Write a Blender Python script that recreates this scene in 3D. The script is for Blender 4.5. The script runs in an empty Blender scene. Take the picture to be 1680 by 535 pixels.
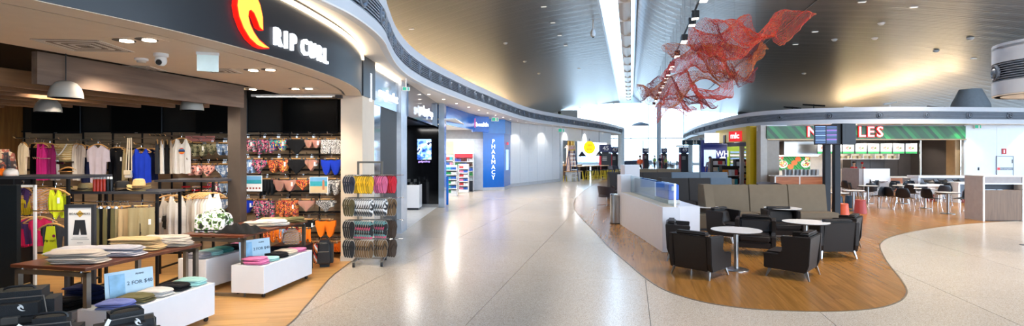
import bpy, bmesh, math, random
from mathutils import Vector, Matrix, noise
random.seed(7)
PI = math.pi
scn = bpy.context.scene
COL = scn.collection

# ------------------------------------------------------------------ camera
H, F, CX, HY = 2.1, 880.0, 840.0, 251.0          # eye height, focal length and horizon of the 1680x535 frame
cam = bpy.data.cameras.new('camera'); cam.sensor_width = 36; cam.lens = F / 1680 * 36
cam.shift_y = -(267.5 - HY) / 1680; cam.clip_end = 400
camo = bpy.data.objects.new('camera', cam); COL.objects.link(camo)
camo.location = (0, 0, H); camo.rotation_euler = (PI / 2, 0, 0)
scn.camera = camo

# ------------------------------------------------------------------ world, exposure
scn.view_settings.view_transform = 'Standard'; scn.view_settings.look = 'None'
scn.view_settings.gamma = 1; scn.view_settings.use_curve_mapping = False
scn.view_settings.exposure = 0.0
w = bpy.data.worlds.new('sky'); scn.world = w; w.use_nodes = True
wn, wl = w.node_tree.nodes, w.node_tree.links
bg = wn['Background']; tc = wn.new('ShaderNodeTexCoord'); sx = wn.new('ShaderNodeSeparateXYZ'); cr = wn.new('ShaderNodeValToRGB')
cr.color_ramp.elements[0].position = 0.0; cr.color_ramp.elements[0].color = (.70, .85, 1, 1)
cr.color_ramp.elements[1].position = 0.9; cr.color_ramp.elements[1].color = (.38, .62, 1, 1)
wl.new(tc.outputs['Generated'], sx.inputs[0]); wl.new(sx.outputs['Z'], cr.inputs[0]); wl.new(cr.outputs[0], bg.inputs[0])
bg.inputs[1].default_value = 7.5

def lamp(name, kind, loc, energy, color=(1, 1, 1), size=.3, size_y=None, aim=None, spot=None, blend=.5):
    l = bpy.data.lights.new(name, kind); l.energy = energy; l.color = color
    if kind == 'AREA':
        l.size = size
        if size_y: l.shape = 'RECTANGLE'; l.size_y = size_y
    else: l.shadow_soft_size = size
    if spot: l.spot_size = spot; l.spot_blend = blend
    o = bpy.data.objects.new(name, l); COL.objects.link(o); o.location = loc
    d = Vector(aim) - Vector(loc) if aim is not None else Vector((0, 0, -1))
    o.rotation_euler = d.to_track_quat('-Z', 'Y').to_euler()
    return o

# uplights standing on the shop roofs, washing the metal ceiling
WARM = (1, .74, .42)
def _ax(s_, D_): return s_ * .9763 + D_ * .2164, -s_ * .2164 + D_ * .9763
for k_ in range(11):
    x, y = _ax(-14.2 - .12 * k_, 20 + 5.2 * k_)
    lamp('roof_uplight', 'AREA', (x, y, 4.9), 55 + 24 * k_, WARM, .4, .4, aim=(x + .5, y + .2, 12))
for k_ in range(8):
    x, y = _ax(23.2, 47 + 3.2 * k_)
    lamp('roof_uplight', 'AREA', (x, y, 4.4), 190, WARM, .4, .4, aim=(x - 1.2, y + .2, 12))
# recessed lamps high in the hall ceiling
for s_, D_ in [(-6, 6), (-6, 13), (-6, 20), (-7, 28), (-8, 38), (6, 8), (7, 15), (8, 23), (14, 20), (14, 28), (20, 26), (9, 36)]:
    px, py = s_ * .9763 + D_ * .2164, -s_ * .2164 + D_ * .9763
    lamp('hall_lamp', 'SPOT', (px, py, 8.6), 2500, (1, .86, .7), .25, aim=(px, py, 0), spot=math.radians(95), blend=.7)
# track heads and soffit lamps of the surf-wear shop
for x, y, e in [(-4.6, 6.2, 150), (-3.75, 7.9, 125), (-3.7, 9.5, 95), (-6.3, 7.3, 150), (-8.2, 7.6, 150), (-5.6, 9.0, 130), (-7.6, 9.2, 130), (-9.4, 9.0, 110), (-5.9, 5.2, 120)]:
    lamp('shop_lamp', 'SPOT', (x, y, 3.12), e, (1, .86, .68), .12, aim=(x - .1, y + .75, 0), spot=math.radians(120), blend=.6)

# unseen lamps added to brighten the pharmacy, cafe and gadget shop
for x, y, z, e in [(-3.6, 24, 3.3, 130), (-4.4, 26.5, 3.3, 130), (-3.2, 27.5, 3.3, 130), (-3.6, 18.3, 3.1, 60), (3.0, 43.5, 3.7, 220), (4.4, 46.5, 3.7, 220), (6.0, 50, 3.7, 220)]:
    lamp('shop_fill_lamp', 'AREA', (x, y, z), e, (1, .97, .93), .8)
# lamps of the soffit downlight rows
for x, y in [(-2.7, 12.6), (-2.9, 16), (-2.3, 19.4), (-1.6, 22.8), (-.75, 26.2), (.1, 29.6), (1.0, 33.2), (2.6, 36.6), (4.4, 40.4), (6.4, 44.6)]:
    lamp('soffit_lamp', 'SPOT', (x, y, 3.96), 130, (1, .95, .88), .06, aim=(x - .25, y + .1, 0), spot=math.radians(110), blend=.5)
for x, y in [(24, 28.3), (20, 28.1), (16.6, 28.8), (15.2, 31), (15, 34.5), (28, 28.6)]:
    lamp('soffit_lamp', 'SPOT', (x, y, 3.56), 150, (.95, .97, 1), .06, aim=(x, y + .2, 0), spot=math.radians(110), blend=.5)

# ------------------------------------------------------------------ helpers
def G(x, y, z=0.0):
    d = (H - z) * F / (y - HY); return Vector(((x - CX) / F * d, d, z))
def P(x, y, d):
    return Vector(((x - CX) / F * d, d, H + (HY - y) / F * d))
AU = Vector((195 / 880, 1)).normalized()          # direction of the concourse axis
AV = Vector((AU.y, -AU.x))
AROT = -math.atan2(AU.x, AU.y)
def AX(s, D, z=0.0): return Vector((AV.x * s + AU.x * D, AV.y * s + AU.y * D, z))
def SD(X, Y): return X * AV.x + Y * AV.y, X * AU.x + Y * AU.y

class MB:
    def __init__(self): self.v = []; self.f = []
    def add(self, vs, fs, M=None):
        o = len(self.v)
        self.v += [tuple(M @ Vector(p)) if M is not None else tuple(p) for p in vs]
        self.f += [tuple(i + o for i in q) for q in fs]
        return self
    def bx(self, x0, x1, y0, y1, z0, z1, M=None):
        return self.add([(x0, y0, z0), (x1, y0, z0), (x1, y1, z0), (x0, y1, z0), (x0, y0, z1), (x1, y0, z1), (x1, y1, z1), (x0, y1, z1)],
                        [(0, 3, 2, 1), (4, 5, 6, 7), (0, 1, 5, 4), (1, 2, 6, 5), (2, 3, 7, 6), (3, 0, 4, 7)], M)
    def hexa(self, b, t, M=None):                  # bottom and top quads
        return self.add(list(b) + list(t), [(3, 2, 1, 0), (4, 5, 6, 7), (0, 1, 5, 4), (1, 2, 6, 5), (2, 3, 7, 6), (3, 0, 4, 7)], M)
    def cyl(self, p0, p1, r0, r1=None, n=10, M=None):
        p0, p1 = Vector(p0), Vector(p1); r1 = r0 if r1 is None else r1
        q = (p1 - p0).to_track_quat('Z', 'Y'); vs = []
        for p, r in ((p0, r0), (p1, r1)):
            for k in range(n):
                a = 2 * PI * k / n; vs.append(p + q @ Vector((r * math.cos(a), r * math.sin(a), 0)))
        fs = [(k, (k + 1) % n, n + (k + 1) % n, n + k) for k in range(n)] + [tuple(range(n - 1, -1, -1)), tuple(range(n, 2 * n))]
        return self.add(vs, fs, M)
    def tube(self, pts, r, n=6, closed=False, M=None):
        pts = [Vector(p) for p in pts]; m = len(pts); vs = []
        up = Vector((0, 0, 1))
        for i, p in enumerate(pts):
            a = pts[i - 1] if (i or closed) else p; b = pts[(i + 1) % m] if (i < m - 1 or closed) else p
            t = (b - a).normalized(); ref = up if abs(t.z) < .95 else Vector((1, 0, 0))
            s = t.cross(ref).normalized(); u = s.cross(t)
            rr = r[i] if isinstance(r, (list, tuple)) else r
            for k in range(n):
                g = 2 * PI * k / n; vs.append(p + s * (rr * math.cos(g)) + u * (rr * math.sin(g)))
        fs = []
        for i in range(m if closed else m - 1):
            j = (i + 1) % m
            for k in range(n): fs.append((i * n + k, i * n + (k + 1) % n, j * n + (k + 1) % n, j * n + k))
        if not closed: fs += [tuple(range(n - 1, -1, -1)), tuple((m - 1) * n + k for k in range(n))]
        return self.add(vs, fs, M)
    def lathe(self, prof, n=16, M=None, sy=1):
        vs = [(r * math.cos(2 * PI * k / n), sy * r * math.sin(2 * PI * k / n), z) for r, z in prof for k in range(n)]
        fs = [(i * n + k, i * n + (k + 1) % n, (i + 1) * n + (k + 1) % n, (i + 1) * n + k) for i in range(len(prof) - 1) for k in range(n)]
        if prof[0][0] > 1e-4: fs.append(tuple(range(n - 1, -1, -1)))
        if prof[-1][0] > 1e-4: fs.append(tuple((len(prof) - 1) * n + k for k in range(n)))
        return self.add(vs, fs, M)
    def prism(self, poly, z0, z1, M=None):
        n = len(poly)
        vs = [(p[0], p[1], z0) for p in poly] + [(p[0], p[1], z1) for p in poly]
        return self.add(vs, [tuple(range(n - 1, -1, -1)), tuple(range(n, 2 * n))] + [(k, (k + 1) % n, n + (k + 1) % n, n + k) for k in range(n)], M)
    def grid(self, fn, nu, nv, M=None, cu=False):
        vs = [fn(i / nu, j / nv) for j in range(nv + 1) for i in range(nu + (0 if cu else 1))]
        c = nu if cu else nu + 1
        return self.add(vs, [(j * c + i, j * c + (i + 1) % c, (j + 1) * c + (i + 1) % c, (j + 1) * c + i) for j in range(nv) for i in range(nu)], M)
    def mesh(self, name, mat, smooth=False, bevel=0, seg=1):
        me = bpy.data.meshes.new(name); me.from_pydata(self.v, [], self.f)
        bm = bmesh.new(); bm.from_mesh(me)
        bmesh.ops.recalc_face_normals(bm, faces=bm.faces)
        if bevel:
            ed = [e for e in bm.edges if len(e.link_faces) == 2 and e.calc_face_angle(0) > .5]
            bmesh.ops.bevel(bm, geom=ed, offset=bevel, segments=seg, affect='EDGES', clamp_overlap=True)
        bm.to_mesh(me); bm.free()
        for m in (mat if isinstance(mat, (list, tuple)) else [mat]): me.materials.append(m)
        if smooth:
            me.shade_smooth()
            me.set_sharp_from_angle(angle=math.radians(40))
        return me
    def build(self, name, mat, parent=None, smooth=False, bevel=0, loc=None, rz=0, seg=1):
        return link(name, self.mesh(name, mat, smooth, bevel, seg), parent, loc, rz)

def link(name, me, parent=None, loc=None, rz=0):
    o = bpy.data.objects.new(name, me); COL.objects.link(o)
    if parent: o.parent = parent
    if loc is not None: o.location = loc
    if rz: o.rotation_euler = (0, 0, rz)
    return o
def tag(o, label=None, cat=None, group=None, kind=None):
    if label: o['label'] = label
    if cat: o['category'] = cat
    if group: o['group'] = group
    if kind: o['kind'] = kind
    return o
def thing(name, label, cat, loc=(0, 0, 0), rz=0, group=None):
    o = bpy.data.objects.new(name, None); COL.objects.link(o); o.empty_display_size = .1
    o.location = loc; o.rotation_euler = (0, 0, rz)
    return tag(o, label, cat, group)
def struct(o, label=None): o['kind'] = 'structure'; return tag(o, label)
def dup(root, loc, rz=0, label=None, group=None, scale=None):
    r = root.copy(); COL.objects.link(r); r.location = loc; r.rotation_euler = (0, 0, rz)
    if label: r['label'] = label
    if group: r['group'] = group
    if scale: r.scale = scale if isinstance(scale, (tuple, list)) else (scale,) * 3
    for ch in list(root.children):
        c = ch.copy(); COL.objects.link(c); c.parent = r
        for g in list(ch.children):
            d = g.copy(); COL.objects.link(d); d.parent = c
    return r
def text(s, size, mat, name='lettering', parent=None, M=None, ext=.01, bold=0, align='CENTER', sx=1.0, shear=0):
    cu = bpy.data.curves.new(name, 'FONT'); cu.body = s; cu.size = size; cu.extrude = ext; cu.offset = bold
    cu.align_x = align; cu.align_y = 'CENTER'; cu.resolution_u = 2; cu.shear = shear
    t = bpy.data.objects.new('tmp', cu); COL.objects.link(t)
    dg = bpy.context.evaluated_depsgraph_get(); me = bpy.data.meshes.new_from_object(t.evaluated_get(dg))
    bpy.data.objects.remove(t); bpy.data.curves.remove(cu)
    # lettering is upright in XZ, facing -Y
    R = Matrix(((sx, 0, 0, 0), (0, 0, -1, 0), (0, 1, 0, 0), (0, 0, 0, 1)))
    me.transform((M if M is not None else Matrix()) @ R)
    me.materials.clear(); me.materials.append(mat); me.name = name
    return link(name, me, parent)
def TR(x, y, z, rz=0, rx=0, ry=0): return Matrix.Translation((x, y, z)) @ Matrix.Rotation(rz, 4, 'Z') @ Matrix.Rotation(ry, 4, 'Y') @ Matrix.Rotation(rx, 4, 'X')
def spline(pts, n=8):
    pts = [Vector(p) for p in pts]; out = []
    for i in range(len(pts) - 1):
        p0 = pts[max(i - 1, 0)]; p1 = pts[i]; p2 = pts[i + 1]; p3 = pts[min(i + 2, len(pts) - 1)]
        for k in range(n):
            t = k / n
            out.append(.5 * ((2 * p1) + (p2 - p0) * t + (2 * p0 - 5 * p1 + 4 * p2 - p3) * t * t + (3 * p1 - p0 - 3 * p2 + p3) * t ** 3))
    return out + [pts[-1]]
def clip_poly(sub, lo, hi, ax):                     # clip polygon to lo <= p[ax] <= hi
    for sgn, lim in ((1, lo), (-1, -hi)):
        out = []
        for i in range(len(sub)):
            a, b = sub[i - 1], sub[i]; da, db = sgn * a[ax] - lim, sgn * b[ax] - lim
            if (da >= 0) != (db >= 0):
                t = da / (da - db); out.append((a[0] + (b[0] - a[0]) * t, a[1] + (b[1] - a[1]) * t))
            if db >= 0: out.append(b)
        sub = out
        if len(sub) < 3: return []
    return sub
def area2(p): return abs(sum(p[i - 1][0] * p[i][1] - p[i][0] * p[i - 1][1] for i in range(len(p)))) / 2

# ------------------------------------------------------------------ materials
def L(c):
    if isinstance(c, str): c = tuple(int(c[i:i + 2], 16) / 255 for i in (0, 2, 4))
    return tuple(((x / 12.92) if x <= .04045 else ((x + .055) / 1.055) ** 2.4) for x in c) + (1,)
MATS = {}
def mat(name, col, rough=.5, metal=0, var=.08, scale=6, bump=0, bscale=60, emit=0, spec=.5, rnd=0, stretch=None, coat=0):
    if name in MATS: return MATS[name]
    m = bpy.data.materials.new(name); m.use_nodes = True; MATS[name] = m
    n, l = m.node_tree.nodes, m.node_tree.links; b = n['Principled BSDF']
    c = L(col)
    b.inputs['Roughness'].default_value = rough; b.inputs['Metallic'].default_value = metal
    b.inputs['Specular IOR Level'].default_value = spec
    if coat: b.inputs['Coat Weight'].default_value = coat; b.inputs['Coat Roughness'].default_value = .12
    tcn = n.new('ShaderNodeTexCoord'); mp = n.new('ShaderNodeMapping'); l.new(tcn.outputs['Object'], mp.inputs[0])
    if stretch: mp.inputs['Scale'].default_value = stretch
    nz = n.new('ShaderNodeTexNoise'); nz.inputs['Scale'].default_value = scale; nz.inputs['Detail'].default_value = 4
    l.new(mp.outputs[0], nz.inputs[0])
    mr = n.new('ShaderNodeMapRange'); mr.inputs[1].default_value = .25; mr.inputs[2].default_value = .75
    mr.inputs[3].default_value = 1 - var; mr.inputs[4].default_value = 1 + var; l.new(nz.outputs[0], mr.inputs[0])
    val = mr.outputs[0]
    if rnd:
        oi = n.new('ShaderNodeObjectInfo'); m2 = n.new('ShaderNodeMapRange'); m2.inputs[3].default_value = 1 - rnd; m2.inputs[4].default_value = 1 + rnd
        l.new(oi.outputs['Random'], m2.inputs[0]); mm = n.new('ShaderNodeMath'); mm.operation = 'MULTIPLY'
        l.new(val, mm.inputs[0]); l.new(m2.outputs[0], mm.inputs[1]); val = mm.outputs[0]
    vm = n.new('ShaderNodeVectorMath'); vm.operation = 'SCALE'; vm.inputs[0].default_value = c[:3]; l.new(val, vm.inputs['Scale'])
    l.new(vm.outputs[0], b.inputs['Base Color'])
    if emit:
        l.new(vm.outputs[0], b.inputs['Emission Color']); b.inputs['Emission Strength'].default_value = emit
    if bump:
        n2 = n.new('ShaderNodeTexNoise'); n2.inputs['Scale'].default_value = bscale; l.new(mp.outputs[0], n2.inputs[0])
        bp = n.new('ShaderNodeBump'); bp.inputs['Strength'].default_value = bump; bp.inputs['Distance'].default_value = .01
        l.new(n2.outputs[0], bp.inputs['Height']); l.new(bp.outputs[0], b.inputs['Normal'])
    return m
def ramp_mat(name, kind, cols, scale=10, rough=.7, stretch=(1, 1, 1), rot=0, emit=0, distort=0, metal=0):
    """flat print: voronoi cells, noise blots or stripes through a stepped colour ramp"""
    if name in MATS: return MATS[name]
    m = bpy.data.materials.new(name); m.use_nodes = True; MATS[name] = m
    n, l = m.node_tree.nodes, m.node_tree.links; b = n['Principled BSDF']; b.inputs['Roughness'].default_value = rough; b.inputs['Metallic'].default_value = metal
    tcn = n.new('ShaderNodeTexCoord'); mp = n.new('ShaderNodeMapping'); l.new(tcn.outputs['Object'], mp.inputs[0])
    mp.inputs['Scale'].default_value = stretch
    mp.inputs['Rotation'].default_value = rot if isinstance(rot, (tuple, list)) else (0, rot, 0)
    if kind == 'cells':
        t = n.new('ShaderNodeTexVoronoi'); t.inputs['Scale'].default_value = scale; l.new(mp.outputs[0], t.inputs[0])
        s = n.new('ShaderNodeSeparateColor'); l.new(t.outputs['Color'], s.inputs[0]); out = s.outputs[0]
    elif kind == 'noise':
        t = n.new('ShaderNodeTexNoise'); t.inputs['Scale'].default_value = scale; l.new(mp.outputs[0], t.inputs[0]); out = t.outputs[0]
    else:
        t = n.new('ShaderNodeTexWave'); t.inputs['Scale'].default_value = scale; t.inputs['Distortion'].default_value = distort
        t.wave_profile = 'SAW'; t.bands_direction = kind; l.new(mp.outputs[0], t.inputs[0]); out = t.outputs['Fac']
    r = n.new('ShaderNodeValToRGB'); r.color_ramp.interpolation = 'CONSTANT'; e = r.color_ramp.elements
    k = len(cols)
    lo, hi = (.3, .7) if kind == 'noise' else (0, 1)
    e[0].position = 0; e[0].color = L(cols[0]); e[1].position = lo + (hi - lo) / k; e[1].color = L(cols[1])
    for i in range(2, k): q = e.new(lo + (hi - lo) * i / k); q.color = L(cols[i])
    l.new(out, r.inputs[0]); l.new(r.outputs[0], b.inputs['Base Color'])
    if emit: l.new(r.outputs[0], b.inputs['Emission Color']); b.inputs['Emission Strength'].default_value = emit
    return m
def wood(name, c1, c2, rough=.4, stretch=(1, 12, 12), rnd=.15, scale=1.5, coat=0):
    m = mat(name, c1, rough, coat=coat)
    n, l = m.node_tree.nodes, m.node_tree.links; b = n['Principled BSDF']
    tcn = n.new('ShaderNodeTexCoord'); mp = n.new('ShaderNodeMapping'); mp.inputs['Scale'].default_value = stretch; l.new(tcn.outputs['Object'], mp.inputs[0])
    oi = n.new('ShaderNodeObjectInfo'); ad = n.new('ShaderNodeVectorMath'); ad.operation = 'ADD'
    sc = n.new('ShaderNodeMath'); sc.operation = 'MULTIPLY'; sc.inputs[1].default_value = 37; l.new(oi.outputs['Random'], sc.inputs[0])
    l.new(mp.outputs[0], ad.inputs[0]); l.new(sc.outputs[0], ad.inputs[1])
    nz = n.new('ShaderNodeTexNoise'); nz.inputs['Scale'].default_value = scale; nz.inputs['Detail'].default_value = 6; nz.inputs['Distortion'].default_value = .6
    l.new(ad.outputs[0], nz.inputs[0])
    r = n.new('ShaderNodeValToRGB'); r.color_ramp.elements[0].position = .3; r.color_ramp.elements[0].color = L(c1)
    r.color_ramp.elements[1].position = .7; r.color_ramp.elements[1].color = L(c2); l.new(nz.outputs[0], r.inputs[0])
    mr = n.new('ShaderNodeMapRange'); mr.inputs[3].default_value = 1 - rnd; mr.inputs[4].default_value = 1 + rnd; l.new(oi.outputs['Random'], mr.inputs[0])
    vm = n.new('ShaderNodeVectorMath'); vm.operation = 'SCALE'; l.new(r.outputs[0], vm.inputs[0]); l.new(mr.outputs[0], vm.inputs['Scale'])
    l.new(vm.outputs[0], b.inputs['Base Color'])
    return m
def glass(name, col='e8f4f4', rough=.02, mix=.12):
    """clear pane: mostly see-through with a fresnel reflection"""
    m = bpy.data.materials.new(name); m.use_nodes = True; MATS[name] = m
    n, l = m.node_tree.nodes, m.node_tree.links; n.remove(n['Principled BSDF'])
    t = n.new('ShaderNodeBsdfTransparent'); t.inputs[0].default_value = L(col)
    g = n.new('ShaderNodeBsdfGlossy'); g.inputs['Roughness'].default_value = rough
    lw = n.new('ShaderNodeLayerWeight'); lw.inputs[0].default_value = .5
    pw = n.new('ShaderNodeMath'); pw.operation = 'POWER'; pw.inputs[1].default_value = 4; l.new(lw.outputs['Facing'], pw.inputs[0])
    fr = n.new('ShaderNodeMath'); fr.operation = 'MULTIPLY_ADD'; fr.inputs[1].default_value = .5; fr.inputs[2].default_value = mix * .3; l.new(pw.outputs[0], fr.inputs[0])
    mx = n.new('ShaderNodeMixShader'); l.new(fr.outputs[0], mx.inputs[0]); l.new(t.outputs[0], mx.inputs[1]); l.new(g.outputs[0], mx.inputs[2])
    l.new(mx.outputs[0], n['Material Output'].inputs[0]); return m

def terrazzo():
    m = mat('terrazzo', 'cfc3b4', .2, var=.05, scale=.7)
    n, l = m.node_tree.nodes, m.node_tree.links; b = n['Principled BSDF']
    tcn = n.new('ShaderNodeTexCoord'); v = n.new('ShaderNodeTexVoronoi'); v.inputs['Scale'].default_value = 150; l.new(tcn.outputs['Object'], v.inputs[0])
    s = n.new('ShaderNodeSeparateColor'); l.new(v.outputs['Color'], s.inputs[0])
    r = n.new('ShaderNodeValToRGB'); r.color_ramp.interpolation = 'CONSTANT'; e = r.color_ramp.elements
    e[0].position = 0; e[0].color = L('a89884'); e[1].position = .22; e[1].color = L('c9baa8')
    q = e.new(.8); q.color = L('d6cabb')
    l.new(s.outputs[0], r.inputs[0])
    nz = n.new('ShaderNodeTexNoise'); nz.inputs['Scale'].default_value = .6; nz.inputs['Detail'].default_value = 3; l.new(tcn.outputs['Object'], nz.inputs[0])
    mr = n.new('ShaderNodeMapRange'); mr.inputs[3].default_value = .9; mr.inputs[4].default_value = 1.08; l.new(nz.outputs[0], mr.inputs[0])
    vm = n.new('ShaderNodeVectorMath'); vm.operation = 'SCALE'; l.new(r.outputs[0], vm.inputs[0]); l.new(mr.outputs[0], vm.inputs['Scale'])
    l.new(vm.outputs[0], b.inputs['Base Color']); return m
TERR = terrazzo()
def ceiling_metal():
    m = mat('ceiling_aluminium', 'aeaaa6', .34, .6, var=.05, scale=.5)
    n, l = m.node_tree.nodes, m.node_tree.links; b = n['Principled BSDF']
    tcn = n.new('ShaderNodeTexCoord'); wv = n.new('ShaderNodeTexWave'); wv.bands_direction = 'Y'; wv.inputs['Scale'].default_value = 2.1; wv.inputs['Distortion'].default_value = .15
    l.new(tcn.outputs['Object'], wv.inputs[0])
    mp = n.new('ShaderNodeMapping'); mp.inputs['Scale'].default_value = (.12, 5, .12); l.new(tcn.outputs['Object'], mp.inputs[0])
    nz = n.new('ShaderNodeTexNoise'); nz.inputs['Scale'].default_value = 1.0; nz.inputs['Detail'].default_value = 5; l.new(mp.outputs[0], nz.inputs[0])
    ad = n.new('ShaderNodeMath'); ad.inputs[1].default_value = .35; ad.operation = 'MULTIPLY_ADD'; l.new(wv.outputs['Fac'], ad.inputs[0]); l.new(nz.outputs[0], ad.inputs[2])
    bp = n.new('ShaderNodeBump'); bp.inputs['Strength'].default_value = .55; bp.inputs['Distance'].default_value = .05; l.new(ad.outputs[0], bp.inputs['Height'])
    l.new(bp.outputs[0], b.inputs['Normal'])
    mr = n.new('ShaderNodeMapRange'); mr.inputs[3].default_value = .26; mr.inputs[4].default_value = .46; l.new(nz.outputs[0], mr.inputs[0]); l.new(mr.outputs[0], b.inputs['Roughness'])
    b.inputs['Anisotropic'].default_value = .4
    m3 = n.new('ShaderNodeMapRange'); m3.inputs[1].default_value = .3; m3.inputs[2].default_value = .7; m3.inputs[3].default_value = .74; m3.inputs[4].default_value = 1.12; l.new(nz.outputs[0], m3.inputs[0])
    v3 = n.new('ShaderNodeVectorMath'); v3.operation = 'SCALE'; v3.inputs[0].default_value = L('aeaaa6')[:3]; l.new(m3.outputs[0], v3.inputs['Scale']); l.new(v3.outputs[0], b.inputs['Base Color'])
    return m
CEILM = ceiling_metal()
WHITE = mat('white_paint', 'eceae8', .5, var=.02)
WHITEG = mat('white_gloss', 'f0eef0', .12, var=.015)
GREYB = mat('bulkhead_grey', 'd2d4da', .45, var=.02)
DARKG = mat('dark_grey_metal', '3a3d44', .45, .3)
LOUV = mat('louvre_grey', '98a0ac', .5, 0)
BLACK = mat('black_paint', '141416', .45, var=.1)
BLACKM = mat('black_steel', '1b1d22', .4, .5)
STEEL = mat('brushed_steel', 'b4b4b4', .28, 1, var=.06, scale=30)
CHROME = mat('chrome', 'd8dadd', .12, 1, var=.02)
BEIGE = mat('beige_plaster', 'e6d3bd', .6, var=.03)
GLASS = glass('clear_glass')
GLOWW = mat('lamp_white', 'fff6ea', .4, emit=9, var=0)
GLOWS = mat('lamp_warm', 'ffe2b8', .4, emit=9, var=0)
# ------------------------------------------------------------------ sweep along a plan curve
def frames(curve):
    out = []
    for i, p in enumerate(curve):
        a = curve[max(i - 1, 0)]; b = curve[min(i + 1, len(curve) - 1)]
        t = (Vector(b[:2]) - Vector(a[:2])).normalized(); out.append((Vector(p[:2]), t, Vector((t.y, -t.x))))
    return out
def sweep(curve, prof, closed=True, mb=None):
    mb = mb or MB(); fr = frames(curve); n = len(prof); vs = []
    for p, t, nn in fr:
        for off, z in prof: q = p + nn * off; vs.append((q.x, q.y, z))
    fs = []
    for i in range(len(fr) - 1):
        for k in range(n if closed else n - 1):
            j = (k + 1) % n; fs.append((i * n + k, i * n + j, (i + 1) * n + j, (i + 1) * n + k))
    if closed: fs += [tuple(range(n)), tuple((len(fr) - 1) * n + k for k in range(n - 1, -1, -1))]
    return mb.add(vs, fs)
def resample(curve, step):
    c = [Vector(p[:2]) for p in curve]; out = [c[0].copy()]; acc = 0
    for a, b in zip(c, c[1:]):
        l = (b - a).length; t = step - acc
        while t <= l: out.append(a + (b - a) * (t / l)); t += step
        acc = (acc + l) % step
    return out

# ------------------------------------------------------------------ floor
floor = struct(MB().bx(-40, 70, -15, 130, -.25, -.012).build('floor', mat('floor_joint', '8d8578', .6)))
me = None; sw, sl = 2.2, 3.5
slab_me = MB().bx(0, sw - .008, 0, sl - .008, -.03, 0).mesh('terrazzo_slab', TERR)
cnt = 0
for i in range(-4, 13):
    for j in range(-2, 16):
        s0, D0 = .24 + i * sw, 9.1 + (j - 2) * sl
        c = AX(s0 + sw / 2, D0 + sl / 2)
        if c.y < 2.0 or abs(c.x / max(c.y, 1)) > 1.3: continue
        o = link('terrazzo_slab', slab_me, floor, AX(s0, D0, 0), AROT); cnt += 1
far = MB()
far.prism([AX(-26, 58.1)[:2], AX(40, 58.1)[:2], AX(40, 120)[:2], AX(-26, 120)[:2]], -.03, 0)
far.build('far_terrazzo', TERR, floor)
nearf = MB(); nearf.prism([AX(-20, -12)[:2], AX(24, -12)[:2], AX(24, 2.09)[:2], AX(-20, 2.09)[:2]], -.03, 0)
nearf.build('near_terrazzo', TERR, floor)
EDGE = mat('brass_edge', '8a7a66', .4, .6)
def plank_field(name, poly, rz, org, pw, pl, material, z1, most, z0=-.002):
    """planks clipped to a floor zone; poly in world xy, planks run along local y"""
    R = Matrix.Rotation(-rz, 2); loc = [tuple(R @ (Vector(p[:2]) - Vector(org))) for p in poly]
    xs = [p[0] for p in loc]; pcs = []
    k = math.floor(min(xs) / pw)
    while k * pw < max(xs):
        strip = clip_poly(loc, k * pw + .001, (k + 1) * pw - .001, 0)
        if len(strip) >= 3:
            ys = [p[1] for p in strip]; q = math.floor(min(ys) / pl) - 1; off = (k * .37 % 1) * pl
            while q * pl + off < max(ys):
                pc = clip_poly(strip, q * pl + off + .001, (q + 1) * pl + off - .001, 1)
                if len(pc) >= 3 and area2(pc) > .002:
                    cx = sum(p[0] for p in pc) / len(pc); cy = sum(p[1] for p in pc) / len(pc)
                    wv = Matrix.Rotation(rz, 2) @ Vector((cx, cy)) + Vector(org)
                    pcs.append(((wv.length if wv.y > 0 else 99), pc, cx, cy))
                q += 1
        k += 1
    pcs.sort(key=lambda a: a[0]); rest = MB()
    MB().prism([p[:2] for p in poly], -.003, z1 - .0015).build('plank_bed', material, floor)
    for i, (d, pc, cx, cy) in enumerate(pcs):
        if i < most:
            w_ = Matrix.Rotation(rz, 2) @ Vector((cx, cy)) + Vector(org)
            MB().prism([(p[0] - cx, p[1] - cy) for p in pc], z0, z1).build('plank', material, floor, loc=(w_.x, w_.y, 0), rz=rz)
        else: rest.prism(pc, z0, z1)
    if rest.v:
        o = rest.build(name, material, floor, loc=(org[0], org[1], 0), rz=rz); o['kind'] = 'stuff'
LW = wood('lounge_plank', '8c5e28', 'a87438', .26, stretch=(14, .8, 14), rnd=.1, scale=1.3)
SW_ = wood('store_plank', 'c08c50', 'd8a868', .34, stretch=(10, .8, 10), rnd=.07, scale=1.0)
lz = [(1000, 290), (965, 308), (945, 325), (942, 342), (958, 362), (977, 381), (997, 404), (1027, 430), (1061, 458), (1095, 478), (1150, 495), (1220, 506), (1300, 511), (1380, 511.5),
      (1440, 506), (1474, 496), (1487, 483), (1485, 470), (1471, 450), (1455, 430), (1444, 408), (1446, 398), (1462, 389), (1500, 380), (1550, 372), (1613, 366), (1700, 362), (1840, 359)]
lp = [G(*p) for p in lz]; lcurve = spline(lp, 5)
lpoly = [tuple(p[:2]) for p in lcurve] + [(34, 27.8), (16, 29.5), (14.6, 36)]
plank_field('far_planks', lpoly, AROT, (0, 0), .19, 2.4, LW, .004, 300)
sweep(lcurve, [(-.012, -.002), (.012, -.002), (.012, .007), (-.012, .007)]).build('edge_strip', EDGE, floor)
sz = [G(430, 565), G(470, 536), G(500, 505), G(540, 458), G(562, 440), G(578, 428)]
scurve = spline([Vector((-3.2, 2.5, 0)), Vector((-2.75, 4.2, 0))] + sz[1:], 6)
spoly = [tuple(p[:2]) for p in scurve] + [(-3.3, 10.45), (-3.3, 11.2), (-13, 11.2), (-13, 2.0)]
plank_field('back_planks', spoly, math.radians(100), (0, 0), .22, 2.2, SW_, .004, 220)
sweep(scurve, [(-.012, -.002), (.012, -.002), (.012, .007), (-.012, .007)]).build('edge_strip', EDGE, floor)

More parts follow.
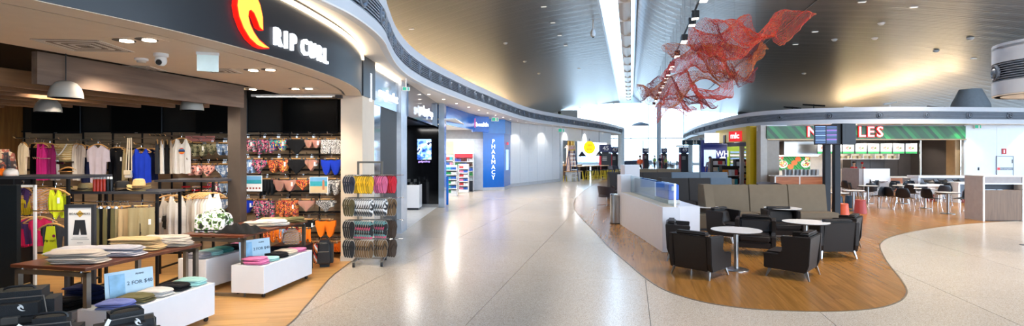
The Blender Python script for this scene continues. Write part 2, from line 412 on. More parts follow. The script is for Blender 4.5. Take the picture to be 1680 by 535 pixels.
# ------------------------------------------------------------------ ceiling of the concourse
RP = [(.35, 12.4), (1.3, 11.5), (3.0, 10.6), (5.5, 10.0), (9, 9.7), (9.001, 9.62), (14, 9.2), (20, 8.4), (26, 7.0), (32, 5.2), (36, 3.9)]
LP = [(-1.9, 11.4), (-5, 11.05), (-9, 10.3), (-13, 9.2), (-17, 7.6), (-21, 5.6), (-23, 4.4)]
ceil = struct(MB().bx(-2.0, -1.86, -12, 100, 11.3, 12.6).bx(.28, .4, -12, 100, 12.2, 12.8).build('ceiling', mat('skylight_frame', 'dfe6ee', .35, .2), rz=AROT))
def strip_mesh(prof, pitch, thick=.06):
    mb = MB(); n = len(prof)
    vs = [(s, y, z + t) for t in (0, thick) for y in (0, pitch - .012) for s, z in prof]
    fs = []
    for k in range(n - 1):
        fs += [(k, k + 1, n + k + 1, n + k), (2 * n + k, 3 * n + k, 3 * n + k + 1, 2 * n + k + 1), (k, 2 * n + k, 2 * n + k + 1, k + 1), (n + k, n + k + 1, 3 * n + k + 1, 3 * n + k)]
    fs += [(0, n, 3 * n, 2 * n), (n - 1, 3 * n - 1, 4 * n - 1, 2 * n - 1)]
    return mb.add(vs, fs)
def dense(prof, m=5):
    return [tuple(p[:2]) for p in spline([Vector((a, b, 0)) for a, b in prof], m)]
lstrip = strip_mesh(dense(LP), 1.2).mesh('ceiling_panel', CEILM, smooth=True)
rstrip1 = strip_mesh(dense(RP[:5]), 1.2).mesh('ceiling_panel', CEILM, smooth=True)
rstrip2 = strip_mesh(dense(RP[5:]), 1.2).mesh('ceiling_panel', CEILM, smooth=True)
rstrip3 = strip_mesh(dense(RP[5:8]), 1.2).mesh('ceiling_panel', CEILM, smooth=True)   # the near side is open to a glazed flank
for j in range(-9, 82):
    for m_ in (lstrip, rstrip1, rstrip2 if j * 1.2 > 22 else rstrip3): link('ceiling_panel', m_, ceil, (0, j * 1.2, 0))
shell = MB()                                       # weather skin just above the panels
for prof in (LP, RP):
    pr = dense(prof, 3); n = len(pr)
    shell.add([(s, y, z + .12) for y in (22, 99) for s, z in pr], [(k, k + 1, n + k + 1, n + k) for k in range(n - 1)])
    pr = [q for q in pr if q[0] < 20.1]; n = len(pr)
    shell.add([(s, y, z + .12) for y in (-11, 22) for s, z in pr], [(k, k + 1, n + k + 1, n + k) for k in range(n - 1)])
shell.build('roof_skin', mat('roof_skin', '55585c', .7), ceil)
gl = MB()
for j in range(0, 56): gl.bx(-1.86, .28, -11.9 + j * 2, -10.0 + j * 2, 12.55, 12.57)
gl.build('skylight_pane', glass('skylight_glass', 'f4fbff', .05, .1), ceil)
BAFF = mat('baffle_cream', 'e9d8c8', .4, .2, var=.03)
baff = MB().grid(lambda u, v: (-.78 + .8 * u, v * 4.6, 11.35 - .22 * math.sin(PI * u)), 8, 1)
baff.bx(-.78, .02, 4.6, 4.64, 11.1, 11.4)
bme = baff.mesh('skylight_baffle', BAFF, smooth=True)
for j in range(-2, 20): link('skylight_baffle', bme, ceil, (0, j * 4.7, 0))

# end wall of the hall: glass with mullions
we = struct(MB().bx(-24, 40, 98, 98.3, 0, .4).bx(-24, 40, 98, 98.3, 11, 12.5).bx(-24, 40, 98, 98.2, 4.6, 4.8).build('wall_far', mat('facade_frame', 'e6ecf0', .4), rz=AROT))
mul = MB().bx(-.06, .06, 98, 98.25, .4, 11).mesh('mullion', MATS['facade_frame'])
pane = MB().bx(.06, 2.94, 98.1, 98.12, .4, 11).mesh('pane', glass('facade_glass', 'f2faff', .02, .05))
for k in range(-8, 13): link('mullion', mul, we, (k * 3, 0, 0)); link('pane', pane, we, (k * 3, 0, 0))

# ------------------------------------------------------------------ curved bulkheads
def nozzle_mesh():
    mb = MB()
    mb.lathe([(.2, 0), (.2, .05), (.17, .07), (.13, .02), (.12, -.01)], 18)
    mb.lathe([(.115, .0), (.11, .06), (.085, .1), (.05, .105), (.045, .03), (0, .03)], 16)
    return mb.mesh('air_nozzle', mat('nozzle_grey', '747c88', .4, .2), smooth=True)
NOZ = nozzle_mesh(); NOZC = MB().lathe([(0, .108), (.055, .108), (.06, .1)], 14).mesh('nozzle_throat', BLACK)
DLR = MB().lathe([(.075, 0), (.075, -.008), (.05, -.008), (.05, .002)], 14).mesh('downlight', WHITE, smooth=True)
DLG = MB().lathe([(.05, -.004), (0, -.004)], 12).mesh('downlight_lens', GLOWW)
def downlight(parent, loc, s=1.0):
    o = link('downlight', DLR, parent, loc); o.scale = (s, s, s)
    g = link('downlight_lens', DLG, o); return o
def bulkhead(name, curve, z0, zs, noz_step, noz_first, soff, flip=1, nslat=7):
    """z0 soffit; zs = louvre bottom, louvre top, top"""
    a, b, c = zs
    body = struct(sweep(curve, [(-.12, z0), (-.03, z0), (0, z0 + .03), (0, a), (-.07, a), (-.07, b), (0, b), (0, c), (-.12, c)]).build(name, GREYB, smooth=False))
    body.data.polygons.foreach_set('use_smooth', [True] * len(body.data.polygons)); body.data.set_sharp_from_angle(angle=math.radians(30))
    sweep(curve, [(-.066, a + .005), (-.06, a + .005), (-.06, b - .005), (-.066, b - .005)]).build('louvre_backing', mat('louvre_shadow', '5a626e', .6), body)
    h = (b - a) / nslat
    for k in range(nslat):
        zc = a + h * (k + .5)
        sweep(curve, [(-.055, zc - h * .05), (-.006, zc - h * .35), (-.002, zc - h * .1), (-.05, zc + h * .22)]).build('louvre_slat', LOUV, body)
    pts = resample(curve, noz_step); fr = frames(pts)
    for p, t, n in fr[noz_first:]:
        M = TR(p.x - n.x * .03, p.y - n.y * .03, (a + b) / 2) @ Vector((n.x, n.y, 0)).to_track_quat('Z', 'Y').to_matrix().to_4x4()
        sc = (b - a) / .46
        o = link('air_nozzle', NOZ, body); o.matrix_local = M @ Matrix.Scale(sc, 4)
        q = link('nozzle_throat', NOZC, o)
    return body
lip = spline([Vector((a, b, 0)) for a, b in [(-4.3, 1.5), (-2.95, 4.6), (-2.34, 6.85), (-2.2, 7.6), (-2.16, 8.5), (-2.2, 9.3), (-2.3, 10), (-2.5, 11.7), (-2.55, 13.6), (-2.37, 15.8), (-1.92, 18.6),
             (-1.27, 22), (1.0, 32.0), (4.25, 39.4), (8.4, 48), (11.6, 56.2), (11.9, 57.6), (11.2, 58.8), (9.8, 59.2), (5, 58)]], 7)
bl = bulkhead('wall_bulkhead_left', lip, 4.0, (4.2, 4.57, 4.8), 1.12, 4, None)
back_line = [(-3.6, 56), (-3.6, 45), (-5, 40), (-6, 30), (-6, 22), (-6, 1.5)]
sof = struct(MB().prism([tuple(p[:2]) for p in lip] + back_line, 4.004, 4.03).build('ceiling_soffit_left', mat('soffit_white', 'efe9e4', .55, var=.02)))
roofl = struct(MB().prism([(p.x - .3 * n.x, p.y - .3 * n.y) for p, t, n in frames(lip)] + [(-9, 58), (-14, 40), (-14, 1.5)], 4.5, 4.54).build('ceiling_roof_left', DARKG))
dl_pts = []
for p, t, n in frames(resample(lip, 1.62))[2:-5]:
    q = p - n * .55; dl_pts.append((q.x, q.y)); downlight(sof, (q.x, q.y, 4.0), 1.0)

rlip = spline([Vector((a, b, 0)) for a, b in [(40, 30.5), (34, 29), (26.8, 28), (22, 27.5), (19, 27.5), (15.8, 28.4), (14.3, 30), (13.9, 32.5), (14.6, 38), (16.4, 48), (19.4, 60), (21, 66)]], 7)[::-1]
br = bulkhead('wall_bulkhead_right', rlip, 3.6, (3.84, 4.24, 4.46), 2.35, 1, None)
rback = [(40, 38), (40, 64)]
sofr = struct(MB().prism([tuple(p[:2]) for p in rlip] + rback, 3.6, 3.63).build('ceiling_soffit_right', MATS['soffit_white']))
roofr = struct(MB().prism([(p.x - .3 * n.x, p.y - .3 * n.y) for p, t, n in frames(rlip)] + rback, 4.2, 4.24).build('ceiling_roof_right', DARKG))
for p, t, n in frames(resample(rlip, 2.3))[1:]:
    q = p - n * .5; downlight(sofr, (q.x, q.y, 3.6), 1.1)

# round-nosed canopy end that comes in from the side
cc, cr_ = Vector((10.3, 10.1)), .95
dr = Vector((.86, -.5)).normalized(); nr = Vector((-dr.y, dr.x))
cpts = [cc + dr * 8 + nr * cr_] + [cc + dr * k + nr * cr_ for k in (4, 1.5)] + [cc + nr * (cr_ * math.cos(a)) - dr * (cr_ * math.sin(a)) for a in [PI * k / 14 for k in range(15)]] + [cc + dr * k - nr * cr_ for k in (1.5, 4, 8)]
cpts = [Vector((p.x, p.y, 0)) for p in cpts][::-1]
if (frames(cpts)[12][2]).dot(-dr) < 0: cpts = cpts[::-1]
bc = bulkhead('wall_canopy_end', cpts, 3.2, (3.48, 3.84, 4.2), 2.4, 4, None, nslat=8)
sofc = struct(MB().prism([tuple(p[:2]) for p in cpts], 3.2, 3.22).build('ceiling_canopy_soffit', mat('soffit_warm', 'f0dfcc', .55, var=.02)))
struct(MB().prism([tuple(p[:2]) for p in cpts], 4.1, 4.15).build('ceiling_canopy_roof', GREYB))
downlight(sofc, (cc.x + .1, cc.y - .35, 3.2), .8); downlight(sofc, (cc.x - .25, cc.y + .2, 3.2), .8)
MB().lathe([(.17, -.01), (.17, .0)], 24).build('round_light_panel', GLOWW, sofc, loc=(cc.x + .55, cc.y + .12, 3.2))

# ------------------------------------------------------------------ surf-wear shop shell
BZ = 3.21
FASC = mat('black_fascia', '2b2d31', .35, .2, var=.06, scale=3)
lease = spline([Vector((a, b, 0)) for a, b in [(-4.2, 2.2), (-3.45, 3.89), (-3.06, 4.85), (-2.79, 6.0), (-2.66, 6.93), (-2.6, 8.2), (-2.7, 9.4), (-2.92, 10.4)]], 7)
fas = struct(sweep(lease, [(.012, BZ), (.012, 4.0), (-.12, 4.0), (-.12, BZ + .002)]).build('wall_shop_fascia', FASC))
fas.data.shade_smooth(); fas.data.set_sharp_from_angle(angle=math.radians(30))
inner = [(-4.35, 11.1), (-4.4, 8.8), (-5.15, 5.4), (-9.5, 5.5), (-9.5, 2.2)]
off = [(p.x - .34 * n.x, p.y - .34 * n.y) for p, t, n in frames(lease)]
off2 = [(p.x - .29 * n.x, p.y - .29 * n.y) for p, t, n in frames(lease)]
ssof = struct(MB().prism(off + [(-3.0, 11.1)] + inner, BZ, BZ + .04).build('ceiling_shop_soffit', BEIGE))
MB().prism([tuple(p[:2]) for p in lease] + off2[::-1], BZ - .006, BZ - .001).build('soffit_border', BEIGE, ssof)
MB().prism(off2 + off[::-1], BZ + .02, BZ + .04).build('shadow_gap', BLACK, ssof)
struct(MB().bx(-13, -4.3, 5.3, 11.2, 3.75, 3.8).build('ceiling_shop_dark', mat('dark_void', '15120f', .9)))
sweep(lease, [(.015, 3.9), (.05, 3.9), (.05, 3.95), (.015, 3.95)]).build('cove_strip', mat('cove_led', 'ffe6c0', .4, emit=7, var=0), fas)
pier = struct(MB().bx(-3.32, -2.9, 10.4, 11.3, 0, BZ).build('wall_shop_pier', BEIGE))
MB().bx(-3.325, -2.89, 10.385, 10.4, 0, .1).build('skirting', mat('skirting_beige', 'd5cbbf', .5), pier)
struct(MB().bx(-3.0, -2.88, 10.4, 11.3, BZ, 4.0).build('wall_pier_head', FASC))
DWALL = mat('dark_shop_wall', '221f1d', .65)
wb = struct(MB().bx(-13, -3.0, 11.14, 11.3, 0, 3.8).build('wall_shop_back', DWALL))
BOARD = wood('slatwall_board', '7d6a54', 'a08a70', .6, stretch=(1.2, 10, 14), rnd=.12, scale=1.2)
bz = [.05, .47, .90, 1.33, 1.77, 2.2, 2.56]
bm_ = {}
for i in range(6):
    h = bz[i + 1] - bz[i] - .03
    for k in range(12):
        x0 = -3.36 - (k + 1) * .61
        key = round(h, 3)
        if key not in bm_: bm_[key] = MB().bx(0, .6, 11.1, 11.14, 0, h).mesh('board', BOARD)
        link('board', bm_[key], wb, (x0, 0, bz[i]))
        if i == 0: MB().bx(x0 - .02, x0, 11.07, 11.12, .03, 2.56).build('upright', BLACKM, wb)
for z in bz[1:]: MB().bx(-10.7, -3.36, 11.06, 11.12, z - .035, z - .005).build('rail_channel', BLACKM, wb)
struct(MB().bx(-13, -12.9, 2, 11.2, 0, 3.8).build('wall_shop_side', DWALL))
SIDE = wood('shop_side_timber', '7a4f24', '9a6a34', .5, stretch=(12, 12, 1))
struct(MB().bx(-10.3, -10.12, 10.6, 11.1, 0, 3.3).build('wall_timber_post', SIDE))
# ------------------------------------------------------------------ the row of shops beyond
GFAS = mat('blue_grey_metal', '8d99a8', .22, .8, var=.06, scale=2)
MIRR = mat('mirror_panel', 'aeb9c6', .08, 1, var=.03)
PANEL = mat('black_gloss', '0c0d10', .1, var=.1)
w1 = struct(MB().bx(-3.15, -2.95, 10.62, 14.6, 3.15, 4.0).build('wall_eyewear_fascia', GFAS))
MB().bx(-3.1, -2.93, 10.62, 10.95, 0, 3.15).build('steel_post', CHROME, w1)
MB().bx(-3.1, -2.97, 10.95, 12.1, .0, 3.15).build('mirror', MIRR, w1)
MB().bx(-3.12, -3.0, 12.1, 13.95, 0, 3.15).build('dark_door_panel', mat('espresso_panel', '201b1a', .5), w1)
MB().bx(-3.15, -2.88, 13.95, 14.7, 0, 4.0).build('light_pier', mat('pale_pier', 'c9ced6', .25, .4), w1)
MB().bx(-2.94, -2.9, 10.7, 14.5, 3.93, 3.96).build('cove_strip', MATS['cove_led'], w1)
w2 = struct(MB().bx(-3.05, -2.84, 14.7, 20.6, 3.1, 4.0).build('wall_gadget_fascia', mat('mirror_fascia', '6f7a8a', .1, .9)))
MB().bx(-4.6, -2.82, 20.8, 21, 0, 3.2).build('black_glass_panel', PANEL, w2)
MB().bx(-4.6, -2.82, 20.77, 20.8, 0, .12).build('steel_kick', STEEL, w2)
MB().bx(-2.82, -2.6, 20.6, 21.2, 0, 4.0).build('glazed_pier', mat('silver_pier', 'c4d4e6', .12, .7), w2)
MB().bx(-6, -4.5, 14.8, 21, 0, 3.2).build('dark_inner_wall', BLACK, w2)
MB().bx(-4.6, -2.95, 14.75, 21, 3.16, 3.2).build('dark_inner_ceiling', BLACK, w2)
MB().bx(-4.6, -2.9, 14.75, 20.8, .0, .006).build('white_floor_finish', mat('pale_tile', 'dcd8d2', .25), w2)
BLUE = mat('pharmacy_blue', '1468c8', .2, var=.05)
w3 = struct(MB().add([(-2.75, 21.2, 3.25), (-1.3, 30.2, 3.25), (-1.3, 30.2, 4.0), (-2.75, 21.2, 4.0), (-2.95, 21.2, 3.25), (-1.5, 30.3, 3.25), (-1.5, 30.3, 4), (-2.95, 21.2, 4)],
     [(0, 1, 2, 3), (7, 6, 5, 4), (0, 4, 5, 1), (3, 2, 6, 7), (0, 3, 7, 4), (1, 5, 6, 2)]).build('wall_pharmacy_fascia', BLUE))
MB().bx(-6, -1.5, 30.4, 30.6, 0, 4).build('back_wall', mat('pharmacy_wall', 'e9edf0', .5), w3)
MB().bx(-6, -1.5, 30.34, 30.4, 2.9, 3.6).build('wood_grain_band', mat('grey_band', 'a8acb0', .5), w3)
MB().bx(-6, -5.9, 21, 30.4, 0, 4).build('inner_wall', MATS['pharmacy_wall'], w3)
MB().bx(-6, -2.2, 21, 30.4, 3.4, 3.45).build('inner_ceiling', WHITE, w3)
MB().bx(-5, -3.3, 30.25, 30.33, 2.05, 2.75).build('yellow_header', mat('lit_yellow', 'e9e39a', .5, emit=.8), w3)
MB().bx(-3.28, -2.15, 30.25, 30.33, 2.05, 2.75).build('white_header', mat('lit_white', 'e4f0f4', .5, emit=1.0), w3)
pa, pb, pc_ = Vector((-1.62, 30.0)), Vector((-.45, 30.6)), Vector((-.1, 33.0))
w4 = struct(MB().prism([pa, pb, pc_, (-1.7, 33)], 0, 3.2).build('wall_pharmacy_pillar', BLUE))
MB().prism([pa + Vector((-.02, -.05)), pb + Vector((.06, -.05)), pc_ + Vector((.06, 0)), (-1.7, 33)], 3.2, 4.0).build('pillar_head', mat('pharmacy_blue_head', '2a7fd6', .2), w4)
MB().prism([pa + Vector((-.02, -.03)), pb + Vector((.03, -.03)), pc_ + Vector((.03, 0)), (-1.7, 33)], 0, .16).build('skirting', mat('grey_skirting', 'b9bec6', .4), w4)
wa, wb_ = Vector((-.1, 33.1)), Vector((3.5, 39.6)); wd = (wb_ - wa); wn_ = Vector((wd.y, -wd.x)).normalized()
WW = mat('hoarding_white', 'dfe3ea', .45, var=.02)
hoard = struct(MB().prism([wa, wb_, wb_ - wn_ * .2, wa - wn_ * .2], 0, 4.0).build('wall_hoarding', WW))
for k in range(6):
    a, b = wa + wd * (k / 6 + .002), wa + wd * ((k + 1) / 6 - .002)
    MB().prism([a + wn_ * .012, b + wn_ * .012, b, a], .2, 4.0).build('hoarding_panel', WW, hoard)
MB().prism([wa + wn_ * .03, wb_ + wn_ * .03, wb_, wa], 0, .2).build('skirting', mat('grey_skirting', 'b9bec6', .4), hoard)
# cafe head and side walls
ca, cb = Vector((3.6, 39.8)), Vector((9.6, 52))
cd = (cb - ca).normalized(); cn = Vector((cd.y, -cd.x))
hd = struct(MB().prism([ca, cb, cb - cn * .3, ca - cn * .3], 3.05, 4.0).build('wall_cafe_head', WW))
MB().prism([ca, ca + cd * .5, ca + cd * .5 - cn * .3, ca - cn * .3], 0, 3.05).build('side_jamb', mat('pale_jamb', 'cfd8e2', .4), hd)
MB().prism([cb - cd * .5, cb, cb - cn * .3, cb - cd * .5 - cn * .3], 0, 3.05).build('side_jamb', MATS['pale_jamb'], hd)
struct(MB().prism([ca - cn * 4.5 + cd * 1, cb - cn * 7, cb - cn * 7.2, ca - cn * 4.7 + cd * 1], 0, 4).build('wall_cafe_back', mat('cafe_back', 'cdd6de', .5)))
struct(MB().prism([ca - cn * .4, ca - cn * 4.6 + cd, ca - cn * 4.6 + cd * .8, ca - cn * .4 - cd * .2], 0, 4).build('wall_cafe_side', mat('cafe_side', '6a6460', .6)))

# ------------------------------------------------------------------ shell of the shops opposite
NS = 29.0
wr = struct(MB().bx(24.45, 40, NS, NS + .2, 0, 3.6).build('wall_service_right', mat('service_white', 'e6eef4', .3, var=.02)))
for k in range(6):
    for z0, z1 in ((.1, 1.45), (1.46, 2.95), (2.96, 3.6)):
        MB().bx(24.5 + k * 1.7, 26.19 + k * 1.7, NS - .02, NS, z0, z1 - .01).build('wall_panel', MATS['service_white'], wr)
wn2 = struct(MB().bx(13.75, 24.45, NS + .1, NS + .3, 3.55, 3.62).build('wall_noodle_head', WHITE))
MB().bx(16.0, 24.6, 33.4, 33.6, 0, 3.6).build('back_wall', mat('kitchen_wall', 'cfc4b8', .4), wn2)
STONE = mat('grey_stone', 'b9b2aa', .4)
MB().bx(13.4, 13.75, NS - .1, NS + .4, 0, 3.6).build('stone_pier', STONE, wn2)
MB().prism([(13.78, NS + .1), (14.5, NS + .1), (16.6, 33.4), (16.0, 33.4)], 0, 2.85).build('side_panel', mat('taupe_laminate', '9a8d80', .35), wn2)
MB().bx(13.75, 24.5, NS - .12, NS + .3, 2.8, 2.86).build('bronze_trim', mat('bronze', '8a7458', .35, .7), wn2)
MB().bx(14.75, 24.5, NS + .3, 33.4, 2.9, 2.95).build('kitchen_ceiling', WHITE, wn2)
DK = mat('dark_timber_wall', '4c4542', .4, var=.1, scale=2)
MB().bx(20.6, 24.5, 32.6, 33.4, 0, 2.9).build('dark_back_wall', DK, wn2)
MB().bx(24.2, 24.5, NS + .9, 32.6, 0, 2.9).build('dark_side_wall', DK, wn2)
MB().bx(24.2, 24.5, NS + .3, NS + .9, 0, 2.9).build('oak_edge', mat('light_oak', 'a88860', .45), wn2)
for k in range(4): MB().bx(20.9 + k * .85, 21.73 + k * .85, 32.57, 32.6, 0, 2.0).build('door_leaf', DK, wn2)
YEL = mat('yellow_gloss', 'd9b814', .3, var=.04)
wy = struct(MB().bx(13.2, 13.72, 29.75, 30.25, 0, 3.6).build('wall_yellow_pillar', YEL))
wy2 = struct(MB().add([(13.3, 30, 2.75), (13.9, 36.6, 2.75), (13.9, 36.6, 3.6), (13.3, 30, 3.6), (13.6, 30, 2.75), (14.2, 36.6, 2.75), (14.2, 36.6, 3.6), (13.6, 30, 3.6)],
     [(3, 2, 1, 0), (4, 5, 6, 7), (1, 5, 4, 0), (7, 6, 2, 3), (4, 7, 3, 0), (2, 6, 5, 1)]).build('wall_yellow_fascia', YEL))
NAVY = mat('navy_panel', '1c2f86', .35, var=.04)
wnv = struct(MB().bx(13.2, 15.0, 37.4, 37.6, 0, 3.0).build('wall_navy', NAVY))
MB().bx(15.0, 21, 37.4, 37.6, 0, 3.0).build('book_shop_back', mat('lime_wall', 'a7c828', .5), wnv)
MB().bx(14.5, 20.9, 30.5, 37.4, 3.0, 3.05).build('shop_ceiling', WHITE, wnv)
struct(MB().bx(20.9, 21, 33.6, 37.6, 0, 3.6).build('wall_news_side', WHITE))
# dark gap wall above the roofs, far behind
struct(MB().prism([AX(17, 93)[:2], AX(36, 93)[:2], AX(36, 93.3)[:2], AX(17, 93.3)[:2]], 0, 8.8).build('wall_hall_end_right', mat('dusk_wall', '2e3236', .7)))
struct(MB().prism([AX(-26, 93)[:2], AX(-9, 93)[:2], AX(-9, 93.3)[:2], AX(-26, 93.3)[:2]], 0, 9.5).build('wall_hall_end_left', mat('pale_end_wall', 'c8d2da', .6)))

# unseen wall added behind the viewer to cut sky light on the shops; the other half is glazed and open to the sky
wbh = struct(MB().prism([AX(-23, -11)[:2], AX(7, -11)[:2], AX(7, -11.3)[:2], AX(-23, -11.3)[:2]], 0, 11.5).build('wall_sky_block', mat('hall_end_paint', 'c9c4bc', .6)))
struct(MB().prism([AX(-23, -11)[:2], AX(-22.7, -11)[:2], AX(-22.7, 99)[:2], AX(-23, 99)[:2]], 0, 5).build('wall_outer_left', MATS['hall_end_paint']))
# ================================================================== surf-wear shop
LETW = mat('letter_glow_white', 'f4f8ff', .4, emit=1.5, var=0)
LRED = mat('logo_red', 'ff1408', .4, emit=1.4, var=0)
LYEL = mat('logo_flame', 'ffb43c', .4, emit=1.7, var=.06, scale=5)
def along(curve, s):
    c = [Vector(p[:2]) for p in curve]; acc = 0
    for a, b in zip(c, c[1:]):
        l = (b - a).length
        if acc + l >= s: t = (b - a) / l; return a + t * (s - acc), t, Vector((t.y, -t.x))
        acc += l
    return c[-1], t, Vector((t.y, -t.x))
def arc_at(curve, y):
    c = [Vector(p[:2]) for p in curve]; acc = 0
    for a, b in zip(c, c[1:]):
        if a.y <= y <= b.y: return acc + (b - a).length * (y - a.y) / (b.y - a.y)
        acc += (b - a).length
def face(p, n, z, out=0.0): return TR(p.x + n.x * out, p.y + n.y * out, z, math.atan2(n.x, -n.y))
sg = thing('shop_sign', 'glowing white RIP CURL letters on the black curved shop fascia', 'sign', (-2.7, 6.6, 3.3))
s0 = arc_at(lease, 6.12); wid = dict(R=.215, I=.115, P=.205, C=.215, U=.22, L=.18); pos = s0
for ch in 'RIP CURL':
    if ch == ' ': pos += .07; continue
    p, t, n = along(lease, pos + wid[ch] / 2)
    M = Matrix.Translation((2.7, -6.6, -3.3)) @ face(p, n, 3.435, .03)
    text(ch, .285, LETW, 'letter', sg, M, ext=.02, bold=.005, sx=.86)
    pos += wid[ch]
LOGO = [(120, -30), (180, -30), (225, 20), (260, 80), (282, 160), (285, 250), (262, 235), (240, 190), (215, 148), (185, 132), (165, 150), (160, 190), (175, 240), (205, 290), (250, 335), (300, 358), (340, 368),
        (290, 376), (240, 370), (180, 337), (130, 280), (95, 210), (80, 140), (85, 95), (110, 66), (150, 56), (185, 66), (205, 86), (180, 45), (150, 10)]
def logo_poly(sx, sz, grow=0.0):
    p = [Vector((x * sx, (370 - y) * sz)) for x, y in LOGO]; out = []
    for i in range(len(p)):
        t = (p[(i + 1) % len(p)] - p[i - 1]).normalized(); out.append(p[i] + Vector((-t.y, t.x)) * grow)
    return out
def plate(poly, y0, y1, M=None): # outline in XZ, thickness along Y
    mb = MB(); n = len(poly)
    mb.add([(p[0], y0, p[1]) for p in poly] + [(p[0], y1, p[1]) for p in poly], [tuple(range(n)), tuple(range(2 * n - 1, n - 1, -1))] + [(k, n + k, n + (k + 1) % n, (k + 1) % n) for k in range(n)], M)
    return mb
lg = thing('flame_emblem', 'glowing red and yellow curling flame emblem on the black shop fascia', 'emblem', (-2.85, 5.6, 3.25))
p, t, n = along(lease, arc_at(lease, 5.38)); lg.location = (p.x + n.x * .01, p.y + n.y * .01, 3.27); lg.rotation_euler = (0, 0, math.atan2(n.x, -n.y))
plate(logo_poly(.00185, .00150, .016), -.06, 0).build('red_rim', LRED, lg)
plate(logo_poly(.00185, .00150, 0), -.068, -.06).build('flame_face', LYEL, lg)

# soffit fittings
def twin(px, py, lab):
    c = G(px, py, BZ); t = thing('twin_downlight', lab, 'downlight', (c.x, c.y, BZ), -.15)
    MB().bx(-.26, .26, -.13, .13, -.004, .01).build('frame', MATS['beige_plaster'], t)
    for k in (-1, 1):
        MB().lathe([(.1, -.006), (.1, .0), (.06, .0)], 14, TR(k * .125, 0, 0)).build('black_ring', BLACK, t)
        MB().lathe([(.06, -.012), (0, -.012)], 12, TR(k * .125 + .01, .02, 0)).build('lamp_lens', GLOWW, t)
    lamp('downlight_beam', 'SPOT', (c.x, c.y, BZ - .03), 60, (1, .88, .72), .06, aim=(c.x - .2, c.y + .4, 0), spot=2.0)
twin(222, 65, 'twin round downlight in the beige soffit nearest the security camera')
twin(427, 114, 'twin round downlight in the beige soffit below the shop letters')
twin(494, 145, 'twin round downlight in the beige soffit nearest the shop pier')
twin(402, 146, 'twin round downlight in the beige soffit by the end of the timber beam')
def vent(px, py, lab, s=.3):
    c = G(px, py, BZ); t = thing('ceiling_vent', lab, 'vent', (c.x, c.y, BZ), .12)
    f = MB()
    for a in (-1, 1): f.bx(-s, s, a * s - .012, a * s + .012, -.008, .0).bx(a * s - .012, a * s + .012, -s, s, -.008, .0)
    f.build('frame', MATS['skirting_beige'], t)
    for k in range(7):
        q = s * (1 - k / 7.2); m_ = MB()
        for a in (-1, 1): m_.bx(-q, q, a * q - .012, a * q + .01, -.006 - .001 * k, 0).bx(a * q - .012, a * q + .01, -q, q, -.006 - .001 * k, 0)
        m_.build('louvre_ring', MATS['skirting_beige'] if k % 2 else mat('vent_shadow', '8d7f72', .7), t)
vent(140, 75, 'square louvred vent in the beige soffit near the timber beam end')
vent(232, 112, 'square flush vent in the beige soffit behind the smoke detector', .2)
vent(362, 116, 'square louvred vent in the beige soffit beside the exit panel', .2)
c = G(264, 88, BZ); t = thing('security_camera', 'white turret security camera on the beige shop soffit', 'camera', c)
MB().lathe([(.075, 0), (.075, -.03), (.06, -.04)], 16).build('mount', WHITE, t, smooth=True)
MB().lathe([(.0, -.14), (.03, -.135), (.055, -.11), (.062, -.08), (.055, -.045), (.03, -.03)], 14).build('ball', WHITE, t, smooth=True)
MB().cyl((.0, -.03, -.09), (.02, -.068, -.11), .03, .03).build('lens', BLACK, t)
c = G(232, 96, BZ); t = thing('smoke_detector', 'small white round smoke detector on the beige soffit', 'smoke detector', c)
MB().lathe([(.07, 0), (.07, -.02), (.055, -.03)], 16).build('base', WHITE, t, smooth=True)
MB().lathe([(.05, -.03), (.045, -.05), (0, -.055)], 14).build('sensor_cap', mat('detector_grey', 'cfc6bb', .5), t, smooth=True)
c = G(341, 86, BZ); t = thing('exit_light', 'blank white edge-lit hanging exit panel under the beige soffit', 'exit sign', c, .35)
MB().bx(-.11, .11, -.02, .02, -.03, .0).build('housing', WHITE, t)
MB().bx(-.105, .105, -.006, .006, -.21, -.03).build('lit_panel', mat('edge_lit_panel', 'cfe0e0', .3, emit=.22), t)
c = G(465, 157, BZ); t = thing('track_light', 'slim lit track along the shop soffit near the back wall', 'track light', (-4.0, 10.1, BZ))
MB().bx(-.9, .75, -.03, .03, -.05, -.01).build('track', WHITE, t); MB().bx(-.8, .6, -.02, .02, -.056, -.05).build('tube', GLOWW, t)
MB().bx(.68, .8, -.04, .04, -.08, -.02).build('end_box', DARKG, t)
# timber beams
BEAM = wood('weathered_beam', '5a483d', '7c6656', .7, stretch=(.6, 8, 6), rnd=.05, scale=1.6)
RAFT = wood('brown_rafter', '6a4a30', '8a6442', .6, stretch=(.6, 8, 8), rnd=.1)
bd = (Vector((-4.42, 8.78)) - Vector((-5.12, 5.75))); ba = math.atan2(bd.y, bd.x)
o = tag(MB().bx(0, bd.length, -.04, .04, 0, .35).build('timber_beam', BEAM, loc=(-5.12, 5.75, 2.84), rz=ba), 'deep weathered timber beam with knots under the beige soffit', 'beam')
for k in range(9):
    st = Vector((-4.42, 8.78)) + Vector((-.56 * (k + 1), 0)) - bd.normalized() * 6.2
    tag(MB().bx(0, 6.2, -.035, .035, 0, .2).build('ceiling_rafter', RAFT, loc=(st.x, st.y, 2.84), rz=ba), 'brown timber rafter, %s behind the deep weathered beam' % ['first', 'second', 'third', 'fourth', 'fifth', 'sixth', 'seventh', 'eighth', 'ninth'][k], 'beam', 'rafters behind the deep timber beam')
o = tag(MB().bx(-.115, .115, -.115, .115, 0, 3.72).build('steel_column', mat('bronze_column', '554a42', .5, .2), loc=(-5.07, 9.9, .004)), 'dark bronze square column standing behind the bag table', 'column')
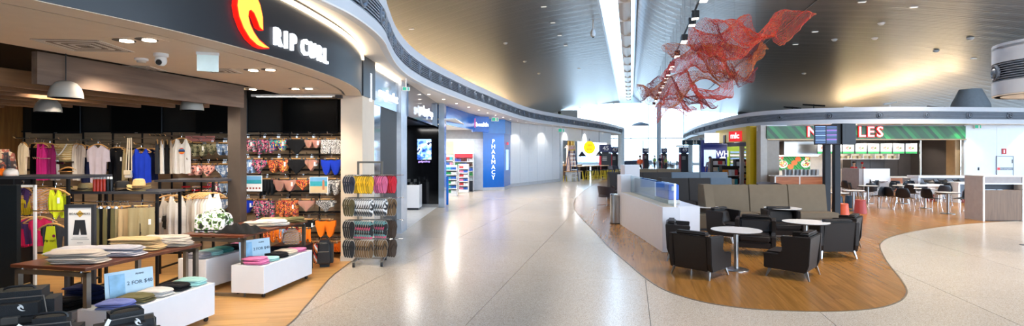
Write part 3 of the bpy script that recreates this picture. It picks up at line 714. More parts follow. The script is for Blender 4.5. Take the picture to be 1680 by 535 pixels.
# pendants
SHADE = mat('shade_grey', '9d9890', .5, var=.04)
def pendant(px, ytop, ybot, d, lab):
    b_ = P(px, ybot, d); r = .16
    t = thing('pendant_lamp', lab, 'lamp', (b_.x, b_.y, b_.z))
    MB().lathe([(r, 0), (r * .98, .05), (r * .85, .12), (r * .6, .17), (.05, .19), (.0, .19)], 20).build('shade', SHADE, t, smooth=True)
    MB().lathe([(r * .98, .0), (r * .94, .012), (r * .8, .09), (r * .5, .14), (0, .16)], 20).build('shade_lining', WHITE, t, smooth=True)
    MB().lathe([(0, -.0), (.045, .02), (.05, .06), (0, .1)], 12).build('bulb', GLOWS, t, smooth=True)
    MB().cyl((0, 0, .19), (0, 0, 3.75 - b_.z), .006).build('cord', BLACK, t)
    lamp('pendant_glow', 'SPOT', (b_.x, b_.y, b_.z - .02), 35, (1, .85, .65), .05, aim=(b_.x, b_.y, 0), spot=2.2)
pendant(108, 138, 161, 6.0, 'grey dome pendant lamp hanging under the deep beam, largest of the three')
pendant(79, 167, 184, 7.6, 'grey dome pendant lamp hanging over the magenta tops')
pendant(315, 164, 181, 8.1, 'grey dome pendant lamp hanging before the pink wall sign')
# TVs
SCR = mat('screen_off', '050608', .3, var=.2, scale=2, spec=.25)
for x0, x1, lab in ((50, 131, 'black wall television above the wicker bag'), (181, 265, 'black wall television above the blue tank top'), (320, 405, 'black wall television partly behind the dark column'),
                    (463, 553, 'black wall television beside the beige pier')):
    a = P(x0, 219, 11.0); b_ = P(x1, 160, 11.0)
    t = thing('television', lab, 'television', ((a.x + b_.x) / 2, 11.06, a.z)); hw = (b_.x - a.x) / 2; hh = b_.z - a.z
    MB().bx(-hw, hw, -.05, .0, 0, hh).build('bezel', BLACKM, t, bevel=.006)
    MB().bx(-hw + .015, hw - .015, -.055, -.05, .03, hh - .015).build('screen', SCR, t)
    MB().bx(-.03, .03, -.056, -.05, .008, .02).build('badge', STEEL, t)

# ------------------------------------------------------------------ cloth shapes
def sheet(top, bot, w, t=.03, fold=.012, nf=5, nu=20, nv=6, seed=0):
    """flat-hung cloth: top(u), bot(u) heights for u in -1..1, two skins closed at the rim"""
    rs = random.Random(seed); ph = [rs.uniform(0, 6.28) for _ in range(4)]; mb = MB(); vs = []
    for side in (-1, 1):
        for j in range(nv + 1):
            for i in range(nu + 1):
                u = -1 + 2 * i / nu; v = j / nv; zt, zb = top(u), bot(u)
                z = zt + (zb - zt) * v; x = u * w / 2
                edge = (1 - u * u) ** .5
                yy = side * t * (.25 + .75 * edge) * (.6 + .4 * math.sin(PI * min(1, v + .1)))
                f = fold * (.3 + v) * (math.sin(nf * u * 2 + ph[0]) + .5 * math.sin(nf * u * 4.3 + ph[1] + v * 2))
                x += fold * .6 * math.sin(v * 5 + ph[2]) * v
                vs.append((x, yy + f, z + (fold * .5 * math.sin(u * 7 + ph[3]) if j == nv else 0)))
    c = nu + 1; m = c * (nv + 1); fs = []
    for j in range(nv):
        for i in range(nu):
            a = j * c + i; fs.append((a, a + 1, a + c + 1, a + c)); fs.append((m + a, m + a + c, m + a + c + 1, m + a + 1))
    for i in range(nu):
        fs.append((i, m + i, m + i + 1, i + 1)); b_ = nv * c + i; fs.append((b_, b_ + 1, m + b_ + 1, m + b_))
    for j in range(nv):
        a = j * c; fs.append((a, a + c, m + a + c, m + a)); a += nu; fs.append((a, m + a, m + a + c, a + c))
    return mb.add(vs, fs)
SHAPES = {}
def shape(kind, w, h, seed=0):
    k = (kind, w, h, seed)
    if k in SHAPES: return SHAPES[k]
    A = abs
    if kind == 'tank': s = sheet(lambda u: (-.16 * h * (1 - (u / .42) ** 2) if A(u) < .42 else (0 if A(u) < .62 else -.28 * h * ((A(u) - .62) / .38) ** .6)), lambda u: -h, w, seed=seed)
    elif kind == 'tee': s = sheet(lambda u: (-.08 * h * (1 - (u / .3) ** 2) if A(u) < .3 else -.14 * h * (A(u) - .3) / .7), lambda u: (-h if A(u) < .66 else -.42 * h), w * 1.35, seed=seed)
    elif kind == 'longsleeve': s = sheet(lambda u: (-.06 * h * (1 - (u / .25) ** 2) if A(u) < .25 else -.3 * h * (A(u) - .25) / .75), lambda u: (-h if A(u) < .55 else -.85 * h), w * 1.5, seed=seed)
    elif kind == 'dress': s = sheet(lambda u: (-.1 * h * (1 - (u / .4) ** 2) if A(u) < .4 else (0 if A(u) < .6 else -.2 * h * ((A(u) - .6) / .4))), lambda u: -h * (1 - .05 * u * u), w, fold=.02, seed=seed)
    elif kind == 'brief': s = sheet(lambda u: -.03 * h * u * u, lambda u: -h * max(.3, (1 - A(u) ** .8 * .72)), w, t=.02, fold=.004, nu=16, nv=4, seed=seed)
    elif kind == 'bra': s = sheet(lambda u: -.05 * h * math.sin(PI * min(1, A(u) * 1.4)), lambda u: -h * (.32 + .68 * math.sin(PI * min(1, max(0, A(u) * 1.1))) ** .7), w, t=.035, fold=.004, nu=18, nv=4, seed=seed)
    elif kind == 'ruffle': s = sheet(lambda u: 0, lambda u: -h * (.85 + .15 * math.sin(u * 9)), w, t=.025, fold=.02, nf=7, nu=22, nv=4, seed=seed)
    elif kind == 'trunks': s = sheet(lambda u: 0, lambda u: (-h if A(u) > .08 else -.6 * h), w, t=.03, fold=.008, seed=seed)
    elif kind == 'trousers': s = sheet(lambda u: 0, lambda u: (-h if A(u) > .1 else -.32 * h), w, t=.035, fold=.012, nf=4, nv=8, seed=seed)
    elif kind == 'onepiece': s = sheet(lambda u: (-.2 * h * (1 - (u / .4) ** 2) if A(u) < .4 else (0 if A(u) < .62 else -.3 * h * ((A(u) - .62) / .38) ** .6)), lambda u: -h * (1 - .35 * A(u) ** .7), w, t=.03, fold=.006, seed=seed)
    SHAPES[k] = s; return s
WHANG = wood('hanger_wood', 'b8864c', 'd0a064', .4, rnd=.08)
HOOKM = CHROME
def hanger_parts():
    a = MB().tube([(-.2, 0, -.075), (-.13, 0, -.03), (-.05, 0, .0), (0, 0, .008), (.05, 0, .0), (.13, 0, -.03), (.2, 0, -.075)], [.008, .013, .014, .014, .014, .013, .008], 6)
    a.tube([(-.19, 0, -.08), (.19, 0, -.08)], .006, 5)
    b_ = MB().tube([(0, 0, .005), (0, 0, .05), (.015, 0, .07), (.012, 0, .09), (-.008, 0, .092), (-.02, 0, .078)], .003, 4)
    c_ = MB().tube([(-.14, 0, 0), (.14, 0, 0)], .012, 6)
    d_ = MB().bx(-.015, .015, -.012, .012, -.03, .012)
    return a.mesh('hanger', WHANG, smooth=True), b_.mesh('hook', HOOKM), c_.mesh('hanger', WHANG, smooth=True), d_.mesh('clip', CHROME)
HG, HK, CH, CL = hanger_parts()
GM = {}
def hang(name, kind, w, h, m, loc, rz, label, cat, group=None, seed=0, clip=None, tagc=None):
    """garment on its hanger; loc = where the hook meets the rail"""
    if clip is None: clip = kind in ('brief', 'bra', 'ruffle', 'trunks', 'trousers')
    t = thing(name, label, cat, loc, rz, group)
    key = (kind, w, h, seed, m.name)
    if key not in GM: GM[key] = shape(kind, w, h, seed).mesh(name + '_fabric', m, smooth=True)
    link('fabric', GM[key], t, (0, 0, -.115 if clip else -.1))
    hg = link('hanger', CH if clip else HG, t, (0, 0, -.09))
    link('hook', HK, hg)
    if clip:
        for s_ in (-.11, .11): link('clip', CL, hg, (s_, 0, 0))
    if tagc: link('price_tag', TAGM, t, (w * .35, -.035, -.1 - h * .25), .3)
    return t
TAGM = MB().bx(-.015, .015, -.002, .002, -.08, 0).mesh('price_tag', mat('card_white', 'f2efe8', .6))
# fabrics
def fab(n, c, **k): return mat('fabric_' + n, c, .85, bump=.3, bscale=120, spec=.2, rnd=.2, **k)
FB = dict(black=fab('black', '17171a'), charcoal=fab('charcoal', '33353a'), white=fab('white', 'e6e0da'), cream=fab('cream', 'd9c9ae'), grey=fab('grey', 'a79f9c'), lilac=fab('lilac', 'b9aeb8'),
          blue=fab('blue', '1c3bb8'), navy=fab('navy', '20284e'), magenta=fab('magenta', 'b0226e'), plum=fab('plum', '7d1d52'), khaki=fab('khaki', '9a8b68'), olive=fab('olive', '6b6442'),
          tan=fab('tan', 'c0a47a'), yellow=fab('yellow', 'd8e02a'), gold=fab('gold', 'd2b52a'), hot=fab('hotpink', 'd3265c'), purple=fab('purple', '4d3566'), orange=fab('orange', 'f07a1e'), mint=fab('mint', 'a9d8d4'),
          pink=fab('pink', 'dd7fae'), slate=fab('slate', '7d86c4'), stone=fab('stone', 'bcb2a8'), teal=fab('teal', '4a8c86'), red=fab('red', 'c0262a'), beige=fab('beige', 'cbbfae'), ltgrey=fab('ltgrey', 'a9a7b0'))
PT = dict(floral=ramp_mat('print_floral', 'cells', ['17171a', 'e0568c', '1d8f83', 'f2a6a0', '2a2030', 'b03a6a'], 60), camo=ramp_mat('print_camo', 'noise', ['3b3d2c', '77704e', '9d9474', '23251c'], 14),
          pinkleaf=ramp_mat('print_pink_leaf', 'noise', ['3a3a44', 'ef9d8c', 'f4c0ae', '8a4a52'], 16), tie=ramp_mat('print_tie_dye', 'noise', ['dfe6ee', '8fa6c4', '5876a4', 'c8d0dc'], 16),
          aztec=ramp_mat('print_aztec', 'X', ['b0283a', 'e8a23c', '2a2a30', '3f8f96', 'c8b89a', 'd64a6c'], 16, stretch=(1, 1, 1), rot=.8, distort=2), zebra=ramp_mat('print_zebra', 'noise', ['15151a', 'eeeae6', '17171c', 'cfcac6'], 38),
          tropic=ramp_mat('print_tropic', 'cells', ['1d3f9e', '2ab09a', 'f0c43c', 'e4566a', '243a70'], 45), sunset=ramp_mat('print_sunset', 'Z', ['2b3c78', '3a7ca0', 'e04a24', 'f0902c', '3a2a3a'], 3.2),
          stripe=ramp_mat('print_stripe', 'Z', ['e8e0d6', 'b8aea6', 'e8e0d6', 'cfc6be'], 14), kidstripe=ramp_mat('print_kid_stripe', 'Z', ['e88a3c', 'f0e4d0', 'c8484a', 'f4ecd8', 'e6b04c'], 9, rot=.3),
          paisley=ramp_mat('print_paisley', 'cells', ['e07030', '8a2a2a', 'f0a848', '2a2430', 'd64a3a'], 60), leafbag=ramp_mat('print_palm', 'noise', ['2c3a24', '4f7a3c', 'e6e0e4', 'efe8ec', '7a9a5c', '1c2018'], 11),
          weave=ramp_mat('print_weave', 'Z', ['c8a868', 'a8823e', 'd8bc84', 'e6d8b8'], 9, distort=3), carpet=ramp_mat('print_carpet', 'cells', ['3a2c2c', '8a4a3c', 'a89078', '26282e'], 22), sport=ramp_mat('print_sport', 'X', ['17171a', 'e8762a', 'f0ece6', 'd03a2a'], 3, rot=.5))
RAILM = BLACKM
def rail(parent, x0, x1, y, z, r=.012): return MB().tube([(x0, y, z), (x1, y, z)], r, 6).build('rail', RAILM, parent)
wall_arm = MB().tube([(0, 11.08, 0), (0, 10.3, 0), (0, 10.28, .03)], .008, 5).mesh('wall_arm', CHROME)
def arm_at(x, z): link('wall_arm', wall_arm, wb, (x, 0, z))
tail = ['', '.']
def wall_hang(name, kind, px, ptop, wpx, hpx, m, label, cat, n=1, group=None, step=.035, rz=0., d=10.72, seed=0, dx=0., clip=None, tagc=None):
    """n garments one behind the other on a wall arm, the front one at picture column px"""
    c = P(px, ptop, d); arm_at(c.x, c.z + .1)
    for k in range(n):
        lab = label if n == 1 else (label + ', front of its row' if k == 0 else 'one behind the ' + label)
        hang(name, kind, round(wpx / 81, 3), round(hpx / 81, 3), m, (c.x - dx * k, d + step * k, c.z + .1), rz, lab, cat, None if n == 1 or k == 0 else label, seed, clip, tagc)
# left bay of the back wall
wall_hang('blouse', 'tee', 38, 235, 26, 52, FB['cream'], 'cream short-sleeved blouse hanging by the timber post', 'blouse', 1, rz=-.5, d=10.5)
wall_hang('tank_top', 'tank', 57, 236, 20, 56, FB['black'], 'black tank top hanging beside the cream blouse', 'top', 3, step=.05, dx=.04, rz=-.3)
wall_hang('tank_top', 'tank', 68, 236, 20, 58, FB['magenta'], 'bright magenta tank top on the back wall', 'top', 2, step=.05, d=10.55, rz=-.25)
wall_hang('tank_top', 'tank', 82, 237, 18, 50, FB['plum'], 'plum printed tank top beside the wicker bag', 'top', 1, d=10.6)
wall_hang('tee_shirt', 'tee', 126, 237, 22, 58, FB['white'], 'white tee shirt hanging next to the wicker bag', 'shirt', 2, dx=.03, rz=-.5)
wall_hang('tee_shirt', 'tee', 133, 238, 20, 48, FB['grey'], 'grey tee shirt between white and blue tees', 'shirt', 1, rz=-.5, d=10.6)
wall_hang('tee_shirt', 'tee', 141, 240, 19, 62, FB['navy'], 'royal navy tee shirt behind the lilac tee', 'shirt', 2, dx=.03, rz=-.3)
wall_hang('tee_shirt', 'tee', 161, 238, 27, 64, FB['lilac'], 'pale lilac tee shirt facing out on the back wall', 'shirt', 1, d=10.45)
wall_hang('dress', 'dress', 191, 243, 27, 58, FB['black'], 'black sleeveless dress with tags on the back wall', 'dress', 2, dx=-.04, tagc=1)
wall_hang('dress', 'dress', 205, 246, 14, 50, FB['khaki'], 'khaki dress just behind the cream handbag', 'dress', 1, rz=-.9)
wall_hang('tank_top', 'tank', 232, 244, 30, 54, FB['blue'], 'cobalt blue tank top facing out on the back wall', 'top', 1, d=10.5)
wall_hang('tank_top', 'tank', 246, 245, 16, 50, FB['navy'], 'navy tank top behind the cobalt blue one', 'top', 2, dx=-.03)
for k, (px, cc_, nm) in enumerate([(258, 'charcoal', 'charcoal'), (266, 'white', 'white'), (274, 'black', 'black'), (282, 'stone', 'stone grey')]):
    wall_hang('muscle_tank', 'tank', px, 231, 20, 52, FB[cc_], nm + ' muscle tank seen edge-on beside the sunset print tank', 'top', 1, rz=-.95, d=10.5)
wall_hang('muscle_tank', 'tank', 298, 228, 28, 54, FB['white'], 'white muscle tank with round sunset print', 'top', 1, d=10.35)
sp = P(298, 248, 10.30); pr_ = tag(MB().lathe([(0, 0), (.06, 0), (.06, .004), (0, .004)], 18, Matrix.Rotation(PI / 2, 4, 'X'), 1).build('sunset_badge', PT['sunset'], loc=(sp.x, 10.302, sp.z)), 'round sunset badge print on the white muscle tank', 'print')
# wicker bag on a small shelf
def bag_body(w, d_, h, top=.8, round_=.03, mtl=None, name='bag_body', parent=None):
    mb = MB(); q = [(-w / 2, -d_ / 2), (w / 2, -d_ / 2), (w / 2, d_ / 2), (-w / 2, d_ / 2)]
    mb.hexa([(x, y, 0) for x, y in q], [(x * top, y * .6, h) for x, y in q]); return mb.build(name, mtl, parent, smooth=True, bevel=round_, seg=3)
c = P(102, 265, 10.75); t = thing('wicker_tote', 'woven straw tote bag with rope handles on a wall shelf', 'bag', (c.x, 10.8, c.z))
bag_body(.44, .14, .36, 1.0, .03, PT['weave'], 'basket', t)
for k in (-.08, .08): MB().tube(spline([(-.13, k, .34), (-.11, k * 1.2 - .03, .3), (-.03, k - .06, .14), (.05, k - .06, .17), (.12, k, .35)], 5), .012, 6).build('rope_handle', FB['white'], t, smooth=True)
sh = tag(MB().bx(-.3, .3, -.17, .2, -.02, 0).build('wall_shelf', BLACKM, loc=(c.x, 10.87, c.z)), 'small black shelf bracket carrying the straw tote', 'shelf')
for k in range(4): wall_hang('belt', 'tank', 86 + k * 3, 268, 3, 26, FB[['cream', 'stone', 'grey', 'white'][k]], ['cream', 'stone', 'grey', 'white'][k] + ' narrow belt hanging below the straw tote', 'belt', clip=True)
c = P(112, 275, 10.7); link('hanger', HG, wb, (c.x, 10.7, c.z))
c = P(211, 292, 10.4); t = thing('handbag', 'cream handbag hanging by two long straps', 'bag', (c.x, 10.4, c.z))
bag_body(.15, .06, .15, .85, .02, FB['white'], 'pouch', t); MB().bx(-.07, .07, -.045, -.03, .06, .15).build('flap', FB['cream'], t, bevel=.01)
for k in (-.05, .0, .06): MB().tube([(k, 0, .14), (k * .6, .02, .78)], .012, 4).build('strap', FB['cream'], t)
arm_at(c.x, c.z + .78)
# pink header and swimwear bays
c0, c1 = P(305, 232, 10.8), P(352, 223, 10.8)
t = tag(MB().bx(c0.x, c1.x, 10.78, 10.81, c0.z, c1.z).build('header_board', mat('salmon_board', 'd98a82', .6)), 'salmon pink header board above the camouflage swimwear', 'sign')
lab_rows = {  # row key: (top y, items (px, w, h, kind, fabric, label))
 228: [(404, 26, 20, 'ruffle', PT['floral'], 'floral ruffle bikini top beside the dark column, top row'), (433, 26, 22, 'ruffle', PT['floral'], 'floral ruffle bikini top with dangling ties, top row'), (455, 28, 18, 'bra', PT['tropic'], 'blue tropical print bikini top in the top row'),
       (486, 32, 25, 'brief', FB['black'], 'plain black high-waist bikini bottom, top row'), (513, 26, 13, 'bra', PT['aztec'], 'striped bandeau bikini top in the top row'), (543, 32, 22, 'trunks', PT['zebra'], 'black and white zebra swim shorts by the pier')],
 261: [(404, 20, 22, 'ruffle', PT['tie'], 'pale swirl bikini top beside the dark column, second row'), (424, 26, 22, 'brief', PT['floral'], 'dark floral bikini bottom, second row'), (456, 34, 20, 'bra', PT['paisley'], 'pink and orange bikini top, second row'), (486, 32, 24, 'brief', FB['black'], 'plain black bikini bottom, second row'),
       (510, 20, 18, 'brief', PT['aztec'], 'small aztec print bikini bottom, second row'), (543, 32, 24, 'bra', FB['blue'], 'cobalt blue bikini top by the pier, second row')],
 294: [(395, 14, 18, 'brief', FB['blue'], 'blue bikini bottom edge beside the beach poster'), (437, 22, 24, 'ruffle', FB['black'], 'black bikini top tagged beside the small beach poster, third row'), (467, 36, 18, 'bra', PT['aztec'], 'red aztec print bikini top, third row'), (496, 22, 17, 'brief', PT['paisley'], 'orange paisley bikini bottom, third row'),
       (544, 26, 24, 'bra', PT['zebra'], 'black and white bikini top beside the sea poster, third row')],
 328: [(405, 20, 20, 'brief', FB['blue'], 'cobalt blue bikini bottom, fourth row'), (432, 32, 28, 'ruffle', PT['floral'], 'long floral swim top, fourth row'), (470, 32, 30, 'ruffle', PT['paisley'], 'orange flame print swim top, fourth row'), (502, 26, 18, 'brief', PT['aztec'], 'white and orange mask print bikini bottom, fourth row'),
       (534, 30, 18, 'brief', PT['zebra'], 'black and white cut-out bikini bottom, fourth row')],
 361: [(505, 22, 18, 'brief', FB['black'], 'black bikini bottom beside the orange bikini'), (534, 32, 26, 'bra', FB['orange'], 'bright orange strappy bikini top, fifth row')],
 235: [(325, 26, 20, 'bra', PT['camo'], 'camouflage bikini top under the salmon board'), (347, 22, 18, 'brief', PT['camo'], 'camouflage bikini bottom under the salmon board'), (367, 24, 18, 'bra', PT['tie'], 'tie-dye blue bikini top near the dark column')],
 270: [(317, 26, 16, 'bra', PT['pinkleaf'], 'pink leaf print bikini top'), (340, 24, 18, 'brief', PT['pinkleaf'], 'pink leaf print bikini bottom'), (366, 26, 20, 'brief', PT['tie'], 'tie-dye blue bikini bottom near the dark column')],
 300: [(350, 18, 20, 'ruffle', PT['floral'], 'bright floral swim top behind the tank rail'), (369, 20, 14, 'bra', PT['tie'], 'pale ring-tied bikini top near the dark column')],
 326: [(366, 22, 16, 'brief', PT['tie'], 'pale blue bikini bottom low beside the dark column')]}
for ry, items in lab_rows.items():
    z = P(0, ry, 10.7).z
    tag(MB().tube([(P(items[0][0], 0, 10.9).x - .25, 10.92, z + .08), (P(items[-1][0], 0, 10.9).x + .2, 10.92, z + .08)], .014, 6).build('hang_bar', RAILM), 'black hang bar above the %s' % items[0][5].split(',')[0].split(' beside')[0], 'rail')
    for k, (px, w_, h_, kd, m_, lab) in enumerate(items):
        wall_hang('swimwear', kd, px, ry, w_, h_, m_, lab, 'swimwear', 3 if (k % 2 == 0) else 2, step=.05, d=10.5, seed=k % 3, tagc=(k % 2 == 0) or None)
for k in range(22):                                   # low row of orange swimwear
    c = P(497 + k * 2.9, 393, 10.6)
    hang('orange_swimwear', 'brief', .22, .2, FB['orange'], (c.x, c.y, c.z + .06), 1.1 + .2 * math.sin(k), 'orange bikini bottom hanging in the low row by the pier', 'swimwear', 'orange bikini bottoms in the low row')
tag(MB().tube([(P(493, 0, 10.6).x, 10.6, P(0, 389, 10.6).z), (P(560, 0, 10.6).x, 10.6, P(0, 389, 10.6).z)], .012, 6).build('hang_bar', RAILM), 'black bar carrying the low row of orange bikini bottoms', 'rail')
# wall posters
SEA = ramp_mat('poster_sea', 'Z', ['b49a70', '2f8a96', '3aa6ae', '6fb0d2', '9cc8e0'], 1.0)
def poster(x0, x1, y0, y1, lab, two):
    a, b_ = P(x0, y1, 10.2), P(x1, y0, 10.2); t = thing('wall_poster', lab, 'poster', (a.x, 10.2, a.z)); W_, H_ = b_.x - a.x, b_.z - a.z
    MB().bx(0, W_, -.004, .004, 0, H_).build('card', WHITE, t)
    f = .48 if two else .02
    MB().bx(.01, W_ - .01, -.007, -.004, H_ * .72, H_ - .01).build('sky_print', mat('poster_sky', '6fa6d0', .6), t)
    MB().bx(.01, W_ - .01, -.007, -.004, H_ * max(f, .42), H_ * .72).build('sea_print', mat('poster_teal', '2f9aa8', .6, var=.15, scale=20), t)
    MB().bx(.01, W_ - .01, -.007, -.004, H_ * f, H_ * max(f, .42) + .001).build('sand_print', mat('poster_sand', 'b8c8b8' if not two else 'c8b088', .6), t)
    if two:
        for k in range(5): MB().lathe([(0, 0), (.018, 0), (.018, .003), (0, .003)], 10, TR(W_ * (.14 + .18 * k), -.004, H_ * .2, 0, PI / 2)).build('swatch_print', mat('swatch', '9a4438', .6), t)
    else: MB().bx(W_ * .7, W_ * .82, -.009, -.007, H_ * .2, H_ * .68).lathe([(0, 0), (.02, 0), (.02, .003), (0, .003)], 8, TR(W_ * .76, -.006, H_ * .74, 0, PI / 2)).build('figure_print', mat('figure_tone', 'b87858', .6), t)
poster(402, 430, 288, 314, 'beach poster with a row of small swatches among the swimwear', 1)
poster(508, 538, 290, 317, 'turquoise sea poster with a standing figure among the swimwear', 0)
# ================================================================== shop floor fixtures
def frame_rack(name, label, x0, x1, y0, y1, ztop, rails=(), shelves=(), post=.035, rz=0):
    """black steel gondola: four posts, top shelf, hang rails; local origin at its middle"""
    cx, cy = (x0 + x1) / 2, (y0 + y1) / 2; hw, hd_ = (x1 - x0) / 2, (y1 - y0) / 2
    t = thing(name, label, 'rack', (cx, cy, .004), rz)
    for a in (-1, 1):
        for b_ in (-1, 1): MB().bx(a * hw - post / 2, a * hw + post / 2, b_ * hd_ - post / 2, b_ * hd_ + post / 2, 0, ztop).build('post', BLACKM, t)
    MB().bx(-hw - .06, hw + .06, -hd_ - .05, hd_ + .05, ztop, ztop + .035).build('top_shelf', mat('charcoal_shelf', '3b3c42', .4), t)
    for z in shelves: MB().bx(-hw, hw, -hd_, hd_, z - .02, z).build('shelf', BLACKM, t)
    for y_, z in rails: MB().tube([(-hw, y_, z), (hw, y_, z)], .012, 6).build('hang_rail', CHROME, t)
    for a in (-1, 1): MB().bx(a * hw - .015, a * hw + .015, -hd_, hd_, .08, .11).build('foot_rail', BLACKM, t)
    return t
D1 = 7.5
def X(px, d): return (px - CX) / F * d
def Z(py, d): return H + (HY - py) / F * d
# rack with the children's swimwear
zt = Z(294, D1)
frame_rack('clothes_rack', 'black steel rack of bright children swimwear with a charcoal top shelf', X(-20, D1), X(112, D1), D1, D1 + .7, zt, rails=((-.28, zt - .12), (-.28, zt - .75)))
def hang_at(name, kind, px, ptop, wpx, hpx, m, d, label, cat, rz=0, group=None, seed=0, **k):
    q = d / F; return hang(name, kind, round(wpx * q, 3), round(hpx * q, 3), m, (X(px, d), d, Z(ptop, d) + .1), rz, label, cat, group, seed, **k)
hang_at('rash_vest', 'tee', 38, 308, 24, 32, FB['purple'], 7.6, 'dark purple kids rash vest behind the yellow row', 'swim shirt', -.3)
for k in range(6): hang_at('rash_vest', 'tee', 32 + k * 3.4, 324, 14, 28, FB['gold'], 7.55 + k * .012, 'mustard yellow kids tee in the small row by the white frame', 'shirt', 1.0, 'mustard kids tees by the white frame')
hang_at('rash_vest', 'longsleeve', 70, 308, 24, 42, PT['kidstripe'], 7.62, 'orange striped long-sleeved kids rash vest near the white frame', 'swim shirt', .2)
hang_at('rash_vest', 'longsleeve', 99, 312, 22, 40, PT['kidstripe'], 7.66, 'orange striped long-sleeved kids rash vest behind the neon swimsuit', 'swim shirt', -.3)
hang_at('swimsuit', 'onepiece', 91, 312, 24, 48, FB['yellow'], 7.45, 'neon yellow kids swimsuit with a pink tag', 'swimwear', 0, tagc=1)
hang_at('swimsuit', 'onepiece', 103, 316, 20, 42, FB['yellow'], 7.6, 'neon yellow kids swimsuit half hidden behind the first', 'swimwear', -.4)
for k in range(5): hang_at('rash_vest', 'tee', 33 + k * 4.5, 358, 24, 46, FB['hot'], 7.5 + .04 * k, 'hot pink kids rash vest in the low row beside the dark panel', 'swim shirt', .9, 'hot pink kids rash vests in the low row')
hang_at('rash_vest', 'tee', 66, 358, 24, 46, FB['hot'], 7.42, 'hot pink kids rash vest with purple sleeves facing out', 'swim shirt', .25)
hang_at('rash_vest', 'tee', 52, 358, 20, 42, FB['purple'], 7.46, 'purple kids rash vest among the hot pink ones', 'swim shirt', .5)
g_ = hang_at('rash_vest', 'tee', 87, 369, 30, 46, FB['charcoal'], 7.1, 'grey and neon yellow kids rash vest hanging at the table end', 'swim shirt', 0)
q = 7.1 / F
MB().hexa([(-.1, -.045, -.5), (.1, -.045, -.5), (.1, -.038, -.5), (-.1, -.038, -.5)], [(-.05, -.045, -.115), (.05, -.045, -.115), (.05, -.03, -.115), (-.05, -.03, -.115)]).build('yellow_front', FB['yellow'], g_)
text('rip curl', .05, FB['black'], 'chest_print', g_, TR(-.0, -.05, -.3), ext=.001)
MB().lathe([(0, 0), (.02, 0), (.02, .003), (0, .003)], 12, TR(.05, -.046, -.24, 0, PI / 2)).build('chest_badge', FB['plum'], g_)
t = thing('garment_stand', 'slim chrome stand carrying the grey and yellow rash vest', 'rack', (X(92, 7.1), 7.1, .004)); zg = Z(369, 7.1) + .18
MB().tube([(-.3, 0, zg), (.33, 0, zg)], .01, 6).build('bar', CHROME, t); MB().cyl((.3, .06, .02), (.3, .06, zg), .014).build('pole', CHROME, t); MB().bx(.26, .34, -.06, .06, zg - .01, zg + .01).build('bracket', CHROME, t); MB().bx(.1, .5, -.14, .2, 0, .02).build('foot', BLACKM, t)
t = thing('mirror_frame', 'slim white standing frame beside the dark panel', 'frame', (X(43, 7.2), 7.2, .004))
hw = .12; zt2 = Z(304, 7.2)
for a in (-1, 1): MB().bx(a * hw - .014, a * hw + .014, -.015, .015, 0, zt2).build('upright', WHITE, t)
MB().bx(-hw, hw, -.015, .015, zt2 - .028, zt2).build('cross_bar', WHITE, t); MB().bx(-hw, hw, -.05, .05, 0, .03).build('base', WHITE, t)
t = thing('display_board', 'tall dark teal display panel at the edge of the shop', 'panel', (X(8, 6.6), 6.6, .004), .05)
MB().bx(-.42, .165, -.03, .03, .08, Z(304, 6.6)).build('board', mat('dark_teal_board', '0c1318', .5, spec=.25), t); MB().bx(-.42, .165, -.09, .09, 0, .08).build('foot', BLACKM, t)
# orange and white caps on the shelf
zc = zt + .035 + .004
for k, (px, m_, lab) in enumerate([(2, 'orange', 'orange cap on the charcoal rack shelf'), (18, 'white', 'white and orange cap on the charcoal rack shelf')]):
    t = thing('baseball_hat', lab, 'cap', (X(px, D1 + .2), D1 + .2, zc), .3)
    MB().lathe([(.085, 0), (.088, .04), (.07, .085), (.03, .105), (0, .108)], 14).build('crown', FB[m_], t, smooth=True)
    MB().grid(lambda u, v: (.085 * math.cos(PI + PI * u) * (1 + .25 * v), -(.03 + .085 * math.sin(PI * u)) * (1 + .7 * v) + .02, .006 + .012 * math.sin(PI * u)), 10, 3).build('brim', FB['orange'], t, smooth=True)
t = thing('rucksack', 'patterned woven rucksack standing behind the dark panel', 'bag', (X(6, 8.6), 8.6, Z(292, 8.6)))
bag_body(.4, .22, .46, .8, .06, PT['carpet'], 'body', t); bag_body(.28, .06, .22, .9, .02, PT['carpet'], 'pocket', t).location = (0, -.13, .03)
tag(MB().bx(-.35, .35, -.2, .2, 0, Z(292, 8.6) - .004).build('display_plinth', BLACKM, loc=(X(6, 8.6), 8.6, .004), bevel=.01), 'tall black plinth under the woven rucksack', 'plinth')
# second rack: trousers, hats
D2 = 8.1
zh = Z(318.5, D2)
frame_rack('clothes_rack', 'black steel rack with hats on its shelf and trousers below', X(118, D2), X(258, D2), D2, D2 + .55, zh, rails=((-.3, Z(332, D2 - .0)),))
def hat(name, px, d, z, r, h, m, lab, pinch=.75, curl=.05):
    t = thing(name, lab, 'hat', (X(px, d), d, z + .002))
    MB().grid(lambda u, v: ((.45 * r + .55 * r * v) * math.cos(2 * PI * u), (.45 * r + .55 * r * v) * .85 * math.sin(2 * PI * u), .012 + curl * v * v * abs(math.cos(2 * PI * u)) ** 2), 24, 4, cu=True).build('brim', m, t, smooth=True)
    MB().lathe([(r * .56, .0), (r * .54, h * .6), (r * .46 * pinch / .75, h * .92), (r * .3, h), (r * .08, h * .86), (0, h * .84)], 18, sy=.85).build('crown', m, t, smooth=True)
    MB().lathe([(r * .575, .012), (r * .57, .045), (r * .55, .045), (r * .55, .012)], 18, sy=.86).build('band', mat('hat_band', '5a4630', .7), t)
    return t
STRAW = mat('straw', 'd0b078', .8, var=.15, scale=60, bump=.4, bscale=90); BSTR = mat('black_felt', '1c1a1c', .8)
zh2 = zh + .035 + .004
hat('cowboy_hat', 141, D2 + .15, zh2, .19, .12, STRAW, 'straw cowboy hat on the trouser rack shelf', .8, .06)
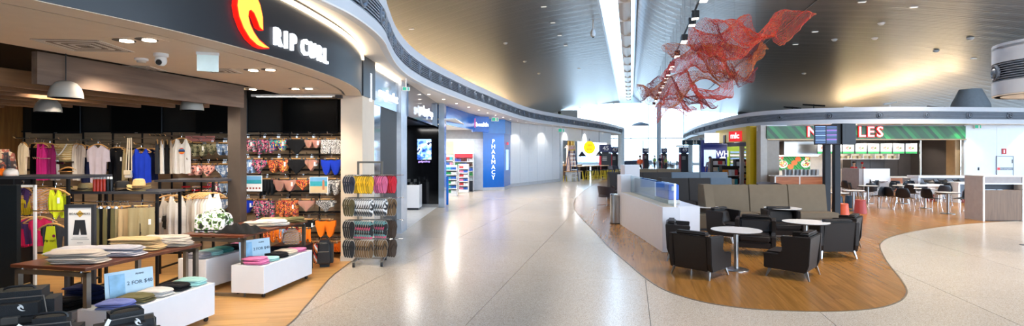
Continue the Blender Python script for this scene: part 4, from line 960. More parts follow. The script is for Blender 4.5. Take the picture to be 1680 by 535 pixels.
hat('cowboy_hat', 158, D2 + .3, zh2, .15, .09, STRAW, 'smaller straw hat behind the cowboy hat', .8, .05)
hat('fedora', 201, D2 + .2, zh2, .19, .15, BSTR, 'black felt fedora on the trouser rack shelf')
hat('fedora', 228, D2 + .15, zh2, .17, .03, STRAW, 'straw fedora lowest in its stack on the rack shelf')
hat('fedora', 228, D2 + .15, zh2 + .035, .165, .15, STRAW, 'straw fedora topmost of its stack on the rack shelf')
RED = mat('bottle_red', 'd8402a', .35)
for k in range(6):
    m_ = RED if k < 4 else BLACKM
    t = thing('drink_bottle', ['orange-red', 'orange-red', 'orange-red', 'orange-red', 'black', 'black'][k] + ' drink bottle with white cap in the row on the hat shelf', 'bottle', (X(155.5 + k * 5.4, D2 + .05), D2 + .05, zh2), 0, ['orange-red bottles on the hat shelf', 'black bottles on the hat shelf'][k > 3])
    MB().lathe([(.024, 0), (.025, .01), (.025, .17), (.018, .185)], 12).build('flask', m_, t, smooth=True); MB().lathe([(.018, .185), (.018, .215), (.01, .22)], 10).build('cap', WHITE, t, smooth=True)
TRO = [('black', 'black'), ('olive', 'olive'), ('khaki', 'khaki'), ('black', 'black'), ('olive', 'olive'), ('tan', 'tan')]
for k in range(13):
    c_ = ['black', 'khaki', 'black', 'olive', 'charcoal', 'black', 'olive', 'tan', 'black', 'olive', 'charcoal', 'khaki', 'tan'][k]
    hang_at('trousers', 'trousers', 160 + k * 4.2, 340, 32, 78, FB[c_], D2 - .02, c_ + ' trousers hanging edge-on below the hats', 'trousers', 1.3 - .25 * (k % 3), c_ + ' trousers below the hats', seed=k % 3)
hang_at('trousers', 'trousers', 232, 339, 38, 82, FB['khaki'], D2 - .12, 'khaki cargo trousers facing out below the straw fedoras', 'trousers', .25, tagc=1)
# third rack: tanks, backpack
D3 = 9.3
zt3 = Z(299, D3)
frame_rack('clothes_rack', 'black steel rack with pale tank tops behind the bag table', X(262, D3), X(350, D3), D3, D3 + .7, zt3, rails=((-.3, Z(319, D3)),))
hang_at('tank_top', 'tank', 290, 322, 32, 74, PT['stripe'], D3 - .12, 'white fine-striped long tank on the third rack', 'top', .1)
hang_at('tank_top', 'tank', 276, 322, 26, 70, FB['stone'], D3 + .02, 'stone tank half hidden behind the small backpack', 'top', .5)
hang_at('tank_top', 'tank', 318, 320, 30, 66, FB['stone'], D3 - .08, 'stone grey tank facing out on the third rack', 'top', .05)
for k in range(6): hang_at('tank_top', 'tank', 328 + k * 4.5, 318, 26, 58, FB[['beige', 'white', 'stone', 'beige', 'white', 'white'][k]], D3 - .04, ['beige', 'white', 'stone', 'beige', 'white', 'white'][k] + ' tank edge-on in the rail behind the palm bag', 'top', .95, 'pale tanks edge-on behind the palm bag ' + ['beige', 'white', 'stone', 'beige', 'white', 'white'][k])
for k in range(3):
    for j in range(2): tag(MB().bx(-.055, .055, -.05, .05, 0, .03).build('swim_pack', PT['kidstripe'] if (k + j) % 2 else FB['red'], loc=(X(305 + k * 17, D3 + .2), D3 + .2, Z(308 + j * 5.5, D3 + .2)), bevel=.008), ['red', 'striped'][(k + j) % 2] + ' folded swim pack on the shelf under the third rack top, spot ' + ['one', 'two', 'three'][k] + [' upper', ' lower'][j], 'swim pack')
MB().bx(X(296, D3), X(349, D3), D3 + .1, D3 + .3, Z(318.5, D3 + .2) - .02, Z(318.5, D3 + .2)).build('pack_shelf', BLACKM, None)
bpy.data.objects['pack_shelf']['label'] = 'narrow black shelf holding folded swim packs'; bpy.data.objects['pack_shelf']['category'] = 'shelf'
c = P(276, 376, D3 - .08); t = thing('backpack', 'small black leather backpack hanging on the third rack post', 'bag', c)
LEATH = mat('black_leather', '26231f', .4, bump=.2)
bag_body(.19, .11, .24, .85, .035, LEATH, 'body', t); MB().hexa([(-.085, -.065, .13), (.085, -.065, .13), (.085, .05, .15), (-.085, .05, .15)], [(-.075, -.05, .25), (.075, -.05, .25), (.075, .05, .26), (-.075, .05, .26)]).build('flap', LEATH, t, bevel=.015)
MB().tube([(-.03, 0, .24), (-.01, .13, .6), (.03, .13, .6), (.04, 0, .24)], .008, 5).build('strap', LEATH, t); link('price_tag', TAGM, t, (-.1, -.06, .2))
# poster stand
t = thing('poster_stand', 'black framed stand sign reading BOARDWALKS with a shorts picture', 'sign', (X(132, 6.9), 6.9, .004), .06)
a0, a1 = Z(408, 6.9), Z(336, 6.9); wv = .165
for s_ in (-1, 1): MB().bx(s_ * wv - .02, s_ * wv + .02, -.02, .02, .02, a1).build('frame_side', DARKG, t)
MB().bx(-wv, wv, -.02, .02, a1 - .04, a1).build('frame_top', DARKG, t); MB().bx(-wv, wv, -.02, .02, a0 - .04, a0).build('frame_bottom', DARKG, t)
MB().bx(-.2, .2, -.16, .16, 0, .02).build('foot', DARKG, t)
pp = MB().bx(-wv + .02, wv - .02, -.008, .008, a0, a1 - .04).build('poster', WHITE, t)
plate([(-.045, .0), (0, -.045), (.045, 0), (0, .045)], -.012, -.008).build('diamond_print', mat('amber_print', 'c8a048', .5), pp).location = (0, 0, a1 - .12)
text('BOARDWALKS', .038, BLACK, 'title_print', pp, TR(0, -.014, a1 - .12), ext=.001)
hz = a1 - .2
plate([(-.06, 0), (.06, 0), (.085, -.19), (.015, -.19), (0, -.1), (-.015, -.19), (-.085, -.19)], -.012, -.008).build('shorts_print', mat('print_dark', '22262c', .6), pp).location = (0, 0, hz)
for k, (wd_, dz_) in enumerate([(.09, .225), (.11, .245), (.035, .29)]): MB().bx(-wd_, wd_, -.01, -.008, hz - dz_ - .006, hz - dz_).build('caption_line', mat('print_grey', '8a8a8c', .6), pp)

# ------------------------------------------------------------------ tables, drawers, folded stock
TOPW = wood('walnut_top', '4a2416', '6a3822', .3, stretch=(1, 8, 8), rnd=.05)
LEGM = mat('brushed_leg', '8d8880', .35, .9)
def shop_table(label, A, B, Cc, z=.9):
    """A near corner by the aisle, B far corner by the aisle, Cc near corner inside"""
    ey = (B - A); ly = ey.length; rz = math.atan2(ey.y, ey.x) - PI / 2; ex = (Cc - A).length
    t = thing('shop_table', label, 'table', (A.x, A.y, .004), rz)
    MB().bx(-ex, 0, 0, ly, z - .035, z).build('table_top', TOPW, t, bevel=.004)
    for y_ in (.03, ly - .08):
        for x_ in (-ex + .02, -.07): MB().bx(x_, x_ + .05, y_, y_ + .05, 0, z - .06).build('leg', LEGM, t)
        MB().bx(-ex + .02, -.02, y_, y_ + .05, z - .105, z - .06).build('top_bar', LEGM, t); MB().bx(-ex + .07, -.07, y_, y_ + .05, 0, .04).build('foot_bar', LEGM, t)
    for x_ in (-ex + .1, -.12):
        for y_ in (.05, ly - .06): MB().cyl((x_, y_, z - .06), (x_, y_, z - .035), .012, n=8).build('spacer', CHROME, t)
    return t
TA, TB, TC = G(140, 441, .9), G(331, 400, .9), G(2, 437, .9)
t1 = shop_table('walnut-topped steel table with folded shorts nearest the luggage', TA, TB, TC)
T2A, T2B, T2C = G(400, 387, .9), G(505, 362, .9), G(303, 383, .9)
t2 = shop_table('walnut-topped steel table carrying the palm print bag', T2A, T2B, T2C)
def drawer(label, A, B, wd_, h=.47, side=-1):
    ey = (B - A); ly = ey.length; rz = math.atan2(ey.y, ey.x) - PI / 2
    t = thing('display_box', label, 'display box', (A.x, A.y, .004), rz)
    MB().bx(-wd_, 0, 0, ly, .07, h).build('carcass', WHITEG, t, bevel=.004)
    MB().bx(-wd_ + .02, -.02, .02, ly - .02, h - .012, h + .002).build('top_tray', WHITE, t)
    for x_ in (-wd_ + .06, -.06):
        for y_ in (.08, ly - .08):
            w_ = MB().cyl((x_ - .012, y_, .03), (x_ + .012, y_, .03), .03, n=12).build('caster', BLACK, t)
    return t
bA, bB = G(200, 513.5, .47), G(352.5, 464, .47)
b1 = drawer('white gloss box on casters with folded tees under the shorts table', bA, bB, .55)
cA, cB = G(433, 437.4, .47), G(512, 410.5, .47)
b2 = drawer('white gloss box on casters with pink folded tees under the bag table', cA, cB, .52)
b3 = drawer('grey-white box on casters with mint folded shirts behind the bag table leg', T2C + Vector((.32, .0, -.9)), T2C + Vector((.6, 1.25, -.9)), .5, .5)
b4 = drawer('grey-white box on casters holding jeans under the shorts table', TC + Vector((.52, .25, -.9)), TC + Vector((.8, 1.35, -.9)), .5, .32)
def fold_mesh(w_, d_, t_, seed, m, name):
    rs = random.Random(seed); ph = [rs.uniform(0, 6) for _ in range(4)]
    def f(u, v):
        a = 2 * PI * u; c_, s_ = math.cos(a), math.sin(a); e = .28
        x = w_ / 2 * math.copysign(abs(c_) ** e, c_); y = d_ / 2 * math.copysign(abs(s_) ** e, s_)
        r = [0, 1, 1.015, 1, 0][0] if False else None
        lv = [(.0, 0.08), (.9, 0.06), (1.01, .45), (.93, .95), (.55, 1.06), (0, 1.0)][int(round(v * 5))]
        wob = .22 * math.sin(x * 17 + ph[0] + 5 * y) + .18 * math.sin(y * 23 + ph[1] - 4 * x)
        return (x * lv[0], y * lv[0], t_ * (lv[1] + (wob if lv[1] > .4 else 0)))
    return MB().grid(f, 28, 5, cu=True).mesh(name, m, smooth=True)
def stack(parent_thing, name, lx, ly, z, n, w_, d_, t_, m, label, cat, rz=0, group=None, jit=.008):
    """n folded pieces piled up; lx, ly in the carrying thing's own axes"""
    M = parent_thing.matrix_basis; rs = random.Random(hash(label) % 999 if False else len(label)); me_ = [fold_mesh(w_, d_, t_, q, m, name) for q in (1, 2)]
    words_ = label
    for k in range(n):
        p_ = M @ Vector((lx + rs.uniform(-jit, jit) - jit * .8 * k, ly + rs.uniform(-jit, jit), z + k * t_ + .003))
        o = link(name, me_[k % 2], None, p_, parent_thing.rotation_euler.z + rz + rs.uniform(-.06, .06))
        tag(o, (words_ + ', topmost of its pile') if k == n - 1 else ('under layer of the pile: ' + words_), cat, None if k == n - 1 else words_)
L1 = (bB - bA).length; L2 = (cB - cA).length
for k, (c_, nm, n_) in enumerate([('slate', 'periwinkle blue', 3), ('olive', 'olive green', 3), ('white', 'white', 3), ('black', 'black', 3), ('mint', 'mint', 3)]):
    stack(b1, 'folded_tee', -.2, .12 + L1 / 5.15 * k, .475, n_, .32, .22, .022, FB[c_], nm + ' folded tee on the long white box', 'folded shirt', .1)
for k, (c_, nm, n_) in enumerate([('pink', 'pink', 4), ('mint', 'mint', 2), ('black', 'black', 3), ('beige', 'oatmeal', 3), ('pink', 'rose pink', 2)]):
    stack(b2, 'folded_tee', -.2, .12 + L2 / 5.15 * k, .475, n_, .32, .22, .022, FB[c_], nm + ' folded tee on the box under the bag table', 'folded shirt', -.1)
for k, (c_, nm) in enumerate([('ltgrey', 'pale grey'), ('mint', 'pale mint'), ('teal', 'teal'), ('black', 'black'), ('pink', 'pink')]):
    stack(b3, 'folded_shirt', -.25, .12 + .24 * k, .505, 3, .34, .22, .022, FB[c_], nm + ' folded shirt on the box behind the table leg', 'folded shirt')
for k, (c_, nm) in enumerate([('black', 'black'), ('navy', 'dark navy'), ('ltgrey', 'bleached grey'), ('slate', 'faded blue')]):
    stack(b4, 'folded_jeans', -.25, .14 + .25 * k, .325, [4, 7, 4, 3][k], .36, .24, .026, FB[c_], nm + ' folded jeans in the box under the shorts table', 'jeans', 0, jit=.015)
LT1 = (TB - TA).length; LT2 = (T2B - T2A).length
for k, (c_, nm, n_, x_, y_) in enumerate([('stone', 'stone grey', 6, -.34, .24), ('ltgrey', 'blue-grey', 5, -.62, .5), ('ltgrey', 'lilac grey', 5, -.3, .66), ('tan', 'tan', 7, -.4, 1.03), ('stone', 'pale grey', 6, -.25, 1.32), ('lilac', 'lilac', 4, -.62, 1.25)]):
    stack(t1, 'folded_shorts', x_, y_, .9, n_, .52, .27, .02, FB[c_], nm + ' folded shorts on the shorts table', 'shorts', .25, jit=.02)
    p_ = t1.matrix_basis @ Vector((x_ - .2, y_ - .14, .9 + .016 * n_))
    o = tag(link('swing_tag', TAGM, None, p_, .6), 'white swing tag hanging off the %s folded shorts' % nm, 'tag')
for k, (c_, nm, n_, x_, y_) in enumerate([('beige', 'cream', 4, -.35, .95), ('white', 'white', 5, -.2, 1.05), ('khaki', 'khaki', 4, -.4, 1.45), ('olive', 'olive striped', 4, -.15, 1.5)]):
    stack(t2, 'folded_shorts', x_, y_, .9, n_, .46, .26, .018, FB[c_], nm + ' folded shorts on the bag table', 'shorts', .2, jit=.02)
# palm bag and black bundle
M2 = t2.matrix_basis
p_ = M2 @ Vector((-.72, .32, .905)); t = thing('palm_print_bag', 'round-topped weekender bag printed with green palm leaves', 'bag', p_, t2.rotation_euler.z + .12)
def duffel(w_, d_, h, m, base_m, parent):
    pr = [(-d_ / 2, .0), (-d_ / 2, h * .45), (-d_ * .42, h * .75), (-d_ * .22, h * .96), (0, h), (d_ * .22, h * .96), (d_ * .42, h * .75), (d_ / 2, h * .45), (d_ / 2, 0)]
    def f(u, v):
        k = v * (len(pr) - 1); i = min(int(k), len(pr) - 2); fr = k - i
        y = pr[i][0] * (1 - fr) + pr[i + 1][0] * fr; z = pr[i][1] * (1 - fr) + pr[i + 1][1] * fr
        sx_ = -1 + 2 * u; sh_ = 1 - .12 * abs(sx_) ** 6
        return (sx_ * w_ / 2, y * sh_, z * sh_ + .01 * math.sin(sx_ * 9 + z * 20))
    mb = MB().grid(f, 14, 16); n_ = 15
    mb.add([f(0, k / 16) for k in range(17)], [tuple(range(17))]); mb.add([f(1, k / 16) for k in range(17)], [tuple(range(16, -1, -1))])
    mb.build('body', m, parent, smooth=True); MB().bx(-w_ / 2 - .004, w_ / 2 + .004, -d_ / 2 - .006, d_ / 2 + .006, -.0, h * .2).build('base_panel', base_m, parent, bevel=.02, seg=2)
duffel(.46, .28, .29, PT['leafbag'], BLACK, t)
for s_ in (-.1, .1): MB().tube(spline([(-.12, s_, .24), (-.1, s_ * .8, .31), (.0, s_ * .6, .335), (.1, s_ * .8, .31), (.12, s_, .24)], 4), .012, 6).build('handle', PT['leafbag'], t, smooth=True)
p_ = M2 @ Vector((-.25, .33, .905))
def crumple(u, v):
    x, y = (u - .5) * .62, (v - .5) * .42; e = max(0, 1 - (2 * abs(u - .5)) ** 3) * max(0, 1 - (2 * abs(v - .5)) ** 3)
    return (x, y, e * (.11 - .08 * (u - .5)) + (.02 * math.sin(22 * u + 14 * v) * e))
tag(MB().grid(crumple, 40, 26).build('black_garment', FB['black'], smooth=True, loc=p_, rz=t2.rotation_euler.z), 'crumpled black knit lying beside the palm bag', 'garment')
# price cards
def price_card(parent_thing, lx, ly, z, label, rz):
    p_ = parent_thing.matrix_basis @ Vector((lx, ly, z)); t = thing('price_card', label, 'sign', p_, rz)
    MB().bx(-.24, .24, -.004, .004, 0, .3).build('card', mat('card_blue', 'bcd6e6', .5), t).rotation_euler = (-.12, 0, 0)
    MB().bx(-.2, -.05, -.012, -.006, .02, .27).build('model_print', mat('card_blue_tone', '88b6d6', .5, var=.3, scale=9), t).rotation_euler = (-.12, 0, 0)
    text('2 FOR $40', .058, mat('print_navy', '3a5068', .6), 'price_print', t, TR(.1, .01, .15, 0, -.12), ext=.002)
    text('PLAINS', .026, MATS['print_navy'], 'heading_print', t, TR(.1, .018, .245, 0, -.12), ext=.002)
    MB().bx(-.24, .24, -.03, .05, 0, .008).build('stand', CHROME, t)
price_card(b1, -.42, .5, .478, 'pale blue 2 FOR $40 card standing on the long white box', 1.0)
price_card(b2, -.42, .42, .478, 'pale blue 2 FOR $40 card standing on the box by the pink tees', .95)
# luggage
BAG = mat('bag_nylon', '1a1b1e', .6, bump=.35, bscale=150)
GREYN = mat('bag_grey', '4a4744', .55)
def luggage(label, loc, rz, w_, d_, h):
    t = thing('travel_bag', label, 'luggage', loc, rz)
    MB().bx(-w_ / 2, w_ / 2, -d_ / 2, d_ / 2, .0, h).build('body', BAG, t, smooth=True, bevel=.09, seg=4)
    MB().bx(-w_ * .42, w_ * .42, -d_ / 2 - .05, -d_ / 2 + .05, h * .08, h * .52).build('front_pocket', BAG, t, smooth=True, bevel=.035, seg=3)
    MB().bx(-w_ / 2 - .004, w_ / 2 + .004, -d_ / 2 - .054, -d_ / 2 + .0, h * .56, h * .64).build('webbing', BLACK, t)
    MB().bx(-.06, .06, -d_ / 2 - .06, -d_ / 2, h * .54, h * .66).build('strap_patch', GREYN, t, bevel=.008)
    MB().tube(spline([(-.11, -.03, h - .015), (-.08, -.03, h + .025), (.08, -.03, h + .025), (.11, -.03, h - .015)], 5), .011, 6).build('handle', BLACK, t, smooth=True)
    plate(logo_poly(.0002, .00014), -d_ / 2 - .006, -d_ / 2 + .03).build('curl_emblem', WHITE, t).location = (0.02, 0, h * .72)
    link('price_tag', TAGM, t, (-.14, -d_ / 2 - .02, h * .98)).rotation_euler = (-.5, .7, .2)
    MB().tube([(-w_ * .46, -d_ / 2 * .9, h * .45), (-w_ * .4, -d_ / 2 * .95, h * .93), (w_ * .4, -d_ / 2 * .95, h * .93), (w_ * .46, -d_ / 2 * .9, h * .45)], .007, 5).build('zip', mat('zip_grey', '77706a', .4, .6), t)
    return t
tag(MB().bx(-1.0, 1.1, -.45, .5, 0, .36).build('luggage_plinth', BLACKM, loc=(-4.1, 4.55, .004), rz=.2, bevel=.01), 'low black plinth carrying the black travel bags', 'plinth')
luggage('big black wheeled travel bag with white curl emblem beside the table leg', (-4.32, 4.72, .365), .45, .52, .4, .54)
luggage('black travel bag half cut off at the frame edge', (-4.83, 4.62, .365), .6, .46, .38, .52)
luggage('small black bag with grey strap in front of the big bag', (-3.72, 4.34, .365), .4, .4, .3, .42)
luggage('low black bag with white curl emblem leaning on the white box', (-3.33, 4.62, .365), .8, .42, .34, .38)
c = G(531, 440); t = thing('sports_bag', 'black orange and white striped sports bag standing on the floor', 'bag', (c.x - .05, c.y + .15, .004), .25)
MB().bx(-.13, .17, -.16, .16, 0, .5).build('body', BLACK, t, smooth=True, bevel=.07, seg=3)
MB().bx(-.165, -.1, -.14, .14, .06, .44).build('striped_side', PT['sport'], t, smooth=True, bevel=.03, seg=2)
MB().bx(-.1, .12, -.175, -.15, .08, .3).build('front_pocket', BLACK, t, bevel=.02)
MB().tube([(-.05, 0, .48), (-.03, 0, .55), (.05, 0, .55), (.07, 0, .48)], .012, 6).build('handle', BLACK, t, smooth=True)
p_ = t2.matrix_basis @ Vector((-.32, 1.62, .47))
t = thing('swim_bag', 'red and yellow patterned bag behind the price card', 'bag', (p_.x + .05, p_.y + .12, .48)); bag_body(.36, .2, .26, .85, .06, PT['kidstripe'], 'body', t)
MB().tube([(-.1, 0, .25), (-.06, 0, .33), (.06, 0, .33), (.1, 0, .25)], .012, 6).build('handle', FB['red'], t)
tag(MB().bx(-.3, .3, -.2, .2, 0, .47).build('display_plinth', BLACKM, loc=(p_.x + .05, p_.y + .12, .004), bevel=.01), 'low black plinth under the red and yellow bag', 'plinth')
# paisley and orange swimwear glimpsed between table and wall
for k in range(7):
    c = P(425 + k * 10, 372, 9.9 + .02 * k); hang('swimwear', ['ruffle', 'bra', 'brief'][k % 3], .3, .26, [PT['paisley'], FB['orange'], PT['aztec'], PT['tie'], PT['paisley'], PT['aztec'], FB['orange']][k], (c.x, 10.4, P(0, 366, 10.4).z), .2 * math.sin(k * 3),
         ['flame print ruffle top', 'orange bikini top', 'aztec bikini bottom', 'pale blue ruffle top', 'flame print bikini top', 'aztec brief', 'orange ruffle top'][k] + ' below the bag table edge', 'swimwear')
tag(MB().tube([(P(418, 0, 10.4).x, 10.42, P(0, 366, 10.4).z), (P(492, 0, 10.4).x, 10.42, P(0, 366, 10.4).z)], .012, 6).build('hang_bar', RAILM), 'black bar of swimwear seen under the bag table edge', 'rail')

# ------------------------------------------------------------------ sandal spinner
RX, RY = G(610, 431).x, G(610, 431).y - .12
t = thing('sandal_rack', 'wheeled steel rack crowded with flip-flops beside the beige pier', 'rack', (RX, RY, .004), .12)
ztop = Z(265, RY)
for s_ in (-.22, .22): MB().bx(s_ - .018, s_ + .018, -.018, .018, .12, ztop).build('upright', LEGM, t)
MB().bx(-.22, .22, -.018, .018, ztop - .036, ztop).build('top_bar', LEGM, t)
for s_ in (-.25, .25):
    MB().bx(s_ - .025, s_ + .025, -.34, .34, .09, .12).build('foot', LEGM, t)
    for e_ in (-.31, .31):
        o = MB().cyl((s_ - .02, e_, .045), (s_ + .02, e_, .045), .045, n=14).build('caster', BLACK, t, smooth=True)
MB().bx(-.25, .25, -.02, .02, .09, .12).build('foot_brace', LEGM, t)
tiers = [Z(y_, RY) for y_ in (289, 326, 362, 393)]
for z in tiers:
    MB().bx(-.4, .4, -.012, .012, z + .0, z + .025).build('tier_bar', LEGM, t)
def sole(seed=0):
    out = []
    for k in range(22):
        a = 2 * PI * k / 22; x, z = .045 * math.cos(a), .125 * math.sin(a)
        x *= 1.0 + .22 * math.sin(a) - .18 * math.exp(-((math.sin(a) + .15) ** 2) / .06); out.append((x, z - .125))
    return out
SOLE = sole()
def flip_mesh(m, ms):
    a = plate(SOLE, -.009, .009).mesh('sole', m, smooth=False)
    b_ = MB().tube([(-.034, -.012, -.14), (-.018, -.03, -.09), (0, -.014, -.045), (.018, -.03, -.09), (.034, -.012, -.14)], .007, 5).mesh('strap', ms, smooth=True)
    c_ = plate([(x * 1.09, (z + .125) * 1.05 - .125) for x, z in SOLE], .0, .013).mesh('sole_rim', RIMW if ms.name in ('foam_black', 'foam_navy', 'foam_olive', 'foam_floral') else RIMD, smooth=False)
    return a, b_, c_
RIMW = mat('foam_rim_pale', 'b8b2a8', .75); RIMD = mat('foam_rim_dark', '2a211c', .75)
FL = {}
def flips(lx, ly, z, n, ang, m, ms, nm, tier, step=.05):
    key = (m.name, ms.name)
    if key not in FL: FL[key] = flip_mesh(m, ms)
    a, b_, c3 = FL[key]
    M = t.matrix_basis
    for k in range(n):                                 # one behind the other along the slanted peg
        o_ = Vector((lx + math.sin(ang) * (.02 + step * k), ly - math.cos(ang) * (.02 + step * k) - .03, z))
        g = thing('flip_flop', '%s flip-flop on the %s tier of the sandal rack' % (nm, tier), 'sandal', M @ o_, t.rotation_euler.z + ang * .25 - .1, '%s flip-flops, %s tier' % (nm, tier))
        link('sole', a, g); link('strap', b_, g); link('sole_rim', c3, g); g.scale = (1.25, 1, 1.3)
def peg(lx, ly, z, ang): MB().tube([(lx, ly, z), (lx + math.sin(ang) * .38, ly - math.cos(ang) * .38, z + .01)], .005, 5).build('peg', CHROME, t)
S_ = lambda n, c_: mat('foam_' + n, c_, .75, rnd=.28)
FO = dict(navy=S_('navy', '1f2438'), yellow=S_('yellow', 'e8b81c'), pink=S_('pink', 'd86a92'), red=S_('red', 'c01c30'), olive=S_('olive', '4a4226'), black=S_('black', '1a1a1c'), brown=S_('brown', '6e5334'), dkbrown=S_('dkbrown', '423226'),
          mono=ramp_mat('foam_mono', 'cells', ['2a2c30', 'd8d8da', '6a6e74', 'e8e8e8'], 26), fl=ramp_mat('foam_floral', 'cells', ['17171a', 'c8486e', '222226', '5a8a8a', '17171a'], 30))
TI = ['top', 'second', 'third', 'lowest']
LAY = [[('navy', 'navy'), ('yellow', 'yellow'), ('pink', 'pink'), ('red', 'red')], [('olive', 'olive'), ('mono', 'black and white'), ('mono', 'black and white print'), ('brown', 'brown')],
       [('black', 'black'), ('fl', 'pink floral'), ('fl', 'dark floral'), ('dkbrown', 'dark brown')], [('black', 'black'), ('brown', 'tan brown'), ('brown', 'brown'), ('dkbrown', 'dark brown')]]
for i, z in enumerate(tiers):
    for j, (lx, ly, ang, n_) in enumerate([(-.46, 0, 1.0, 4), (-.29, 0, 1.1, 8), (.09, 0, 1.1, 5), (.3, 0, 1.1, 4)]):
        peg(lx, ly, z + .012, ang); c_, nm = LAY[i][j]; flips(lx, ly, z, n_, ang, FO[c_], FO['black'] if c_ in ('mono', 'brown') else FO[c_], nm, TI[i])
# ================================================================== lounge furniture
HIDE = mat('brown_leather', '211a17', .5, spec=.35, var=.08, bump=.15, bscale=90)
def make_armchair():
    t = thing('armchair', 'x', 'armchair', (0, 0, 0))
    prof = [(-.36, .15), (-.36, .40), (-.13, .40), (-.07, .47), (-.1, .70), (.36, .72), (.335, .26), (.29, .13)]     # side view: y, z
    for s in (-1, 1):
        mb = MB(); a, b_ = (s * .39, s * .31)
        n = len(prof); mb.add([(a, y, z) for y, z in prof] + [(b_, y, z) for y, z in prof], [tuple(range(n)), tuple(range(2 * n - 1, n - 1, -1))] + [(k, n + k, n + (k + 1) % n, (k + 1) % n) for k in range(n)])
        mb.build('arm_panel', HIDE, t, bevel=.012, seg=2)
    MB().hexa([(-.31, .2, .135), (.31, .2, .135), (.31, .29, .13), (-.31, .29, .13)], [(-.31, .27, .71), (.31, .27, .71), (.31, .358, .718), (-.31, .358, .718)]).build('back_panel', HIDE, t, bevel=.012, seg=2)
    MB().bx(-.305, .305, -.35, .22, .15, .27).build('seat_base', HIDE, t, bevel=.012, seg=2)
    MB().bx(-.3, .3, -.375, .2, .275, .42).build('seat_cushion', HIDE, t, smooth=True, bevel=.035, seg=3)
    MB().hexa([(-.3, .08, .42), (.3, .08, .42), (.3, .24, .42), (-.3, .24, .42)], [(-.3, .17, .69), (.3, .17, .69), (.3, .27, .69), (-.3, .27, .69)]).build('back_cushion', HIDE, t, smooth=True, bevel=.03, seg=3)
    MB().bx(-.29, .29, .17, .33, .715, .775).build('headrest', HIDE, t, smooth=True, bevel=.028, seg=3)
    for sx_ in (-1, 1):
        for sy_ in (-1, 1):
            MB().hexa([(sx_ * .35 - .009, sy_ * .33 - .01, 0), (sx_ * .35 + .009, sy_ * .33 - .01, 0), (sx_ * .35 + .009, sy_ * .33 + .01, 0), (sx_ * .35 - .009, sy_ * .33 + .01, 0)],
                      [(sx_ * .32 - .016, sy_ * .27 - .03, .15), (sx_ * .32 + .016, sy_ * .27 - .03, .15), (sx_ * .32 + .016, sy_ * .27 + .03, .15), (sx_ * .32 - .016, sy_ * .27 + .03, .15)]).build('leg', STEEL, t)
        MB().bx(sx_ * .32 - .012, sx_ * .32 + .012, -.27, .27, .125, .15).build('leg_rail', CHROME, t)
    return t
ac = make_armchair()
def fz(fx, fy): return math.atan2(fx, -fy)             # front of the chair (-Y) turned to face (fx, fy)
CH_ = [((3.24, 9.26), (.74, .67), 'brown leather armchair with its back turned, nearest the wood edge beside the white divider'), ((3.42, 10.62), (.95, -.3), 'brown leather armchair tight against the end of the white divider'),
       ((5.1, 11.25), (-.45, -.9), 'brown leather armchair facing the pedestal table with its seat in full view'), ((4.82, 9.2), (-.74, .67), 'brown leather armchair in side view with its back to the curved floor edge'),
       ((6.48, 10.95), (.0, 1), 'brown leather armchair with its square back turned, beside the second table'), ((7.2, 11.75), (-.75, .66), 'brown leather armchair at the corner near the orange stool'),
       ((6.55, 13.0), (-.1, -1), 'brown leather armchair facing out in front of the tan booth'), ((5.2, 12.9), (.6, -.8), 'brown leather armchair half hidden behind the one facing the table')]
for i, (p_, f_, lab) in enumerate(CH_):
    if i == 0: ac.location = (p_[0], p_[1], .004); ac.rotation_euler = (0, 0, fz(*f_)); tag(ac, lab, 'armchair', 'brown leather armchairs in the lounge')
    else: dup(ac, (p_[0], p_[1], .004), fz(*f_), lab)
TTOP = mat('table_white', 'e6e2de', .25, var=.02); TEDGE = mat('table_edge', '3a302a', .5)
def make_pedestal(r=.43, h=.72):
    t = thing('pedestal_table', 'x', 'table', (0, 0, 0))
    MB().lathe([(0, h - .005), (r, h - .005), (r, h), (0, h)], 40).build('table_top', TTOP, t)
    MB().lathe([(0, h - .028), (r - .012, h - .028), (r, h - .018), (r, h - .005), (0, h - .005)], 40).build('edge_band', TEDGE, t)
    MB().lathe([(.038, .02), (.038, h - .028)], 18).build('column', STEEL, t, smooth=True)
    MB().lathe([(.21, 0), (.21, .012), (.2, .018), (.045, .022), (.038, .03)], 28).build('base', STEEL, t, smooth=True)
    return t
pt = make_pedestal(); pt.location = (4.02, 9.62, .004); tag(pt, 'round white pedestal table between the two foremost armchairs', 'table', 'round white lounge tables')
c = G(1322, 364, .72); dup(pt, (c.x, c.y, .004), 0, 'round white pedestal table beside the square-backed armchair')
c = G(1287, 342, .72); dup(pt, (c.x, c.y + .1, .004), 0, 'round white pedestal table just in front of the tan booth')
c = G(1158, 333, .72); dup(pt, (c.x, c.y, .004), 0, 'round white pedestal table inside the charcoal booth', scale=.85)
